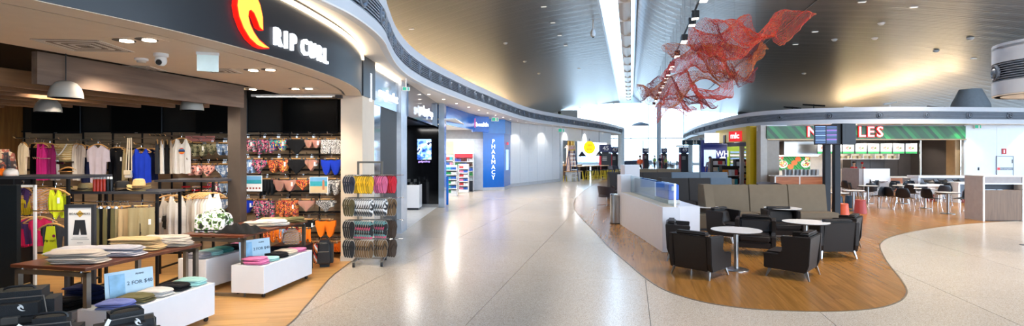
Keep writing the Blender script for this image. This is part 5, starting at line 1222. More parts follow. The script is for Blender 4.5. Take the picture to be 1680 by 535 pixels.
# booths
TANF = mat('tan_upholstery', '6e5f4b', .75, var=.06, bump=.2, bscale=150); CHARF = mat('charcoal_upholstery', '2c2624', .7, var=.06, bump=.2, bscale=150); CHARLIT = mat('charcoal_daylit', '5f7080', .75, var=.05, bump=.2, bscale=150)  # slate tone is daylight on the charcoal backs, put into the colour
def booth(label, A, B, h, m_back, m_seat, nback=3, depth=.62, wing=True, mats=None, wing_b=False, slant=.16):
    """bench with a high back between plan points A and B, seat toward the camera side"""
    A, B = Vector(A), Vector(B); l = (B - A).length; rz = math.atan2((B - A).y, (B - A).x)
    t = thing('booth_bench', label, 'booth', (A.x, A.y, .004), rz)
    for k in range(nback):
        x0, x1 = l * k / nback, l * (k + 1) / nback - .006; m_ = mats[k] if mats else m_back
        MB().hexa([(x0, -.14, .1), (x1, -.14, .1), (x1, .1, .1), (x0, .1, .1)], [(x0, 0, h), (x1, 0, h), (x1, .1, h), (x0, .1, h)]).build('back_cushion', m_, t, smooth=True, bevel=.018, seg=2)
        MB().bx(x0, x1, -depth, -.13, .3, .45).build('seat_cushion', m_seat, t, smooth=True, bevel=.025, seg=2)
    MB().bx(.02, l - .02, -depth + .05, .05, .0, .3).build('plinth', m_seat, t)
    for on, x0, x1 in ((wing, -.28, 0), (wing_b, l, l + .12)):
        if on: MB().hexa([(x0, -depth + .02, 0), (x1, -depth + .02, 0), (x1, .12, 0), (x0, .12, 0)], [(x0, -depth + slant * 2.4, h + .02), (x1, -depth + slant * 2.4, h + .02), (x1, .12, h + .02), (x0, .12, h + .02)]).build('end_wing', m_back, t, bevel=.015, seg=2)
    return t
booth('long tan high-backed booth bench behind the brown armchairs', (5.55, 15.1), (8.95, 15.3), 1.2, TANF, TANF, 3, wing=True)
t = thing('booth_bench', 'short tan bench seat at the outer end of the tan booth', 'booth', (5.0, 14.6, .004))
MB().bx(-.1, .4, -.2, .5, .05, .45).build('seat_cushion', TANF, t, smooth=True, bevel=.03, seg=2); MB().bx(-.08, .38, -.18, .48, 0, .06).build('plinth', BLACK, t)
booth('charcoal high-backed booth with daylight-tinted end panels nearest the white divider', (5.35, 18.6), (7.75, 18.9), 1.22, CHARF, CHARF, 3, mats=[CHARF, CHARF, CHARLIT], wing=True, wing_b=False)
booth('charcoal booth bench running deep beside the glass screen', (4.7, 15.6), (4.85, 18.4), 1.12, CHARF, CHARF, 3, wing=False)
booth('charcoal booth with daylight-tinted backs in the second row', (4.6, 24.2), (9.9, 24.6), 1.22, CHARF, CHARF, 4, mats=[CHARF, CHARF, CHARLIT, CHARLIT], wing=True)
booth('tan low booth seen over the daylight-tinted backs', (6.8, 30.0), (9.5, 30.2), 1.2, TANF, TANF, 2, wing=False)
# white divider with glass screen
dv = thing('divider_counter', 'white low divider wall with a glass screen beside the lounge', 'divider', (3.35, 13.6, .004))
SPK = mat('divider_white', 'e3dfe2', .35, var=.02)
MB().bx(-.18, .2, -2.3, 2.0, 0, .95).build('low_wall', SPK, dv, bevel=.006)
MB().bx(-.18, .2, 2.0, 2.55, 0, 1.45).build('end_pier', SPK, dv, bevel=.006)
MB().bx(-.14, .17, -2.25, 2.0, .95, .956).build('capping', mat('pale_oak', 'd8c4a4', .4), dv)
MB().bx(.1, .12, -2.2, 2.0, .957, 1.44).build('glass_screen', glass('screen_glass', 'eef6f8', .02, .1), dv)
MB().bx(.09, .13, -2.22, -2.2, .957, 1.44).build('glass_edge', CHROME, dv)
MB().bx(.2, .75, -1.9, 2.4, 0, .93).build('inner_counter', SPK, dv, bevel=.006); MB().bx(.3, .33, .1, 2.4, .93, 1.36).build('inner_upstand', SPK, dv)
o = tag(MB().bx(-.25, .25, -.35, .35, 0, 1.69).build('white_pylon', SPK, loc=(4.0, 18.2, .004), bevel=.01), 'tall plain white pylon behind the divider pier', 'pylon')
t = thing('recycling_box', 'bright blue crate standing behind the glass screen', 'crate', (3.68, 12.75, .94)); SB = mat('crate_blue', '1e62d0', .35)
MB().bx(-.12, .12, -.55, .55, .09, .44).build('bin', SB, t, bevel=.02); MB().bx(-.14, .14, -.58, .58, 0, .09).build('tray', mat('crate_grey', 'c9c4bd', .4), t, bevel=.01); MB().bx(-.05, .05, -.56, -.55, .3, .4).build('label', WHITE, t)
c = G(1017, 367); t = thing('litter_bin', 'stainless steel cylinder bin at the end of the white divider', 'bin', (c.x - .12, c.y, .004))
MB().lathe([(.17, .0), (.17, .84)], 28).build('drum', STEEL, t, smooth=True); MB().lathe([(.175, .84), (.175, .88), (.12, .885), (.11, .8)], 28).build('rim', CHROME, t, smooth=True); MB().lathe([(.178, 0), (.178, .03)], 28).build('foot_ring', BLACK, t)
def make_tub():
    t = thing('tub_chair', 'x', 'chair', (0, 0, 0)); m_ = mat('tub_brown', '3b3236', .6)
    def f(u, v):
        a = -PI * .82 + 1.64 * PI * u; r = .3 + .07 * v; return (r * math.sin(a), r * math.cos(a) * .9, .36 + v * (.42 - .16 * abs(2 * u - 1) ** 2))
    MB().grid(f, 20, 4).build('shell', m_, t, smooth=True); MB().lathe([(0, .34), (.3, .34), (.31, .4), (.28, .45), (0, .46)], 20).build('seat', m_, t, smooth=True)
    t.children[0].modifiers.new('thick', 'SOLIDIFY').thickness = .04
    for sx_ in (-.24, .24): MB().tube([(sx_, -.22, .36), (sx_ * 1.1, -.24, .015), (sx_ * 1.1, .24, .015), (sx_, .22, .36)], .011, 6).build('sled_leg', CHROME, t)
    return t
tb = make_tub(); c = G(996, 338); tb.location = (c.x, c.y + .2, .004); tb.rotation_euler = (0, 0, 2.2); tag(tb, 'dark tub chair with sled legs left of the steel bin', 'chair', 'tub chairs'); tb['label'] = 'dark tub chair with sled legs standing clear beside the steel bin'
c = G(1020, 330); dup(tb, (c.x, c.y + .4, .004), -.4, 'dark tub chair half hidden behind the divider pier')
dup(tb, (X(1265, 19), 19.0, .004), .3, 'black tub chair back showing above the tan booth', scale=1.35)
# ------------------------------------------------------------------ food-court furniture
SHELLM = mat('chair_shell', '141c26', .3, var=.05)
def make_shell():
    t = thing('shell_chair', 'x', 'chair', (0, 0, 0))
    def f(u, v):                                      # v: seat front -> back top
        w_ = .22 + .015 * math.sin(PI * v); x = (2 * u - 1) * w_ * (1 - .25 * max(0, v - .75) / .25)
        if v < .5: y, z = -.22 + .4 * (v / .5), .45 - .02 * math.sin(PI * v / .5)
        else: q = (v - .5) / .5; y, z = .18 + .1 * q, .45 + .37 * q
        cup = (2 * u - 1) ** 2
        return (x, y - (.06 * cup * max(0, v - .45) * 2), z + .05 * cup * (1 - abs(2 * v - 1)))
    MB().grid(f, 10, 14).build('shell', SHELLM, t, smooth=True); t.children[0].modifiers.new('thick', 'SOLIDIFY').thickness = .014
    for sx_ in (-1, 1):
        for sy_ in (-1, 1): MB().tube([(sx_ * .13, sy_ * .1, .44), (sx_ * .2, sy_ * .17, .41), (sx_ * .25, sy_ * .23, 0)], .011, 6).build('leg', CHROME, t)
    return t
sc_ = make_shell()
SH = [(1578, 347, (-1, .1), 'blue-black shell chair beside the bin station, its side lit'), (1527, 346, (1, .2), 'blue-black shell chair facing the bin station across a small table'), (1546, 337, (.3, 1), 'blue-black shell chair with its broad back turned, between two small tables'), (1600, 338, (-.8, .5), 'blue-black shell chair tucked against the bin station'),
      (1497, 336, (1, .4), 'blue-black shell chair in the middle of the dining row'), (1508, 330, (-.2, 1), 'blue-black shell chair behind the middle dining table'), (1476, 333, (-1, .2), 'blue-black shell chair with a pale reflection on its back'), (1492, 326, (-.6, -.8), 'blue-black shell chair near the low white bench'),
      (1441, 341, (-.3, .95), 'black shell chair with its wide back to the aisle'), (1457, 330, (-1, .1), 'black shell chair near the white partition'), (1467, 325, (.4, .9), 'black shell chair behind the pale-backed one'), (1403, 331, (.9, -.3), 'black shell chair nearest the stools'),
      (1392, 325, (1, .1), 'black shell chair beside the kiosk post'), (1418, 322, (-.9, -.4), 'black shell chair in front of the white partition'), (1431, 324, (-.5, .9), 'black shell chair between partition and dining table'), (1380, 322, (1, -.4), 'black shell chair partly hidden by the kiosk post'), (1410, 316, (.2, -1), 'black shell chair backing onto the drinks fridge'),
      (1556, 331, (.9, .4), 'blue-black shell chair behind the table nearest the bin station'), (1449, 318, (.9, -.2), 'black shell chair under the edge of the white partition'), (1484, 345, (.8, .6), 'blue-black shell chair turned aside in front of the dining row'), (1462, 342, (1, .3), 'black shell chair beside the wide-backed one'), (1426, 332, (.3, 1), 'black shell chair facing the white dining table'), (1534, 328, (-.9, -.2), 'blue-black shell chair against the low white bench')]
for i, (px, py, f_, lab) in enumerate(SH):
    c = G(px, py)
    if i == 0: sc_.location = (c.x, c.y, .004); sc_.rotation_euler = (0, 0, fz(*f_)); tag(sc_, lab, 'chair', 'shell chairs in the food court')
    else: dup(sc_, (c.x, c.y, .004), fz(*f_), lab)
dt = make_pedestal(.36, .74); c = G(1555, 351); dt.location = (c.x, c.y, .004); tag(dt, 'small grey-topped dining table nearest the bin station', 'table', 'food court pedestal tables')
for px, py, lab in [(1518, 342, 'small dining table in the middle of the row'), (1481, 334, 'small dining table behind the pale-backed chair'), (1424, 334, 'small white dining table near the kiosk'), (1400, 346, 'white dining table beside the stools'), (1373, 352, 'white dining table at the booth end by the orange stool'), (1442, 322, 'dark dining table in front of the white partition')]:
    c = G(px, py); dup(dt, (c.x, c.y, .004), 0, lab)
def make_stool(m_, label, px, py, h=.46):
    c = G(px, py); t = thing('cone_stool', label, 'stool', (c.x, c.y + .15, .004))
    MB().lathe([(.21, 0), (.2, .02), (.165, h - .03), (.15, h - .01)], 24).build('body', m_, t, smooth=True); MB().lathe([(.165, h - .03), (.165, h), (.15, h + .01), (0, h + .005)], 24).build('seat_top', m_, t, smooth=True)
make_stool(mat('stool_orange', 'c8502a', .4), 'orange cone stool at the end of the tan booth', 1387, 359)
make_stool(mat('stool_red', 'a23a34', .4), 'brick red cone stool behind the orange one', 1416, 351)
make_stool(mat('stool_navy', '1d3346', .4), 'navy cone stool between the orange and red stools', 1399, 342)
make_stool(MATS['stool_navy'], 'navy cone stool partly behind the booth end', 1378, 343)
make_stool(MATS['stool_red'], 'brick red cone stool under the far dining tables', 1531, 330)
make_stool(MATS['stool_red'], 'brick red cone stool against the bin station', 1592, 333)
# bin station
SB0 = G(1613, 363); bs = thing('bin_station', 'white waste station with brown timber front at the floor edge', 'bin station', (SB0.x, SB0.y, .004), -.04)
Wb, Hb = X(1678, SB0.y) - SB0.x, 1.39; TAUPE = mat('station_taupe', 'a39a98', .5); BRT = wood('station_timber', '6b5240', '80634c', .45, stretch=(14, 14, 1), rnd=0)
MB().bx(0, .05, 0, .7, 0, Hb).build('side_panel', WHITE, bs); MB().bx(Wb - .05, Wb, 0, .7, 0, Hb).build('side_panel', WHITE, bs); MB().bx(-.01, 0, .02, .7, .0, Hb - .02).build('side_cladding', TAUPE, bs)
MB().bx(0, Wb, -.02, .7, Hb - .03, Hb).build('top_board', WHITE, bs); MB().bx(.05, Wb - .05, .02, .05, Hb - .22, Hb - .03).build('header', TAUPE, bs); MB().bx(.05, Wb - .05, 0, .3, Hb - .26, Hb - .22).build('shelf_rail', WHITE, bs)
MB().bx(.05, Wb - .05, .3, .32, .95, Hb - .26).build('slot_back', DARKG, bs); MB().bx(.05, Wb - .05, .01, .04, .02, .95).build('front_panel', BRT, bs); MB().bx(.05, Wb - .05, .05, .68, 0, .02).build('base', BLACK, bs)
o = tag(MB().lathe([(.001, -.0), (.09, 0), (.09, .006), (0, .006)], 20).build('floor_socket', DARKG, loc=tuple(G(1681, 402))), 'round dark floor socket plate in the terrazzo near the frame edge', 'floor socket')
# partition and counters
t = thing('partition_block', 'plain white waist-high partition block among the dining chairs', 'partition', (X(1417, 26), 26, .004)); MB().bx(0, X(1460, 26) - X(1417, 26), 0, .15, 0, Z(277, 26)).build('face_panel', WHITEG, t); MB().bx(-.2, 0, .05, 1.4, 0, Z(277, 26)).build('return_panel', TAUPE, t)
yb = 25.0; t = thing('bar_counter', 'long white high counter with an open shelf beside the bin station', 'counter', (X(1506, yb), yb, .004)); wl_ = X(1606, yb) - X(1506, yb); zb = Z(288.5, yb)
MB().bx(0, wl_, -.05, .7, zb - .1, zb).build('worktop', WHITEG, t); MB().bx(0, .12, 0, .65, 0, zb - .1).build('end_panel', WHITE, t); MB().bx(wl_ - .12, wl_, 0, .65, 0, zb - .1).build('end_panel', WHITE, t); MB().bx(.12, wl_ - .12, .55, .6, 0, zb - .1).build('back_panel', mat('counter_grey', '9aa4b0', .5), t); MB().bx(-.35, -.02, 0, .5, 0, zb - .12).build('side_block', TAUPE, t)
for k in range(3):
    c = Vector((X(1529 + k * 24, yb - .6), yb - .5)); t = thing('bar_stool', 'black bar stool with low curved back at the white counter, ' + ['nearest the side block', 'middle one', 'next to the bin station'][k], 'stool', (c.x, c.y, .004), .3 * (k - 1))
    MB().grid(lambda u, v: ((2 * u - 1) * .2, -.18 + .36 * v, .72 + .05 * (2 * u - 1) ** 2 + (.13 * max(0, v - .6) / .4)), 8, 8).build('seat', BLACK, t, smooth=True); t.children[0].modifiers.new('thick', 'SOLIDIFY').thickness = .02
    MB().cyl((0, 0, .02), (0, 0, .72), .025).build('post', CHROME, t); MB().lathe([(.2, 0), (.2, .012), (.03, .03)], 20).build('base', CHROME, t, smooth=True)
yb = 23.0; t = thing('white_bench', 'low long white table bench in front of the bar counter', 'bench', (X(1488, yb), yb, .004)); wl_ = X(1548, yb) - X(1488, yb)
MB().bx(0, wl_, 0, .6, .66, .74).build('top', WHITE, t); MB().bx(wl_ - .1, wl_, .05, .55, 0, .66).build('end_panel', WHITE, t); MB().bx(.05, .15, .05, .55, 0, .66).build('end_panel', TAUPE, t); MB().bx(.2, wl_ - .1, .3, .34, .3, .66).build('modesty_panel', WHITE, t)
yb = 22.5; t = thing('white_bench', 'short white table against the bin station', 'bench', (X(1573, yb), yb, .004)); MB().bx(0, 1.2, 0, .6, .78, .86).build('top', WHITE, t); MB().bx(.02, .1, .05, .55, 0, .78).build('end_panel', WHITE, t); MB().bx(1.1, 1.18, .05, .55, 0, .78).build('end_panel', WHITE, t)
# information kiosk
yk = 17.0; t = thing('screen_kiosk', 'black twin-post kiosk with angled flight screens in front of the noodle shop', 'kiosk', (X(1364, yk), yk, .004))
for px in (1356, 1372): x_ = X(px, yk) - X(1364, yk); MB().bx(x_ - .085, x_ + .085, -.08, .08, 0, Z(232, yk)).build('post', BLACKM, t)
MB().bx(-.45, .45, -.25, .25, 0, .04).build('base_plate', BLACKM, t)
k0, k1 = Z(238, yk), Z(206, yk)
LCD = ramp_mat('departure_screen', 'Z', ['2a4c7c', '24406c', '88aee0', '20345c', '34588c'], 2.2, .2, emit=.35); LCDP = ramp_mat('departure_screen_pink', 'Z', ['24406c', '34588c', '8a5ab8', '203a66'], 2.2, .2, emit=.35)
for px, rz_, m_, hw_ in ((1339.5, .35, LCD, .17), (1356, .35, LCDP, .2)):
    b_ = MB().bx(-hw_, hw_, -.05, .05, k0, k1).build('screen_housing', BLACKM, t, bevel=.01); b_.location = (X(px, yk) - X(1364, yk), -.2, 0); b_.rotation_euler = (0, 0, -rz_)
    s_ = MB().bx(-hw_ + .03, hw_ - .03, -.056, -.05, k0 + .04, k1 - .04).build('screen', m_, b_)
for px, rz_, hw_ in ((1374, -.2, .2), (1389, .25, .27)):
    b_ = MB().hexa([(-hw_, -.06, k0), (hw_, -.06, k0), (hw_, .3, k0 + .05), (-hw_, .3, k0 + .05)], [(-hw_, -.06, k1 + .06), (hw_, -.06, k1 + .06), (hw_, .3, k1 - .02), (-hw_, .3, k1 - .02)]).build('screen_housing', BLACKM, t, bevel=.015); b_.location = (X(px, yk) - X(1364, yk), -.05, 0); b_.rotation_euler = (0, 0, rz_)
# ================================================================== lettering and shopfronts
def wall_text(parent, s, size, m, x, y, z, rz=0, ext=.02, bold=0, sx=1.0, name='lettering'): return text(s, size, m, name, parent, TR(x, y, z, rz), ext, bold, 'CENTER', sx)
def sidesign(name, label, s, size, m, px, py, xw, sx=1.0, bold=.004, block=False, rz=PI / 2):
    """lettering fixed to a wall that runs away from the viewer at x = xw"""
    d = xw * F / (px - CX); t = thing(name, label, 'sign', (xw + .03, d, Z(py, d)), rz)
    if block: MB().bx(-size * len(s) * .4 - size * .7, -size * len(s) * .4 - size * .25, -.03, 0, -size * .9, size * 1.0).build('block_mark', m, t)
    text(s, size, m, 'lettering', t, TR(0, -.03, 0), .02, bold, sx=sx); return t
sidesign('eyewear_sign', 'white glowing sunglass hut letters on the blue-grey fascia', 'sunglass hut', .3, LETW, 634, 158, -2.94, 1.3, .0, True)
sidesign('gadget_sign', 'white glowing gadgetshop letters on the mirrored fascia', 'gadgetshop', .36, LETW, 697, 183, -2.82, 1.6, .0)
# gadget shop screen and cabinet
t = thing('wall_screen', 'blue lit poster screen on the black gadget shop panel', 'screen', (-3.39, 20.76, Z(262, 20.8)))
hh = Z(228, 20.8) - Z(262, 20.8)
MB().bx(-.29, .29, -.03, .04, -.12, hh).build('bezel', PANEL, t); MB().bx(-.27, .27, -.035, -.03, .0, hh - .06).build('picture', ramp_mat('screen_blue', 'noise', ['1c3a8c', '3a6ad6', '86b4f2', 'dce8fa', '22345e'], 4, .3, emit=1.1), t)
MB().bx(-.27, .27, -.035, -.03, hh - .06, hh - .01).build('top_line', mat('screen_band', 'a8c8f0', .3, emit=1.0), t); text('gadgetshop', .1, mat('violet_glow', 'c0a0ff', .4, emit=2), 'caption', t, TR(0, -.036, -.07), .004)
c = G(677, 345); t = thing('shop_cabinet', 'white cabinet with small boxed goods at the gadget shop entrance', 'cabinet', (c.x, c.y + .3, .004))
MB().bx(-.24, .24, -.3, .3, .08, .92).build('carcass', WHITEG, t, bevel=.005); MB().bx(-.2, .2, -.26, .26, 0, .08).build('plinth', DARKG, t)
for k in range(12):
    tag(MB().bx(-.03, .03, -.05, .05, 0, .1).build('gift_box', [PANEL, STEEL, BLACK][k % 3], loc=(c.x - .17 + .115 * (k % 4), c.y + .1 + .16 * (k // 4), .926)), ['black', 'silver', 'matt black'][k % 3] + ' small gadget box on the white cabinet', 'box', ['black', 'silver', 'matt black'][k % 3] + ' gadget boxes on the cabinet')
for k in range(8): tag(MB().bx(-.03, .03, -.05, .05, 0, .1).build('gift_box', [STEEL, PANEL][k % 2], loc=(c.x - .17 + .115 * (k % 4), c.y + .12 + .16 * (k // 4), 1.028)), ['silver', 'gloss black'][k % 2] + ' gadget box in the upper layer on the white cabinet', 'box', ['silver', 'gloss black'][k % 2] + ' gadget boxes in the upper layer')
# pharmacy
def shelf_unit(name, label, loc, w_, d_, h, n, cols, rz=0, frame=WHITE, per=6, box='product_box', boxlab='product box'):
    t = thing(name, label, 'shelf', loc, rz)
    MB().bx(-w_ / 2, w_ / 2, d_ / 2 - .03, d_ / 2, 0, h).build('back', frame, t); MB().bx(-w_ / 2, w_ / 2, -d_ / 2, d_ / 2, 0, .12).build('plinth', frame, t)
    for s_ in (-1, 1): MB().bx(s_ * w_ / 2 - .015, s_ * w_ / 2 + .015, -d_ / 2 + .05, d_ / 2, 0, h).build('side', frame, t)
    M = Matrix.Translation(loc) @ Matrix.Rotation(rz, 4, 'Z'); st = (h - .15) / n
    for k in range(n):
        z = .13 + st * k; MB().bx(-w_ / 2, w_ / 2, -d_ / 2, d_ / 2, z - .015, z).build('shelf_board', frame, t); MB().bx(-w_ / 2, w_ / 2, -d_ / 2 - .01, -d_ / 2, z - .02, z + .025).build('price_strip', mat('price_strip', 'd8dce0', .5), t)
        for j in range(per):
            pw_ = (w_ - .06) / per; q = (k * 3 + j // 2) % len(cols); cn_, cm_ = cols[q]
            key = (cm_.name, round(pw_, 3), round(st, 3))
            if key not in GM: GM[key] = MB().bx(-pw_ * .44, pw_ * .44, -d_ * .3, d_ * .3, 0, st * .62).mesh(box, cm_)
            o = link(box, GM[key], None, M @ Vector((-w_ / 2 + .03 + pw_ * (j + .5), -.03, z + .002)), rz)
            tag(o, '%s %s on the %s' % (cn_, boxlab, label), 'box', '%s on the %s' % (cn_, label))
    return t
PC = lambda n, c_: (n, mat('pack_' + n, c_, .5))
cols1 = [PC('green', '2a9a5a'), PC('white', 'e4e8ea'), PC('red', 'c83a3a'), PC('teal', '3aa6b0'), PC('blue', '2a62b8'), PC('pink', 'd87aa0')]
c = G(741, 322); shelf_unit('product_stand', 'white stand by the blue post', (c.x - .05, c.y + .3, .004), .55, .5, 1.5, 6, cols1, per=4)
c = G(760, 316); shelf_unit('product_stand', 'white stand by the drinks fridge', (c.x, c.y + .3, .004), .5, .5, 1.5, 6, cols1[::-1], per=4)
shelf_unit('wall_shelf_unit', 'white wall shelf under the yellow header', (-3.75, 30.1, .004), .9, .3, 2.0, 6, cols1[1:], per=5)
t = thing('drinks_fridge', 'open drinks fridge with red header in the pharmacy', 'fridge', (-2.66, 29.9, .004))
MB().bx(-.5, .5, .3, .35, 0, 2.05).build('back', WHITE, t); MB().bx(-.53, -.5, -.35, .35, 0, 2.05).build('side', WHITE, t); MB().bx(.5, .53, -.35, .35, 0, 2.05).build('side', WHITE, t)
MB().bx(-.5, .5, -.36, .3, 1.85, 2.05).build('red_header', mat('header_red', 'd02a38', .4, emit=.4), t); MB().bx(-.5, .5, -.36, .3, .0, .55).build('base_grille', DARKG, t)
for k in range(5): MB().bx(-.5, .5, -.3, .3, .56 + k * .26, .575 + k * .26).build('shelf_board', WHITE, t)
bt = MB().lathe([(.035, 0), (.036, .13), (.014, .17), (.014, .2)], 8)
for k in range(5):
    for j in range(12):
        cn_, cc_ = [('blue', '2a5ab8'), ('cola brown', '4a2418'), ('clear', 'c8d8e0'), ('green', '2a8a4a')][(k + j // 4) % 4]
        key = 'drink' + cn_
        if key not in GM: GM[key] = bt.mesh('drink', mat('drink_' + cn_, cc_, .2), smooth=True)
        tag(link('drink', GM[key], None, (-2.66 - .45 + .082 * j, 29.72, .58 + k * .26)), '%s drink bottle on fridge shelf %s' % (cn_, ['one', 'two', 'three', 'four', 'five'][k]), 'bottle', '%s bottles, fridge shelf %s' % (cn_, ['one', 'two', 'three', 'four', 'five'][k]))
o = tag(MB().bx(-.05, .05, -.05, .05, 0, 1.15).build('blue_post', BLUE, loc=(-2.62, 21.7, .004)), 'short blue post at the pharmacy entrance', 'post')
pv = (pb - pa).normalized(); pn = Vector((pv.y, -pv.x)); mid = (pa + pb) / 2
t = thing('pharmacy_sign', 'vertical white PHARMACY lettering on the blue pillar', 'sign', (mid.x + pn.x * .02, mid.y + pn.y * .02, 0), math.atan2(pn.x, -pn.y))
for k, ch in enumerate('PHARMACY'): text(ch, .33, LETW, 'letter', t, TR(-.04, -.02, 2.74 - k * .29), .015, .0)
d_ = 26.5; xw = -2.75 + 1.45 * (d_ - 21.2) / 9 + .05
t = thing('shop_sign_box', 'blue projecting box sign with white health lettering over the pharmacy', 'sign', (X(788, 27), 27.0, Z(204, 27)), .35)
MB().bx(-.42, .42, -.12, .12, -.38, .38).build('box', mat('sign_box_blue', '1a58b4', .3, emit=.2), t); text('health', .27, LETW, 'lettering', t, TR(.06, -.13, -.02), .01, .008); MB().bx(-.38, -.3, -.14, -.12, -.18, .28).build('red_mark', mat('mark_red', 'e0384a', .4, emit=1.2), t)
t = thing('lit_poster', 'tall narrow lit poster on the side of the blue pillar', 'poster', (-.29, 31.6, 1.1), math.atan2(.99, .14)); MB().bx(-.42, .42, -.03, 0, 0, 1.2).build('case', mat('poster_case', 'b8d8f4', .3, emit=.7), t); text('health', .2, mat('mark_red', 'e0384a', .4, emit=1.2), 'lettering', t, TR(0, -.04, 1.55), .01, .006)
# ================================================================== cafe beyond
c0_ = Vector((4.75, 43.2))
t = thing('cafe_column', 'round cafe column clad in patterned pink tiles with a brass collar', 'column', (c0_.x, c0_.y, .004))
MB().lathe([(.38, 0), (.38, 2.7)], 24).build('shaft', ramp_mat('tile_pink', 'cells', ['c8b0a8', 'd8c4bc', 'b89c94', 'd0bab2'], 9, .5), t, smooth=True); MB().lathe([(.3, 2.7), (.3, 3.9)], 20).build('brass_collar', mat('brass', 'b08d4c', .3, .8), t, smooth=True)
c = G(938, 297); t = thing('step_ladder', 'dark blue folding step ladder standing open at the cafe front', 'ladder', (c.x, c.y, .004), .2); LB = mat('ladder_blue', '25406e', .5)
for s_ in (-.28, .28):
    MB().tube([(s_ * 1.1 + .0, -.75, 0), (s_ * .7, -.05, 2.3)], .035, 6).build('front_rail', LB, t); MB().tube([(s_ * 1.1, .75, 0), (s_ * .7, .05, 2.3)], .03, 6).build('rear_rail', LB, t)
for k in range(7): q = (k + 1) / 8; MB().bx(-.27 + .08 * q, .27 - .08 * q, -.8 + .7 * q, -.7 + .7 * q, 2.3 * q - .015, 2.3 * q + .015).build('tread', STEEL, t)
MB().bx(-.22, .22, -.12, .12, 2.28, 2.36).build('top_cap', mat('ladder_yellow', 'e0b82a', .5), t); MB().bx(-.1, .1, -.06, .06, 2.36, 2.52).build('tool_tray', mat('tray_pink', 'd8a0b0', .5), t)
t = thing('round_sign', 'round glowing yellow cafe sign with pale lettering', 'sign', P(967, 242, 41.5)); rr = 10.3 * 41.5 / F
MB().lathe([(0, -.04), (rr, -.04), (rr, .04), (0, .04)], 32, TR(0, 0, 0, .35, PI / 2)).build('disc', mat('sign_yellow', 'ffdc10', .4, emit=.9), t, smooth=False)
text('TINY', .2, mat('sign_orange', 'f08c1c', .4, emit=.5), 'lettering', t, TR(0, -.06, .16, .35), .01); text('KICK', .2, MATS['sign_orange'], 'lettering', t, TR(0, -.06, -.14, .35), .01)
MB().cyl((0, 0, rr), (0, 0, 3.2 - t.location.z if 3.2 > t.location.z + rr else rr + .3), .02).build('hanger_rod', BLACK, t)
PEND = MB().lathe([(.34, 0), (.32, .06), (.1, .34), (.04, .42), (0, .42)], 16).mesh('shade', BLACK, smooth=True)
for k, (px, py, d_) in enumerate([(955, 257, 43), (983, 256, 46), (931, 243, 44)]):
    c = P(px, py, d_); t = thing('cafe_pendant', 'black cone pendant ' + ['left of the yellow sign', 'between the yellow sign and gate board', 'above the step ladder'][k].replace('left of', 'just below'), 'lamp', c); link('shade', PEND, t); MB().cyl((0, 0, .42), (0, 0, 4.0 - c.z), .012).build('cord', BLACK, t)
# high table with yellow stools
OAK = wood('cafe_oak', 'b08a5c', 'caa474', .5)
ta, tbb = G(950, 296), G(1003, 292)
for k in range(3):
    p_ = ta + (tbb - ta) * (k / 3 + .16) + Vector((-.3, .8, 0)); t = thing('cafe_high_table', 'oak topped high cafe table, ' + ['beside the ladder', 'in the middle of the row', 'nearest the gate board'][k], 'table', (p_.x, p_.y, .004), .9)
    MB().bx(-.75, .75, -.35, .35, 1.0, 1.06).build('top', OAK, t)
    for sx_ in (-.65, .65): MB().bx(sx_ - .03, sx_ + .03, -.3, .3, 0, 1.0).build('trestle', BLACKM, t)
YS = mat('stool_yellow', 'd8c02a', .45)
def make_ystool():
    t = thing('bar_stool', 'x', 'stool', (0, 0, 0)); MB().bx(-.17, .17, -.17, .17, .7, .74).build('seat', BLACKM, t, bevel=.01)
    for sx_ in (-1, 1):
        for sy_ in (-1, 1): MB().tube([(sx_ * .13, sy_ * .13, .7), (sx_ * .2, sy_ * .2, 0)], .028, 5).build('leg', YS, t)
    for sx_ in (-1, 1): MB().bx(sx_ * .17 - .015, sx_ * .17 + .015, -.17, .17, .24, .28).build('rung', YS, t)
    return t
ys = make_ystool(); ORD = ['first', 'second', 'third', 'fourth', 'fifth', 'sixth', 'seventh', 'eighth', 'ninth', 'tenth']
for k in range(10):
    p_ = ta + (tbb - ta) * (k / 9.0) + Vector((.25 if k % 2 else -.15, -.1 if k % 2 else .15, 0)); lab = 'yellow-legged bar stool, %s along the cafe row from the ladder' % ORD[k]
    if k == 0: ys.location = (p_.x + .3, p_.y, .004); tag(ys, lab, 'stool', 'yellow-legged cafe stools')
    else: dup(ys, (p_.x + .3, p_.y, .004), .2 * k, lab)
c = G(925, 298); t = thing('cafe_bench_table', 'low oak table with white trestles by the hoarding', 'table', (c.x + .75, c.y + .6, .004), .9); MB().bx(-.8, .8, -.3, .3, .7, .75).build('top', OAK, t)
for sx_ in (-.6, 0, .6): MB().bx(sx_ - .04, sx_ + .04, -.25, .25, 0, .7).build('trestle', WHITE, t)
for k in range(3): dup(ys, (c.x + .1 + .42 * k, c.y + .05 + .3 * k, .004), .3 * k, 'low yellow-legged stool at the bench table, ' + ['beside the hoarding', 'middle one', 'nearest the ladder'][k], 'low stools at the bench table', scale=.62)
t = thing('cafe_counter', 'brown cafe service counter behind the step ladder', 'counter', (c.x + 1.0, c.y + 5.6, .004), .95); MB().bx(-1.6, 1.6, -.35, .35, 0, 1.05).build('body', mat('counter_brown', '5a4434', .6), t); MB().bx(-1.65, 1.65, -.4, .4, 1.05, 1.1).build('top', OAK, t)
for k in range(7): tag(MB().lathe([(.06, 0), (.065, .2), (.03, .26), (.03, .34)], 8).build('cafe_jar', [BLACK, STEEL, mat('jar_amber', '8a5a2a', .3)][k % 3], loc=t.matrix_basis @ Vector((-1.4 + .45 * k, 0, 1.105))), ['black', 'steel', 'amber'][k % 3] + ' jar on the cafe counter, %s from the hoarding' % ORD[k], 'jar')
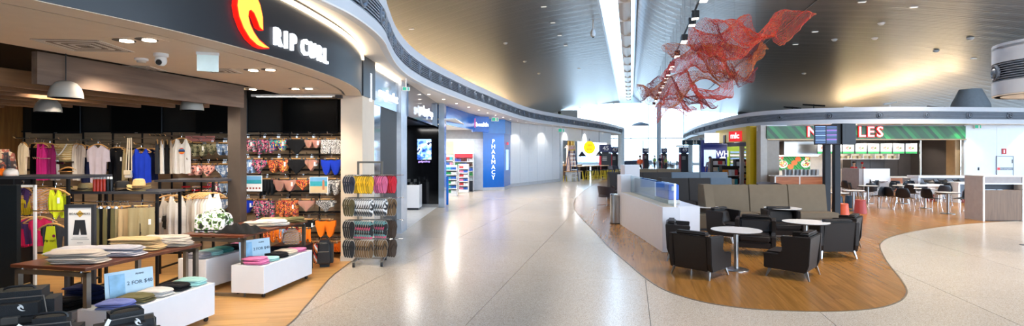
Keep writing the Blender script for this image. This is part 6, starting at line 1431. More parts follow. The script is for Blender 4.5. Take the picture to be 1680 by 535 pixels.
# gate boards and far hall
def gate(px, ybase, num, label, w_=1.5, h=3.6):
    c = G(px, ybase); t = thing('gate_board', label, 'sign', (c.x, c.y, .004)); MB().bx(-w_ / 2, w_ / 2, -.25, .25, 0, h * .72).build('pillar', mat('gate_black', '20222a', .4), t)
    MB().bx(-w_ / 2 - .02, -w_ / 2 + .1, -.27, .27, 0, h * .72).build('red_edge', mat('gate_red', 'b02434', .4), t); MB().bx(-w_ / 2, w_ / 2, -.3, .3, h * .76, h).build('number_box', mat('gate_navy', '262a58', .4), t); MB().bx(-w_ * .3, w_ * .3, -.1, .1, h * .72, h * .76).build('neck', BLACK, t)
    text(num, h * .2, WHITE, 'number', t, TR(0, -.31, h * .88), .01, .004)
    for k in range(3): MB().bx(-w_ * .3, w_ * .1, -.26, -.25, h * (.6 - .05 * k), h * (.6 - .05 * k) + .04).build('text_line', WHITE, t)
gate(993, 289, '45', 'dark gate board numbered 45 beyond the yellow cafe sign', 1.0, 2.85)
gate(1008, 283, '47', 'dark gate board partly behind the board numbered 45', 0.8, 2.75); gate(1059, 276, '48', 'slim dark gate board behind the person in orange', .75, 2.75); gate(1089, 276, '50', 'slim dark gate board beside the far white column', .75, 2.75); gate(1122, 282, '49', 'broad dark gate board numbered 49 near the toilet sign', 1.0, 2.75)
c = G(1110, 281); t = thing('banner_post', 'thin dark banner post between the gate boards', 'post', (c.x, c.y, .004)); MB().cyl((0, 0, 0), (0, 0, 3.0), .05).build('pole', BLACK, t); MB().bx(-.05, 1.4, -.03, .03, 2.8, 2.95).build('arm', BLACK, t)
c = G(1055, 287); t = thing('banner_post', 'slim navy post standing behind the person in orange', 'post', (c.x, c.y, .004)); MB().cyl((0, 0, 0), (0, 0, 3.3), .05).build('pole', mat('post_navy', '2a3050', .5), t); MB().lathe([(.2, 0), (.2, .03), (.06, .04)], 12).build('base', BLACK, t)
ST = mat('white_column', 'cfe0ee', .4)
for px, yb_, h, lean, lab in [(1081, 274, 9.5, .5, 'tall white round column with leaning strut in the far hall'), (1019, 284, 4.6, 0, 'pale round column at the end of the curved bulkhead'), (1133, 283, 3.6, 0, 'pale column beside the toilet sign'), (1151, 286, 3.6, 0, 'white column beside the navy book shop wall')]:
    c = G(px, yb_); t = thing('hall_column', lab, 'column', (c.x, c.y, .004)); MB().lathe([(.34 if h > 4 else .24, 0), (.34 if h > 4 else .24, h)], 18).build('shaft', ST, t, smooth=True)
    if lean: MB().tube([(0, 0, h - .1), (1.8, .5, h + 2.6)], .2, 10).build('strut', ST, t, smooth=True)
c = P(1051, 206, 75); t = thing('hanging_canopy', 'shallow grey umbrella-like canopy hanging in the far hall', 'canopy', c); t.scale = (.38, .38, .38); MB().lathe([(0, 1.3), (1.2, 1.1), (2.6, .6), (3.4, .1), (3.3, 0), (2.4, .45), (1, .9), (0, 1.1)], 24).build('dome', mat('canopy_grey', '8a97a4', .5), t, smooth=True)
for k in range(8): a = 2 * PI * k / 8; MB().tube([(0, 0, 1.05), (1.2 * math.cos(a), 1.2 * math.sin(a), .95), (3.2 * math.cos(a), 3.2 * math.sin(a), .05)], .05, 5).build('rib', DARKG, t)
MB().cyl((0, 0, 1.3), (0, 0, 14.5), .06).build('stem', DARKG, t)
# queue barriers / seats far off
SEATM = mat('gate_seat', '38425a', .5)
k_ = 0
for px, py in [(1024, 277), (1030, 275), (1037, 274), (1046, 273), (1068, 273), (1098, 274), (1104, 275), (1115, 275), (1008, 290), (1013, 289)]:
    c = G(px, py); t = thing('lounge_bench', 'dark gate lounge seat far off, %s along the hall from the cafe' % ORD[k_], 'seat', (c.x, c.y, .004), .2 * k_); k_ += 1
    MB().bx(-.9, .9, -.25, .25, .4, .48).build('seat', SEATM, t, bevel=.02); MB().hexa([(-.9, .2, .48), (.9, .2, .48), (.9, .28, .48), (-.9, .28, .48)], [(-.9, .35, .95), (.9, .35, .95), (.9, .4, .95), (-.9, .4, .95)]).build('backrest', SEATM, t)
    for sx_ in (-.7, .7): MB().bx(sx_ - .03, sx_ + .03, -.2, .25, 0, .4).build('leg', CHROME, t)
# ================================================================== noodle shop and book shop
GRN = ramp_mat('green_leaf_stripe', 'X', ['0a5522', '12702e', '08481c', '188a3c', '0d6628', '09501e'], .3, .35, rot=.75)
t = thing('noodle_sign', 'green striped sign board with red and white NOODLES letters', 'sign', (13.7, NS - .1, 2.86))
wS = 24.4 - 13.7; MB().bx(0, wS, -.06, .1, 0, .68).build('board', GRN, t)
REDL = mat('letter_red', 'e0282c', .4, emit=.9); WHL = mat('letter_white_glow', 'ffffff', .4, emit=.9)
for k, ch in enumerate('NOODLES'):
    px = [1333, 1352, 1374, 1394, 1413.5, 1428, 1443][k]; x_ = X(px, NS - .2) - 13.7
    text(ch, .78, REDL, 'letter', t, TR(x_, -.1, .35), .03, .035, sx=1.05); text(ch, .78, WHL, 'letter_face', t, TR(x_, -.14, .35), .01, .0, sx=1.05)
# menu screens
MF = mat('menu_white', 'f4f6f4', .4, emit=.55); MG = mat('menu_green', '2aa84a', .4, emit=.4); FOODM = ramp_mat('menu_food', 'cells', ['c8502a', 'e8c070', '5a9a3a', 'f0ece4', '8a3a24'], 14, .4, emit=.3)
for k in range(8):
    x0 = X(1341 + k * 20.6, 30.5); t = thing('menu_screen', 'lit menu screen with a noodle dish, %s from the steel hood' % ORD[k], 'screen', (x0, 30.5, Z(252.5, 30.5)))
    w_, h = 19.5 * 30.5 / F, 17.5 * 30.5 / F
    MB().bx(0, w_, 0, .06, 0, h).build('case', BLACK, t); MB().bx(.02, w_ - .02, -.01, 0, .13, h - .02).build('picture', MF, t); MB().bx(.02, w_ - .02, -.01, 0, .02, .13).build('green_strip', MG, t)
    MB().lathe([(0, 0), (.16, 0), (.16, .006), (0, .006)], 14, TR(w_ / 2, -.01, h * .56, 0, PI / 2), .55).build('dish_print', FOODM, t)
    MB().cyl((w_ / 2, .03, h), (w_ / 2, .03, 2.92 - t.location.z), .015).build('drop_rod', BLACK, t)
# counter run
TERRA = wood('terracotta_slats', 'a85c34', 'c47a4a', .45, stretch=(1, 1, 14), rnd=.05)
def service_counter(label, px0, px1, d, ytop):
    x0, x1 = X(px0, d), X(px1, d); t = thing('service_counter', label, 'counter', (x0, d, .004)); w_ = x1 - x0; zt_ = Z(ytop, d)
    MB().bx(-.02, w_ + .02, -.05, .7, zt_ - .06, zt_).build('worktop', mat('counter_stone', 'd6d0ca', .25), t); n_ = max(1, round(w_ / 1.3))
    MB().bx(.02, w_ - .02, .05, .6, 0, zt_ - .06).build('core', mat('counter_core', '8a7a6c', .6), t)
    for k in range(n_): MB().bx(w_ * k / n_ + .03, w_ * (k + 1) / n_ - .03, 0, .05, .08, zt_ - .08).build('timber_panel', TERRA, t)
    for k in range(n_ + 1): MB().bx(w_ * k / n_ - .03, w_ * k / n_ + .03, -.01, .06, 0, zt_ - .06).build('divider', WHITE, t)
    return t, zt_
sc1, zsc = service_counter('stone-topped counter with terracotta panels under the bowl poster', 1272, 1352, 27.9, 288); sc2, zsc2 = service_counter('counter with pale terracotta panels beside the white partition', 1460, 1497, 28.3, 290)
for k in range(9):
    o = tag(MB().lathe([(.1, 0), (.12, .3), (.1, .3), (.09, .02)], 12).build('steel_canister', [STEEL, mat('canister_grey', '8a8f94', .3, .6)][k % 2], smooth=True, loc=(X(1288 + k * 6.6, 28.1), 28.15, zsc + .006)), ['bright', 'dull grey'][k % 2] + ' steel canister on the noodle counter, %s from the taupe side' % ORD[k], 'canister')
t = thing('bowl_poster', 'poster of two noodle bowls and three orange discs on green', 'poster', (X(1277, 33.3), 33.3, Z(279.5, 33.3))); w_, h = X(1329, 33.3) - X(1277, 33.3), (279.5 - 256) * 33.3 / F
MB().bx(0, w_, 0, .05, 0, h).build('board', ramp_mat('poster_green', 'X', ['0e6a2c', '1a9040', '0a4e20', '20a048'], 1.2, .5, rot=.75, emit=.15), t)
for k, (u, v, r, m_, nm) in enumerate([(.14, .42, .3, WHITE, 'bowl'), (.86, .45, .3, WHITE, 'bowl'), (.14, .46, .24, FOODM, 'noodle_print'), (.86, .49, .24, FOODM, 'noodle_print'), (.38, .25, .19, REDL, 'orange_disc'), (.5, .52, .19, REDL, 'orange_disc'), (.62, .78, .19, REDL, 'orange_disc')]):
    m2 = mat('disc_orange', 'e8642a', .5, emit=.3) if nm == 'orange_disc' else m_
    MB().lathe([(0, 0), (r, 0), (r, .01), (0, .01)], 18, TR(w_ * u, -.005 - .008 * (k > 1), h * v, 0, PI / 2), .8).build(nm, m2, t)
for u in (.08, .92): MB().bx(w_ * u - w_ * .08, w_ * u + w_ * .08, -.004, 0, h * .72, h).build('food_print', FOODM, t)
t = thing('steel_hood', 'brushed steel extractor hood over the noodle kitchen', 'hood', (X(1281, 32), 32, Z(256, 32))); w_ = X(1340, 32) - X(1281, 32); MB().bx(0, w_, -.4, .6, .05, .85).build('canopy', STEEL, t); MB().bx(.1, w_ - .1, -.35, .5, 0, .05).build('light_strip', GLOWW, t)
t = thing('kitchen_rack', 'white pigeonhole rack of noodle boxes below the menu screens', 'shelf', (X(1378, 31.5), 31.5, Z(260.5, 31.5))); w_ = X(1475, 31.5) - X(1378, 31.5)
MB().bx(0, w_, 0, .4, -.04, 0).build('shelf_board', WHITE, t); MB().bx(0, w_, .36, .4, 0, .36).build('back', mat('rack_cream', 'd8d0c0', .5), t)
for k in range(6): MB().bx(w_ * k / 5 - .02, w_ * k / 5 + .02, 0, .4, 0, .36).build('divider', WHITE, t)
for k in range(10): tag(MB().hexa([(-.06, -.06, 0), (.06, -.06, 0), (.06, .06, 0), (-.06, .06, 0)], [(-.09, -.09, .16), (.09, -.09, .16), (.09, .09, .16), (-.09, .09, .16)]).build('noodle_box', mat('box_kraft', 'c8b48c', .7), loc=(t.location.x + .2 + k * (w_ - .4) / 9, 31.66, t.location.z + .003)), 'kraft noodle box in the pigeonhole rack, %s from the kiosk' % ORD[k], 'box')
shelf_unit('drinks_chiller', 'open drinks chiller behind the kiosk', (X(1397, 28.6), 28.6, .004), 1.1, .6, 1.25, 3, [PC('orange', 'e08a2a'), PC('white', 'e4e8ea'), PC('green', '2a9a5a')], per=7, boxlab='carton')
for x0, x1, y0, y1, lab in [(1500, 1585, 237, 289, 'brown')]: pass
t = thing('wall_niche', 'light oak two-cell wall niche on the dark timber wall', 'shelf', (X(1556, 32.5), 32.5, Z(281, 32.5))); w_, h = X(1566, 32.5) - X(1556, 32.5), 26 * 32.5 / F
for a in (0, w_ - .04): MB().bx(a, a + .04, -.12, .06, 0, h).build('side', MATS['light_oak'], t)
for z in (0, h / 2, h - .04): MB().bx(0, w_, -.12, .06, z, z + .04).build('board', MATS['light_oak'], t)
MB().bx(.04, w_ - .04, .04, .06, .04, h - .04).build('back', mat('niche_cream', 'd0b88c', .5), t)
t = thing('steel_post', 'thin bright post in front of the dark timber wall', 'post', (X(1510, 30), 30, .004)); MB().cyl((0, 0, 0), (0, 0, 2.88), .05).build('shaft', CHROME, t); MB().lathe([(.12, 0), (.12, .02)], 14).build('flange', STEEL, t)
for k, px in enumerate((1551, 1570)): lamp('wall_washer', 'SPOT', (X(px, 32), 32.2, 2.85), 60, (1, .8, .6), .05, aim=(X(px, 32), 32.7, 0), spot=1.0)
for k in range(6): lamp('kitchen_lamp', 'SPOT', (15.6 + k * 1.5, 30.4, 2.85), 160, (1, .93, .82), .2, aim=(15.6 + k * 1.5, 31.4, 0), spot=2.4)
# hose-reel cabinet
t = thing('hose_cabinet', 'white hose reel cupboard with grey band and red fire sign above', 'cabinet', (X(1635, NS - .03), NS - .03, .004)); w_ = X(1661, NS) - X(1635, NS); h = Z(257, NS)
MB().bx(0, w_, -.03, 0, .1, h).build('door', MATS['service_white'], t); MB().bx(-.03, 0, -.045, 0, .08, h + .03).build('frame_side', LOUV, t); MB().bx(w_, w_ + .03, -.045, 0, .08, h + .03).build('frame_side', LOUV, t); MB().bx(0, w_, -.045, 0, h, h + .03).build('frame_top', LOUV, t)
MB().bx(.0, w_, -.036, -.03, Z(279, NS), Z(275, NS)).build('band', mat('band_grey', '7a8a9a', .5), t); MB().bx(.02, .14, -.04, -.036, Z(279, NS), Z(275, NS)).build('red_square', REDL, t); MB().bx(w_ - .06, w_ - .04, -.06, -.03, Z(268, NS), Z(262, NS)).build('handle', DARKG, t)
text('Fire extinguisher', .1, WHITE, 'band_text', t, TR(w_ * .58, -.038, Z(277, NS)), .003)
t = thing('fire_sign', 'small red fire equipment sign with white symbol', 'sign', (X(1647, NS - .03), NS - .03, Z(253, NS))); MB().bx(-.12, .12, -.02, 0, 0, .3).build('plate', mat('sign_red', 'c8202c', .4), t); MB().bx(-.035, .035, -.026, -.02, .06, .24).build('symbol', WHITE, t)
t = tag(MB().bx(-.04, .04, -.03, 0, -.08, .08).build('wall_switch', DARKG, loc=(X(1605, NS - .02), NS - .02, Z(277, NS)), bevel=.005), 'small dark wall switch on the white service wall', 'switch')
# green exit boxes under the soffits
GE = mat('exit_green', '1c9a78', .4, emit=.7)
for px, py, d_, lab in [(1604, 208, 28.9, 'green exit sign on the white service wall'), (1248, 212, 29.3, 'green exit sign over the stone pier'), (921, 214, 37.5, 'green exit sign at the hoarding end'), (666, 146, 13.6, 'green exit sign under the curved soffit before the gadget shop'), (812, 196, 27.2, 'green exit sign above the pharmacy pillar')]:
    c = P(px, py, d_); t = thing('exit_sign', lab, 'exit sign', c, .0 if px > 1000 else .35); s_ = d_ / 29
    MB().bx(-.2 * s_, .2 * s_, -.04, .04, -.1 * s_, .1 * s_).build('box', WHITE, t); MB().bx(-.18 * s_, .0, -.05, -.04, -.08 * s_, .08 * s_).build('green_pane', GE, t); MB().bx(.08 * s_, .14 * s_, -.05, -.04, -.08 * s_, .08 * s_).build('green_arrow', GE, t); MB().cyl((0, 0, .1 * s_), (0, 0, max(.12 * s_, (4.0 if px < 1000 else 3.6) - c.z)), .015).build('stem', WHITE, t)
# book shop
t = thing('book_shop_sign', 'large white W H S letters on the navy book shop wall', 'sign', (X(1184, 37.3), 37.36, 0)); text('WH', .62, WHL, 'lettering', t, TR(.08, 0, Z(253, 37.3)), .01, .0, sx=.8); text('S', 1.3, WHL, 'lettering', t, TR(.08, 0, Z(269, 37.3)), .01, .0)
t = thing('lit_lightbox', 'tall pale lit window panel in the navy wall', 'panel', (X(1165, 37.3), 37.35, Z(273, 37.3))); MB().bx(-.42, .42, -.03, .02, 0, 1.15).build('pane', mat('lit_pane', 'bcd4f4', .3, emit=.8), t); MB().bx(-.46, .46, -.02, .03, -.04, 1.2).build('frame', NAVY, t)
t = thing('food_sign', 'black FOOD lettering on the lime green wall', 'sign', (X(1238, 37.3), 37.36, Z(246, 37.3))); text('FOOD', .85, BLACK, 'lettering', t, TR(.35, 0, 0), .01, .02)
t = thing('news_sign', 'red sign with white letters on the yellow fascia', 'sign', (13.3, 31.8, Z(223, 31)), -1.2); MB().bx(-.5, .5, -.1, 0, -.3, .3).build('board', REDL, t); text('mlc', .48, WHL, 'lettering', t, TR(0, -.12, .02), .01, .01)
t = thing('white_light_box', 'long glowing white light box over the book shop entrance', 'light box', (X(1182, 36), 36, Z(232, 36))); MB().bx(-1.0, 1.3, -.2, .2, -.1, .55).build('box', mat('box_glow', 'f0f4fa', .4, emit=1.6), t); MB().bx(-1.05, 1.35, -.24, .24, -.2, -.1).build('navy_base', NAVY, t)
t = thing('navy_canopy', 'dark navy curved canopy band over the book shop', 'canopy', (0, 0, 0)); cp = spline([Vector((X(1196, 34.5), 34.5, 0)), Vector((X(1205, 33), 33, 0)), Vector((X(1216, 31.5), 31.5, 0)), Vector((X(1238, 30.2), 30.2, 0))], 4)
sweep(cp, [(-.1, Z(240, 32)), (.1, Z(240, 32)), (.1, Z(234, 32)), (-.1, Z(234, 32))]).build('band', mat('canopy_navy', '23284a', .4), t)
MB().bx(X(1196, 34.5) - .3, X(1196, 34.5) + .3, 34.4, 34.7, Z(236, 34.5), Z(222, 34.5)).build('end_block', MATS['canopy_navy'], t)
for k, (px, d_, w_, h, nm) in enumerate([(1225, 34, 1.5, 1.7, 'black magazine shelf at the lime wall'), (1196, 33, 1.0, 1.3, 'black magazine table stand near the book shop door'), (1178, 34.5, .8, 1.75, 'black spinner of postcards beside the waiting person')]):
    shelf_unit('magazine_shelf', nm, (X(px, d_), d_, .004), w_, .5, h, 4 if k != 1 else 2, [PC('red', 'c83a3a'), PC('cream', 'e8dcc0'), PC('teal', '3aa6b0'), PC('orange', 'e08a2a'), PC('white', 'e4e8ea')], frame=BLACK, per=5, boxlab='magazine', box='magazine')
for k in range(5): tag(MB().bx(-1.05, 1.8, -.06, .06, 0, .14).build('shelf_ledge', [mat('ledge_blue', '8ab0d8', .5), WHITE][k % 2], loc=(16.2, 37.2, 1.2 + k * .22)), ['blue', 'white'][k % 2] + ' ledge on the lime wall, %s from the bottom' % ORD[k], 'shelf')
t = thing('white_post', 'slim white post in front of the lime wall', 'post', (X(1217, 33.5), 33.5, .004)); MB().bx(-.1, .1, -.1, .1, 0, 3.0).build('shaft', WHITE, t); MB().bx(-.13, .13, -.13, .13, 0, .05).build('foot', STEEL, t)
for k in range(3): lamp('book_lamp', 'SPOT', (14.6 + k * 1.6, 34.5, 2.95), 260, (1, .97, .9), .2, aim=(15 + k * 1.6, 36.5, 0), spot=2.4)
# toilet sign
t = thing('toilet_sign', 'dark teal hanging toilet sign with white symbols', 'sign', P(1135, 234, 46), 0, None); t.scale = (1.15, 1, 1.15); TS = mat('sign_teal', '1c3a54', .4)
MB().bx(-.72, .72, -.05, .05, -.18, .18).build('board', TS, t); MB().lathe([(.09, 0), (.09, .012), (.06, .012), (.06, 0)], 14, TR(-.45, -.05, -.02, 0, PI / 2)).bx(-.5, -.45, -.065, -.05, -.02, .14).build('wheelchair_symbol', WHITE, t)
for k in (0.12, .32): MB().bx(k - .06, k + .06, -.062, -.05, -.14, .06).build('figure_symbol', WHITE, t); MB().lathe([(0, 0), (.045, 0), (.045, .012), (0, .012)], 10, TR(k, -.05, .11, 0, PI / 2)).build('figure_head', WHITE, t)
for k in (-.5, .5): MB().cyl((k, 0, .18), (k, 0, .62), .015).build('hanger', STEEL, t)
MB().bx(-.55, 1.2, -.03, .03, .6, .66).build('support_arm', STEEL, t)
# ================================================================== things in the hall ceiling
def zc_right(s):
    pr = dense(RP, 3)
    for a, b_ in zip(pr, pr[1:]):
        if a[0] <= s <= b_[0]: return a[1] + (b_[1] - a[1]) * (s - a[0]) / max(1e-6, b_[0] - a[0])
    return 9
def zc_left(s):
    pr = dense(LP, 3)
    for a, b_ in zip(pr, pr[1:]):
        if b_[0] <= s <= a[0]: return a[1] + (b_[1] - a[1]) * (s - a[0]) / (b_[0] - a[0])
    return 9
t = thing('spot_track', 'long dark suspended track beside the skylight', 'track', (0, 0, 0), AROT); zt_ = 8.6; s0_ = 2.85
MB().tube([(s0_, 4, zt_), (s0_, 70, zt_)], .05, 6).build('rail', DARKG, t)
for k in range(24): MB().cyl((s0_, 6 + k * 2.7, zt_), (s0_, 6 + k * 2.7, zc_right(s0_)), .012, n=5).build('drop_wire', STEEL, t)
for k in range(22):
    D_ = 20.6 + k * (2.1 if k % 2 else 2.5); p_ = AX(s0_, D_, zt_ - .06)
    h_ = thing('track_spot', 'black box spotlight on the skylight track, %s in line' % (ORD[k] if k < 10 else 'far ' + (ORD + ORD + ORD)[k] + (' beyond' if k > 19 else '')), 'spotlight', p_, AROT, 'black spotlights on the skylight track')
    MB().bx(-.16, .16, -.2, .2, -.34, 0).build('housing', BLACK, h_); MB().bx(-.14, .14, -.18, .18, -.35, -.34).build('lens', GLOWW, h_)
def on_ceiling(px, py):
    """first point where this sight line meets the ceiling"""
    dx, dz = (px - CX) / F, (HY - py) / F
    for k in range(40, 900):
        y = k * .1; s, D = SD(dx * y, y); z = H + dz * y
        zc_ = zc_left(s) if s < -1.9 and s > -23 else (zc_right(s) if .35 < s < 36 else None)
        if zc_ is not None and z >= zc_: return Vector((dx * y, y, zc_))
    return None
DOME = MB().lathe([(.16, 0), (.16, -.05), (.1, -.12), (0, -.14)], 14)
for k, (px, py, big, lab) in enumerate([(829, 70, 0, 'high on the warm metal ceiling'), (861, 100, 0, 'below the first dome on the metal ceiling'), (884, 120, 0, 'just above the far curved bulkhead'), (1369, 64, 0, 'above the warm ceiling wash'), (1435, 62, 0, 'over the brightest warm wash'), (1319, 120, 0, 'beside the red net sculpture tail'), (892, 10, 1, 'nearest the top of the picture'), (918, 57, 1, 'near the hanging camera'), (907, 36, 1, 'between two strip lamps'), (928, 74, 1, 'below the hanging camera'), (1337, 51, 1, 'beside the sculpture tip'), (1305, 72, 1, 'under the sculpture tip'), (950, 112, 1, 'toward the skylight'),
                                   (1446, 37, 0, 'high over the food court'), (1499, 10, 1, 'at the top over the food court'), (1536, 82, 0, 'on the blue-lit ceiling'), (1598, 95, 1, 'on the blue-lit ceiling near the canopy'), (1592, 62, 0, 'near the canopy nose'), (675, 47, 1, 'on the ceiling above the near bulkhead'), (1414, 2, 1, 'at the upper frame edge')]):
    c = on_ceiling(px, py)
    if c is None: continue
    if big: t = thing('ceiling_lamp', 'white recessed strip lamp ' + lab, 'ceiling lamp', (c.x, c.y, c.z - .02), AROT); t.scale = (.62, .62, .62); MB().bx(-.28, .28, -.1, .1, -.04, .02).build('trim', WHITE, t); MB().bx(-.24, .24, -.07, .07, -.05, -.04).build('lens', mat('strip_glow', 'f4f0ea', .4, emit=1.2), t)
    else: t = thing('ceiling_dome', 'small white sensor dome ' + lab, 'sensor', (c.x, c.y, c.z)); DOME_ = link('dome', DOME.mesh('dome', WHITE, smooth=True), t); MB().lathe([(.19, .0), (.19, -.03)], 14).build('base', WHITE, t)
c = on_ceiling(973, 32); t = thing('hanging_camera', 'white hanging camera pod on a stem from the metal ceiling', 'camera', c); k_ = c.y / F
MB().cyl((0, 0, 0), (0, 0, -16 * k_), 1.2 * k_).build('stem', WHITE, t); MB().lathe([(1.5 * k_, -15 * k_), (3.4 * k_, -18 * k_), (4.4 * k_, -23 * k_), (3.6 * k_, -27 * k_), (1.5 * k_, -28.5 * k_), (0, -28.5 * k_)], 16).build('pod', WHITE, t, smooth=True); MB().lathe([(0, -29.6 * k_), (1.6 * k_, -29 * k_), (2 * k_, -27.5 * k_), (0, -27 * k_)], 12).build('lens', BLACK, t, smooth=True)
# roof clutter seen over the bulkheads
for k, (px, y0, y1, d_, l_, rz_, lab) in enumerate([(1460, 172, 176, 31, 1.3, .5, 'white bracket'), (1400, 176, 178, 30.5, 1.2, .2, 'pale pipe'), (1335, 171, 174, 30, 1.1, -.5, 'dark strut'), (1300, 175, 178, 30.5, .9, -.4, 'dark short strut'), (1550, 175, 177, 31, 2.2, .1, 'dark cable tray')]):
    c = P(px, y0, d_); tag(MB().tube([(-l_ / 2, 0, 0), (l_ / 2, 0, .18 if k == 0 else -.12)], .05, 6).cyl((0, 0, 4.24 - c.z), (0, 0, 0), .03).build('roof_pipe', WHITE if k < 2 else BLACK, loc=c, rz=rz_), lab + ' standing on the food court roof', 'pipe')
c = P(1592, 176, 33); tag(MB().lathe([(1.05, 4.24 - c.z), (.95, .2), (.55, 1.1), (0, 1.1)], 20).build('roof_cowl', mat('cowl_grey', '9aa6b2', .5), smooth=True, loc=(c.x, c.y, c.z)), 'grey conical cowl on the food court roof', 'cowl')
c = P(919, 180, 41); t = thing('worker_vest', 'neon vest bundle on the roof edge of the curved bulkhead', 'vest', (c.x, c.y + .6, 4.55)); MB().bx(-.22, .22, -.15, .15, 0, .55).build('vest', mat('vest_lime', 'b8c83a', .6), t, bevel=.05); MB().lathe([(0, .55), (.12, .6), (.12, .75), (0, .8)], 10).build('cap', BLACK, t, smooth=True)
# ================================================================== red wire-net sculpture
def net(name, parent, pts, width, m, seed, nu=84, nv=18, amp=.35, r=.0064, roll=0.):
    """rippled ribbon of knotted wire along a path, only the wires are built"""
    path = spline([Vector(p) for p in pts], 12); rs = random.Random(seed); ph = [rs.uniform(0, 6.28) for _ in range(6)]
    def f(u, v):
        k = u * (len(path) - 1); i = min(int(k), len(path) - 2); c_ = path[i] + (path[i + 1] - path[i]) * (k - i); tg = (path[i + 1] - path[i]).normalized()
        side = tg.cross(Vector((0, 0, 1))).normalized(); up = side.cross(tg)
        wv = width * (.35 + .65 * math.sin(PI * min(1, u * .92 + .06)) ** .5); a = roll + .9 * math.sin(u * 5 + ph[0]); x = (v - .5) * wv
        lift = amp * (math.sin(u * 11 + ph[1] + 2.2 * v) + .6 * math.sin(u * 19 + ph[2] - 3 * v) + .5 * math.sin(v * 7 + ph[3] + u * 4))
        return c_ + (side * math.cos(a) + up * math.sin(a)) * x + up * lift * .6 + side * (.25 * amp * math.sin(u * 15 + ph[4])) + Vector(noise.noise_vector(Vector((u * 26, v * 12, seed)))) * .05
    mb = MB(); P_ = [[f(i / nu, j / nv) for j in range(nv + 1)] for i in range(nu + 1)]
    def wire(line):
        vs = []; fs = []
        for i, p in enumerate(line):
            q = (line[min(i + 1, len(line) - 1)] - line[max(i - 1, 0)]).normalized(); s_ = q.cross(Vector((.3, .2, 1))).normalized(); u_ = s_.cross(q)
            vs += [p + s_ * r, p - s_ * r * .5 + u_ * r * .87, p - s_ * r * .5 - u_ * r * .87]
        for i in range(len(line) - 1):
            for k in range(3): fs.append((i * 3 + k, i * 3 + (k + 1) % 3, i * 3 + 3 + (k + 1) % 3, i * 3 + 3 + k))
        mb.add(vs, fs)
    for j in range(nv + 1): wire([P_[i][(j + (i % 2)) % (nv + 1) if 0 < j < nv else j] for i in range(nu + 1)])
    for i in range(0, nu + 1): wire([P_[i][j] for j in range(nv + 1)])
    o = mb.build(name, m, parent); return o
NR = ramp_mat('net_red', 'noise', ['c8302a', 'ff5236', 'e03c30', 'f58a4e', 'ff4634'], 7, .45); NO = ramp_mat('net_orange', 'noise', ['8a3a30', 'e07a34', 'c0482e', 'f09a50', 'd8602e'], 7, .45); ND = mat('net_maroon', '9a3c42', .5, var=.2, scale=3); NP = ramp_mat('net_coral', 'noise', ['d8404a', 'ff6a66', 'e86a4a', 'f04a48'], 7, .45)
sc0 = thing('net_sculpture', 'hanging sculpture of rippling red and orange wire nets under the hall ceiling', 'sculpture', (0, 0, 0))
def pp3(l): return [P(x, y, d) for x, y, d in l]
net('red_net', sc0, pp3([(1306, 54, 17), (1270, 38, 17.6), (1240, 56, 18.4), (1205, 44, 19.2), (1172, 62, 20.4), (1140, 72, 21.4)]), 1.67, NR, 1, amp=.32)
net('red_net', sc0, pp3([(1252, 58, 18), (1225, 78, 18.8), (1195, 60, 19.6), (1165, 66, 20.8), (1138, 78, 22)]), 1.74, NR, 2, amp=.36)
net('orange_net', sc0, pp3([(1250, 84, 18.8), (1225, 100, 19.6), (1200, 92, 20.4), (1168, 100, 21.6), (1130, 86, 23), (1104, 96, 24.4)]), 1.81, NO, 3, amp=.34)
net('maroon_net', sc0, pp3([(1246, 82, 19.4), (1210, 80, 20), (1180, 74, 20.8), (1150, 84, 21.6)]), 1.89, ND, 4, nu=60, amp=.2)
net('coral_net', sc0, pp3([(1200, 112, 20.6), (1170, 104, 21.8), (1130, 100, 23.4), (1092, 118, 25)]), 1.74, NP, 5, amp=.36)
net('orange_net', sc0, pp3([(1195, 122, 21), (1160, 132, 22.4), (1120, 140, 24), (1085, 148, 26), (1056, 146, 28)]), 2.03, NO, 6, amp=.38)
net('red_net', sc0, pp3([(1192, 142, 21.4), (1160, 156, 22.6), (1130, 146, 24), (1100, 152, 25.4)]), 1.89, NP, 7, amp=.38)
net('maroon_net', sc0, pp3([(1238, 120, 20), (1215, 128, 20.6), (1196, 124, 21.2)]), 1.01, ND, 8, nu=36, nv=12, amp=.12)
net('maroon_net', sc0, pp3([(1160, 164, 23), (1120, 158, 25), (1085, 150, 27), (1058, 146, 29)]), 1.59, ND, 9, amp=.36)
net('coral_net', sc0, pp3([(1130, 170, 25), (1104, 176, 27), (1078, 180, 29)]), 1.45, NP, 10, nu=50, amp=.34)
for px, py, d_ in [(1290, 45, 17.3), (1240, 56, 18.4), (1205, 48, 19.2), (1172, 62, 20.4), (1140, 74, 21.4), (1120, 100, 23.6), (1092, 130, 26)]:
    a = P(px, py, d_); s_, D_ = SD(a.x, a.y); MB().cyl(a, (a.x, a.y, zc_right(max(.4, s_))), .004, n=4).build('suspension_wire', STEEL, sc0)
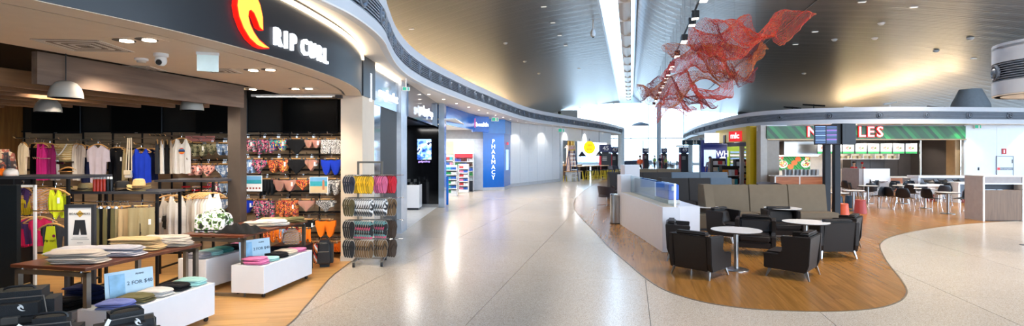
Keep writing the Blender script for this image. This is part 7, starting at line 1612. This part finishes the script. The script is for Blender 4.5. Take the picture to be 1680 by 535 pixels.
# ================================================================== people
def skin_mesh(name, verts, edges, radii, m, root=0, sub=1):
    me = bpy.data.meshes.new(name); me.from_pydata([Vector(v) for v in verts], edges, [])
    o = bpy.data.objects.new('tmp', me); COL.objects.link(o)
    o.modifiers.new('s', 'SKIN')
    for i, r in enumerate(radii):
        sv = me.skin_vertices[0].data[i]; sv.radius = (r, r * .8) if isinstance(r, float) else r; sv.use_root = (i == root)
    sb = o.modifiers.new('d', 'SUBSURF'); sb.levels = sub; sb.render_levels = sub
    dg = bpy.context.evaluated_depsgraph_get(); out = bpy.data.meshes.new_from_object(o.evaluated_get(dg))
    bpy.data.objects.remove(o); bpy.data.meshes.remove(me)
    out.materials.clear(); out.materials.append(m); out.shade_smooth(); out.name = name; return out
SKIN = mat('skin_tone', 'c08f74', .55)
def person_meshes(key, stride=.0, arm=0.):
    V = [(0, 0, .95), (0, .01, 1.12), (0, .01, 1.32), (0, 0, 1.46), (0, -.01, 1.56), (0, -.025, 1.66), (0, -.015, 1.74)]; E = [(0, 1), (1, 2), (2, 3), (3, 4), (4, 5), (5, 6)]; R = [(.15, .11), (.13, .1), (.16, .11), (.065, .06), (.055, .055), (.085, .1), (.06, .07)]
    for s in (-1, 1):
        b = len(V); f = s * stride
        V += [(s * .09, f * .3, .88), (s * .1, -.02 + f * .7, .5), (s * .1, .02 + f * 1.1, .09), (s * .11, -.13 + f * 1.1, .035)]; E += [(0, b), (b, b + 1), (b + 1, b + 2), (b + 2, b + 3)]; R += [.09, .06, .045, (.045, .03)]
        b = len(V); a = arm
        V += [(s * .19, .01, 1.4), (s * .25, .03, 1.12), (s * .26, -.05 - a, .9 + a * .9), (s * .26, -.08 - a, .81 + a)]; E += [(2, b), (b, b + 1), (b + 1, b + 2), (b + 2, b + 3)]; R += [.06, .045, .034, (.036, .018)]
        h = b + 3
        for k in range(4):
            V.append((s * (.262 + .004), -.105 - a + .018 * k, .725 + a + .008 * abs(k - 1.5))); E.append((h, len(V) - 1)); R.append(.009)
        V.append((s * .24, -.115 - a, .79 + a)); E.append((h, len(V) - 1)); R.append(.009)
    body = skin_mesh('body', V, E, R, SKIN)
    TV = [(0, 0, .9), (0, .01, 1.12), (0, .01, 1.32), (0, 0, 1.44)]; TE = [(0, 1), (1, 2), (2, 3)]; TRr = [(.165, .125), (.15, .12), (.18, .13), (.07, .07)]
    for s in (-1, 1):
        b = len(TV); TV += [(s * .19, .01, 1.4), (s * .25, .03, 1.13)]; TE += [(2, b), (b, b + 1)]; TRr += [.075, .06]
    LV = [(0, 0, .98), (0, 0, .9)]; LE = [(0, 1)]; LR = [(.16, .12), (.16, .12)]
    for s in (-1, 1):
        b = len(LV); f = s * stride; LV += [(s * .095, f * .3, .82), (s * .1, -.02 + f * .7, .5), (s * .1, .02 + f * 1.1, .1)]; LE += [(1, b), (b, b + 1), (b + 1, b + 2)]; LR += [.105, .08, .065]
    return body, (TV, TE, TRr), (LV, LE, LR)
PB = {}
HAIRM = mat('dark_hair', '2a211c', .7)
hair_mb = MB().lathe([(.09, 1.62), (.1, 1.68), (.098, 1.74), (.075, 1.79), (.03, 1.815), (0, 1.818)], 14)
def person(label, loc, rz, shirt, legs, stride=.0, arm=0., h=1.0, vest=None, cap=None):
    k = (stride, arm)
    if k not in PB: PB[k] = person_meshes('p', stride, arm)
    body, T_, L_ = PB[k]
    t = thing('person', label, 'person', loc, rz); t.scale = (h, h, h)
    link('body', body, t); link('shirt', skin_mesh('shirt', *T_, shirt), t); link('trousers', skin_mesh('trousers', *L_, legs), t)
    hm = MB(); hm.lathe([(.092, 1.66), (.1, 1.7), (.096, 1.755), (.07, 1.79), (.03, 1.81), (0, 1.812)], 14, TR(0, .008, 0)); hm.build('hair', cap or HAIRM, t, smooth=True)
    for s in (-1, 1): MB().lathe([(0, -.009), (.011, 0), (0, .009)], 8, TR(s * .033, -.108, 1.69)).build('eye', BLACK, t)
    MB().hexa([(-.014, -.112, 1.635), (.014, -.112, 1.635), (.012, -.09, 1.635), (-.012, -.09, 1.635)], [(-.006, -.1, 1.69), (.006, -.1, 1.69), (.006, -.09, 1.69), (-.006, -.09, 1.69)]).hexa([(-.012, -.128, 1.638), (.012, -.128, 1.638), (.012, -.1, 1.638), (-.012, -.1, 1.638)], [(-.004, -.108, 1.68), (.004, -.108, 1.68), (.004, -.1, 1.68), (-.004, -.1, 1.68)]).build('nose', SKIN, t)
    MB().bx(-.024, .024, -.104, -.09, 1.6, 1.612).build('mouth', mat('lip', '9a5a52', .6), t)
    for s in (-1, 1): MB().bx(s * .086 - .008, s * .086 + .008, -.03, .01, 1.64, 1.7).build('ear', SKIN, t, bevel=.004)
    for s in (-1, 1): MB().bx(s * .1 - .045, s * .1 + .045, -.17 + s * stride * 1.1, .08 + s * stride * 1.1, 0, .07).build('shoe', BLACK, t, bevel=.02)
    if vest: MB().bx(-.19, .19, -.15, .15, .98, 1.42).build('vest', vest, t, smooth=True, bevel=.08, seg=3)
    return t
c = G(1050, 288); person('person in an orange hi-vis vest and dark trousers walking in the far hall', (c.x, c.y, .004), 2.7, mat('hivis_orange', 'f0602a', .6), FB['black'], .12, .0, 1.04, MATS['hivis_orange'])
VL = mat('hivis_lime', 'a8c85a', .6)
for px, py, lab, sh_, st, v in [(1074, 279, 'distant person in pale green vest walking past the gates', 'mint', .1, VL), (1083, 278, 'distant person in dark blue clothes near the white column', 'navy', .0, None), (1092, 281, 'distant person in lime vest beside the far white column', 'grey', .08, VL)]:
    c = G(px, py); person(lab, (c.x, c.y, .004), .5, FB[sh_], FB['charcoal'], st, 0., 1.0, v)
person('person in a pale shirt standing at the navy book shop wall', (X(1165, 35.2), 35.2, .004), -.5, FB['ltgrey'], FB['stone'], .03, .1, 1.04)
person('kitchen worker with dark hair and red shirt behind the noodle counter', (X(1401, 32.3), 32.3, .004), .1, FB['red'], FB['black'], .0, .15, .88)
person('kitchen worker in red shirt and red cap turning to the stove', (X(1414, 32.6), 32.6, .004), 1.9, FB['red'], FB['black'], .0, .2, .86, None, FB['red'])
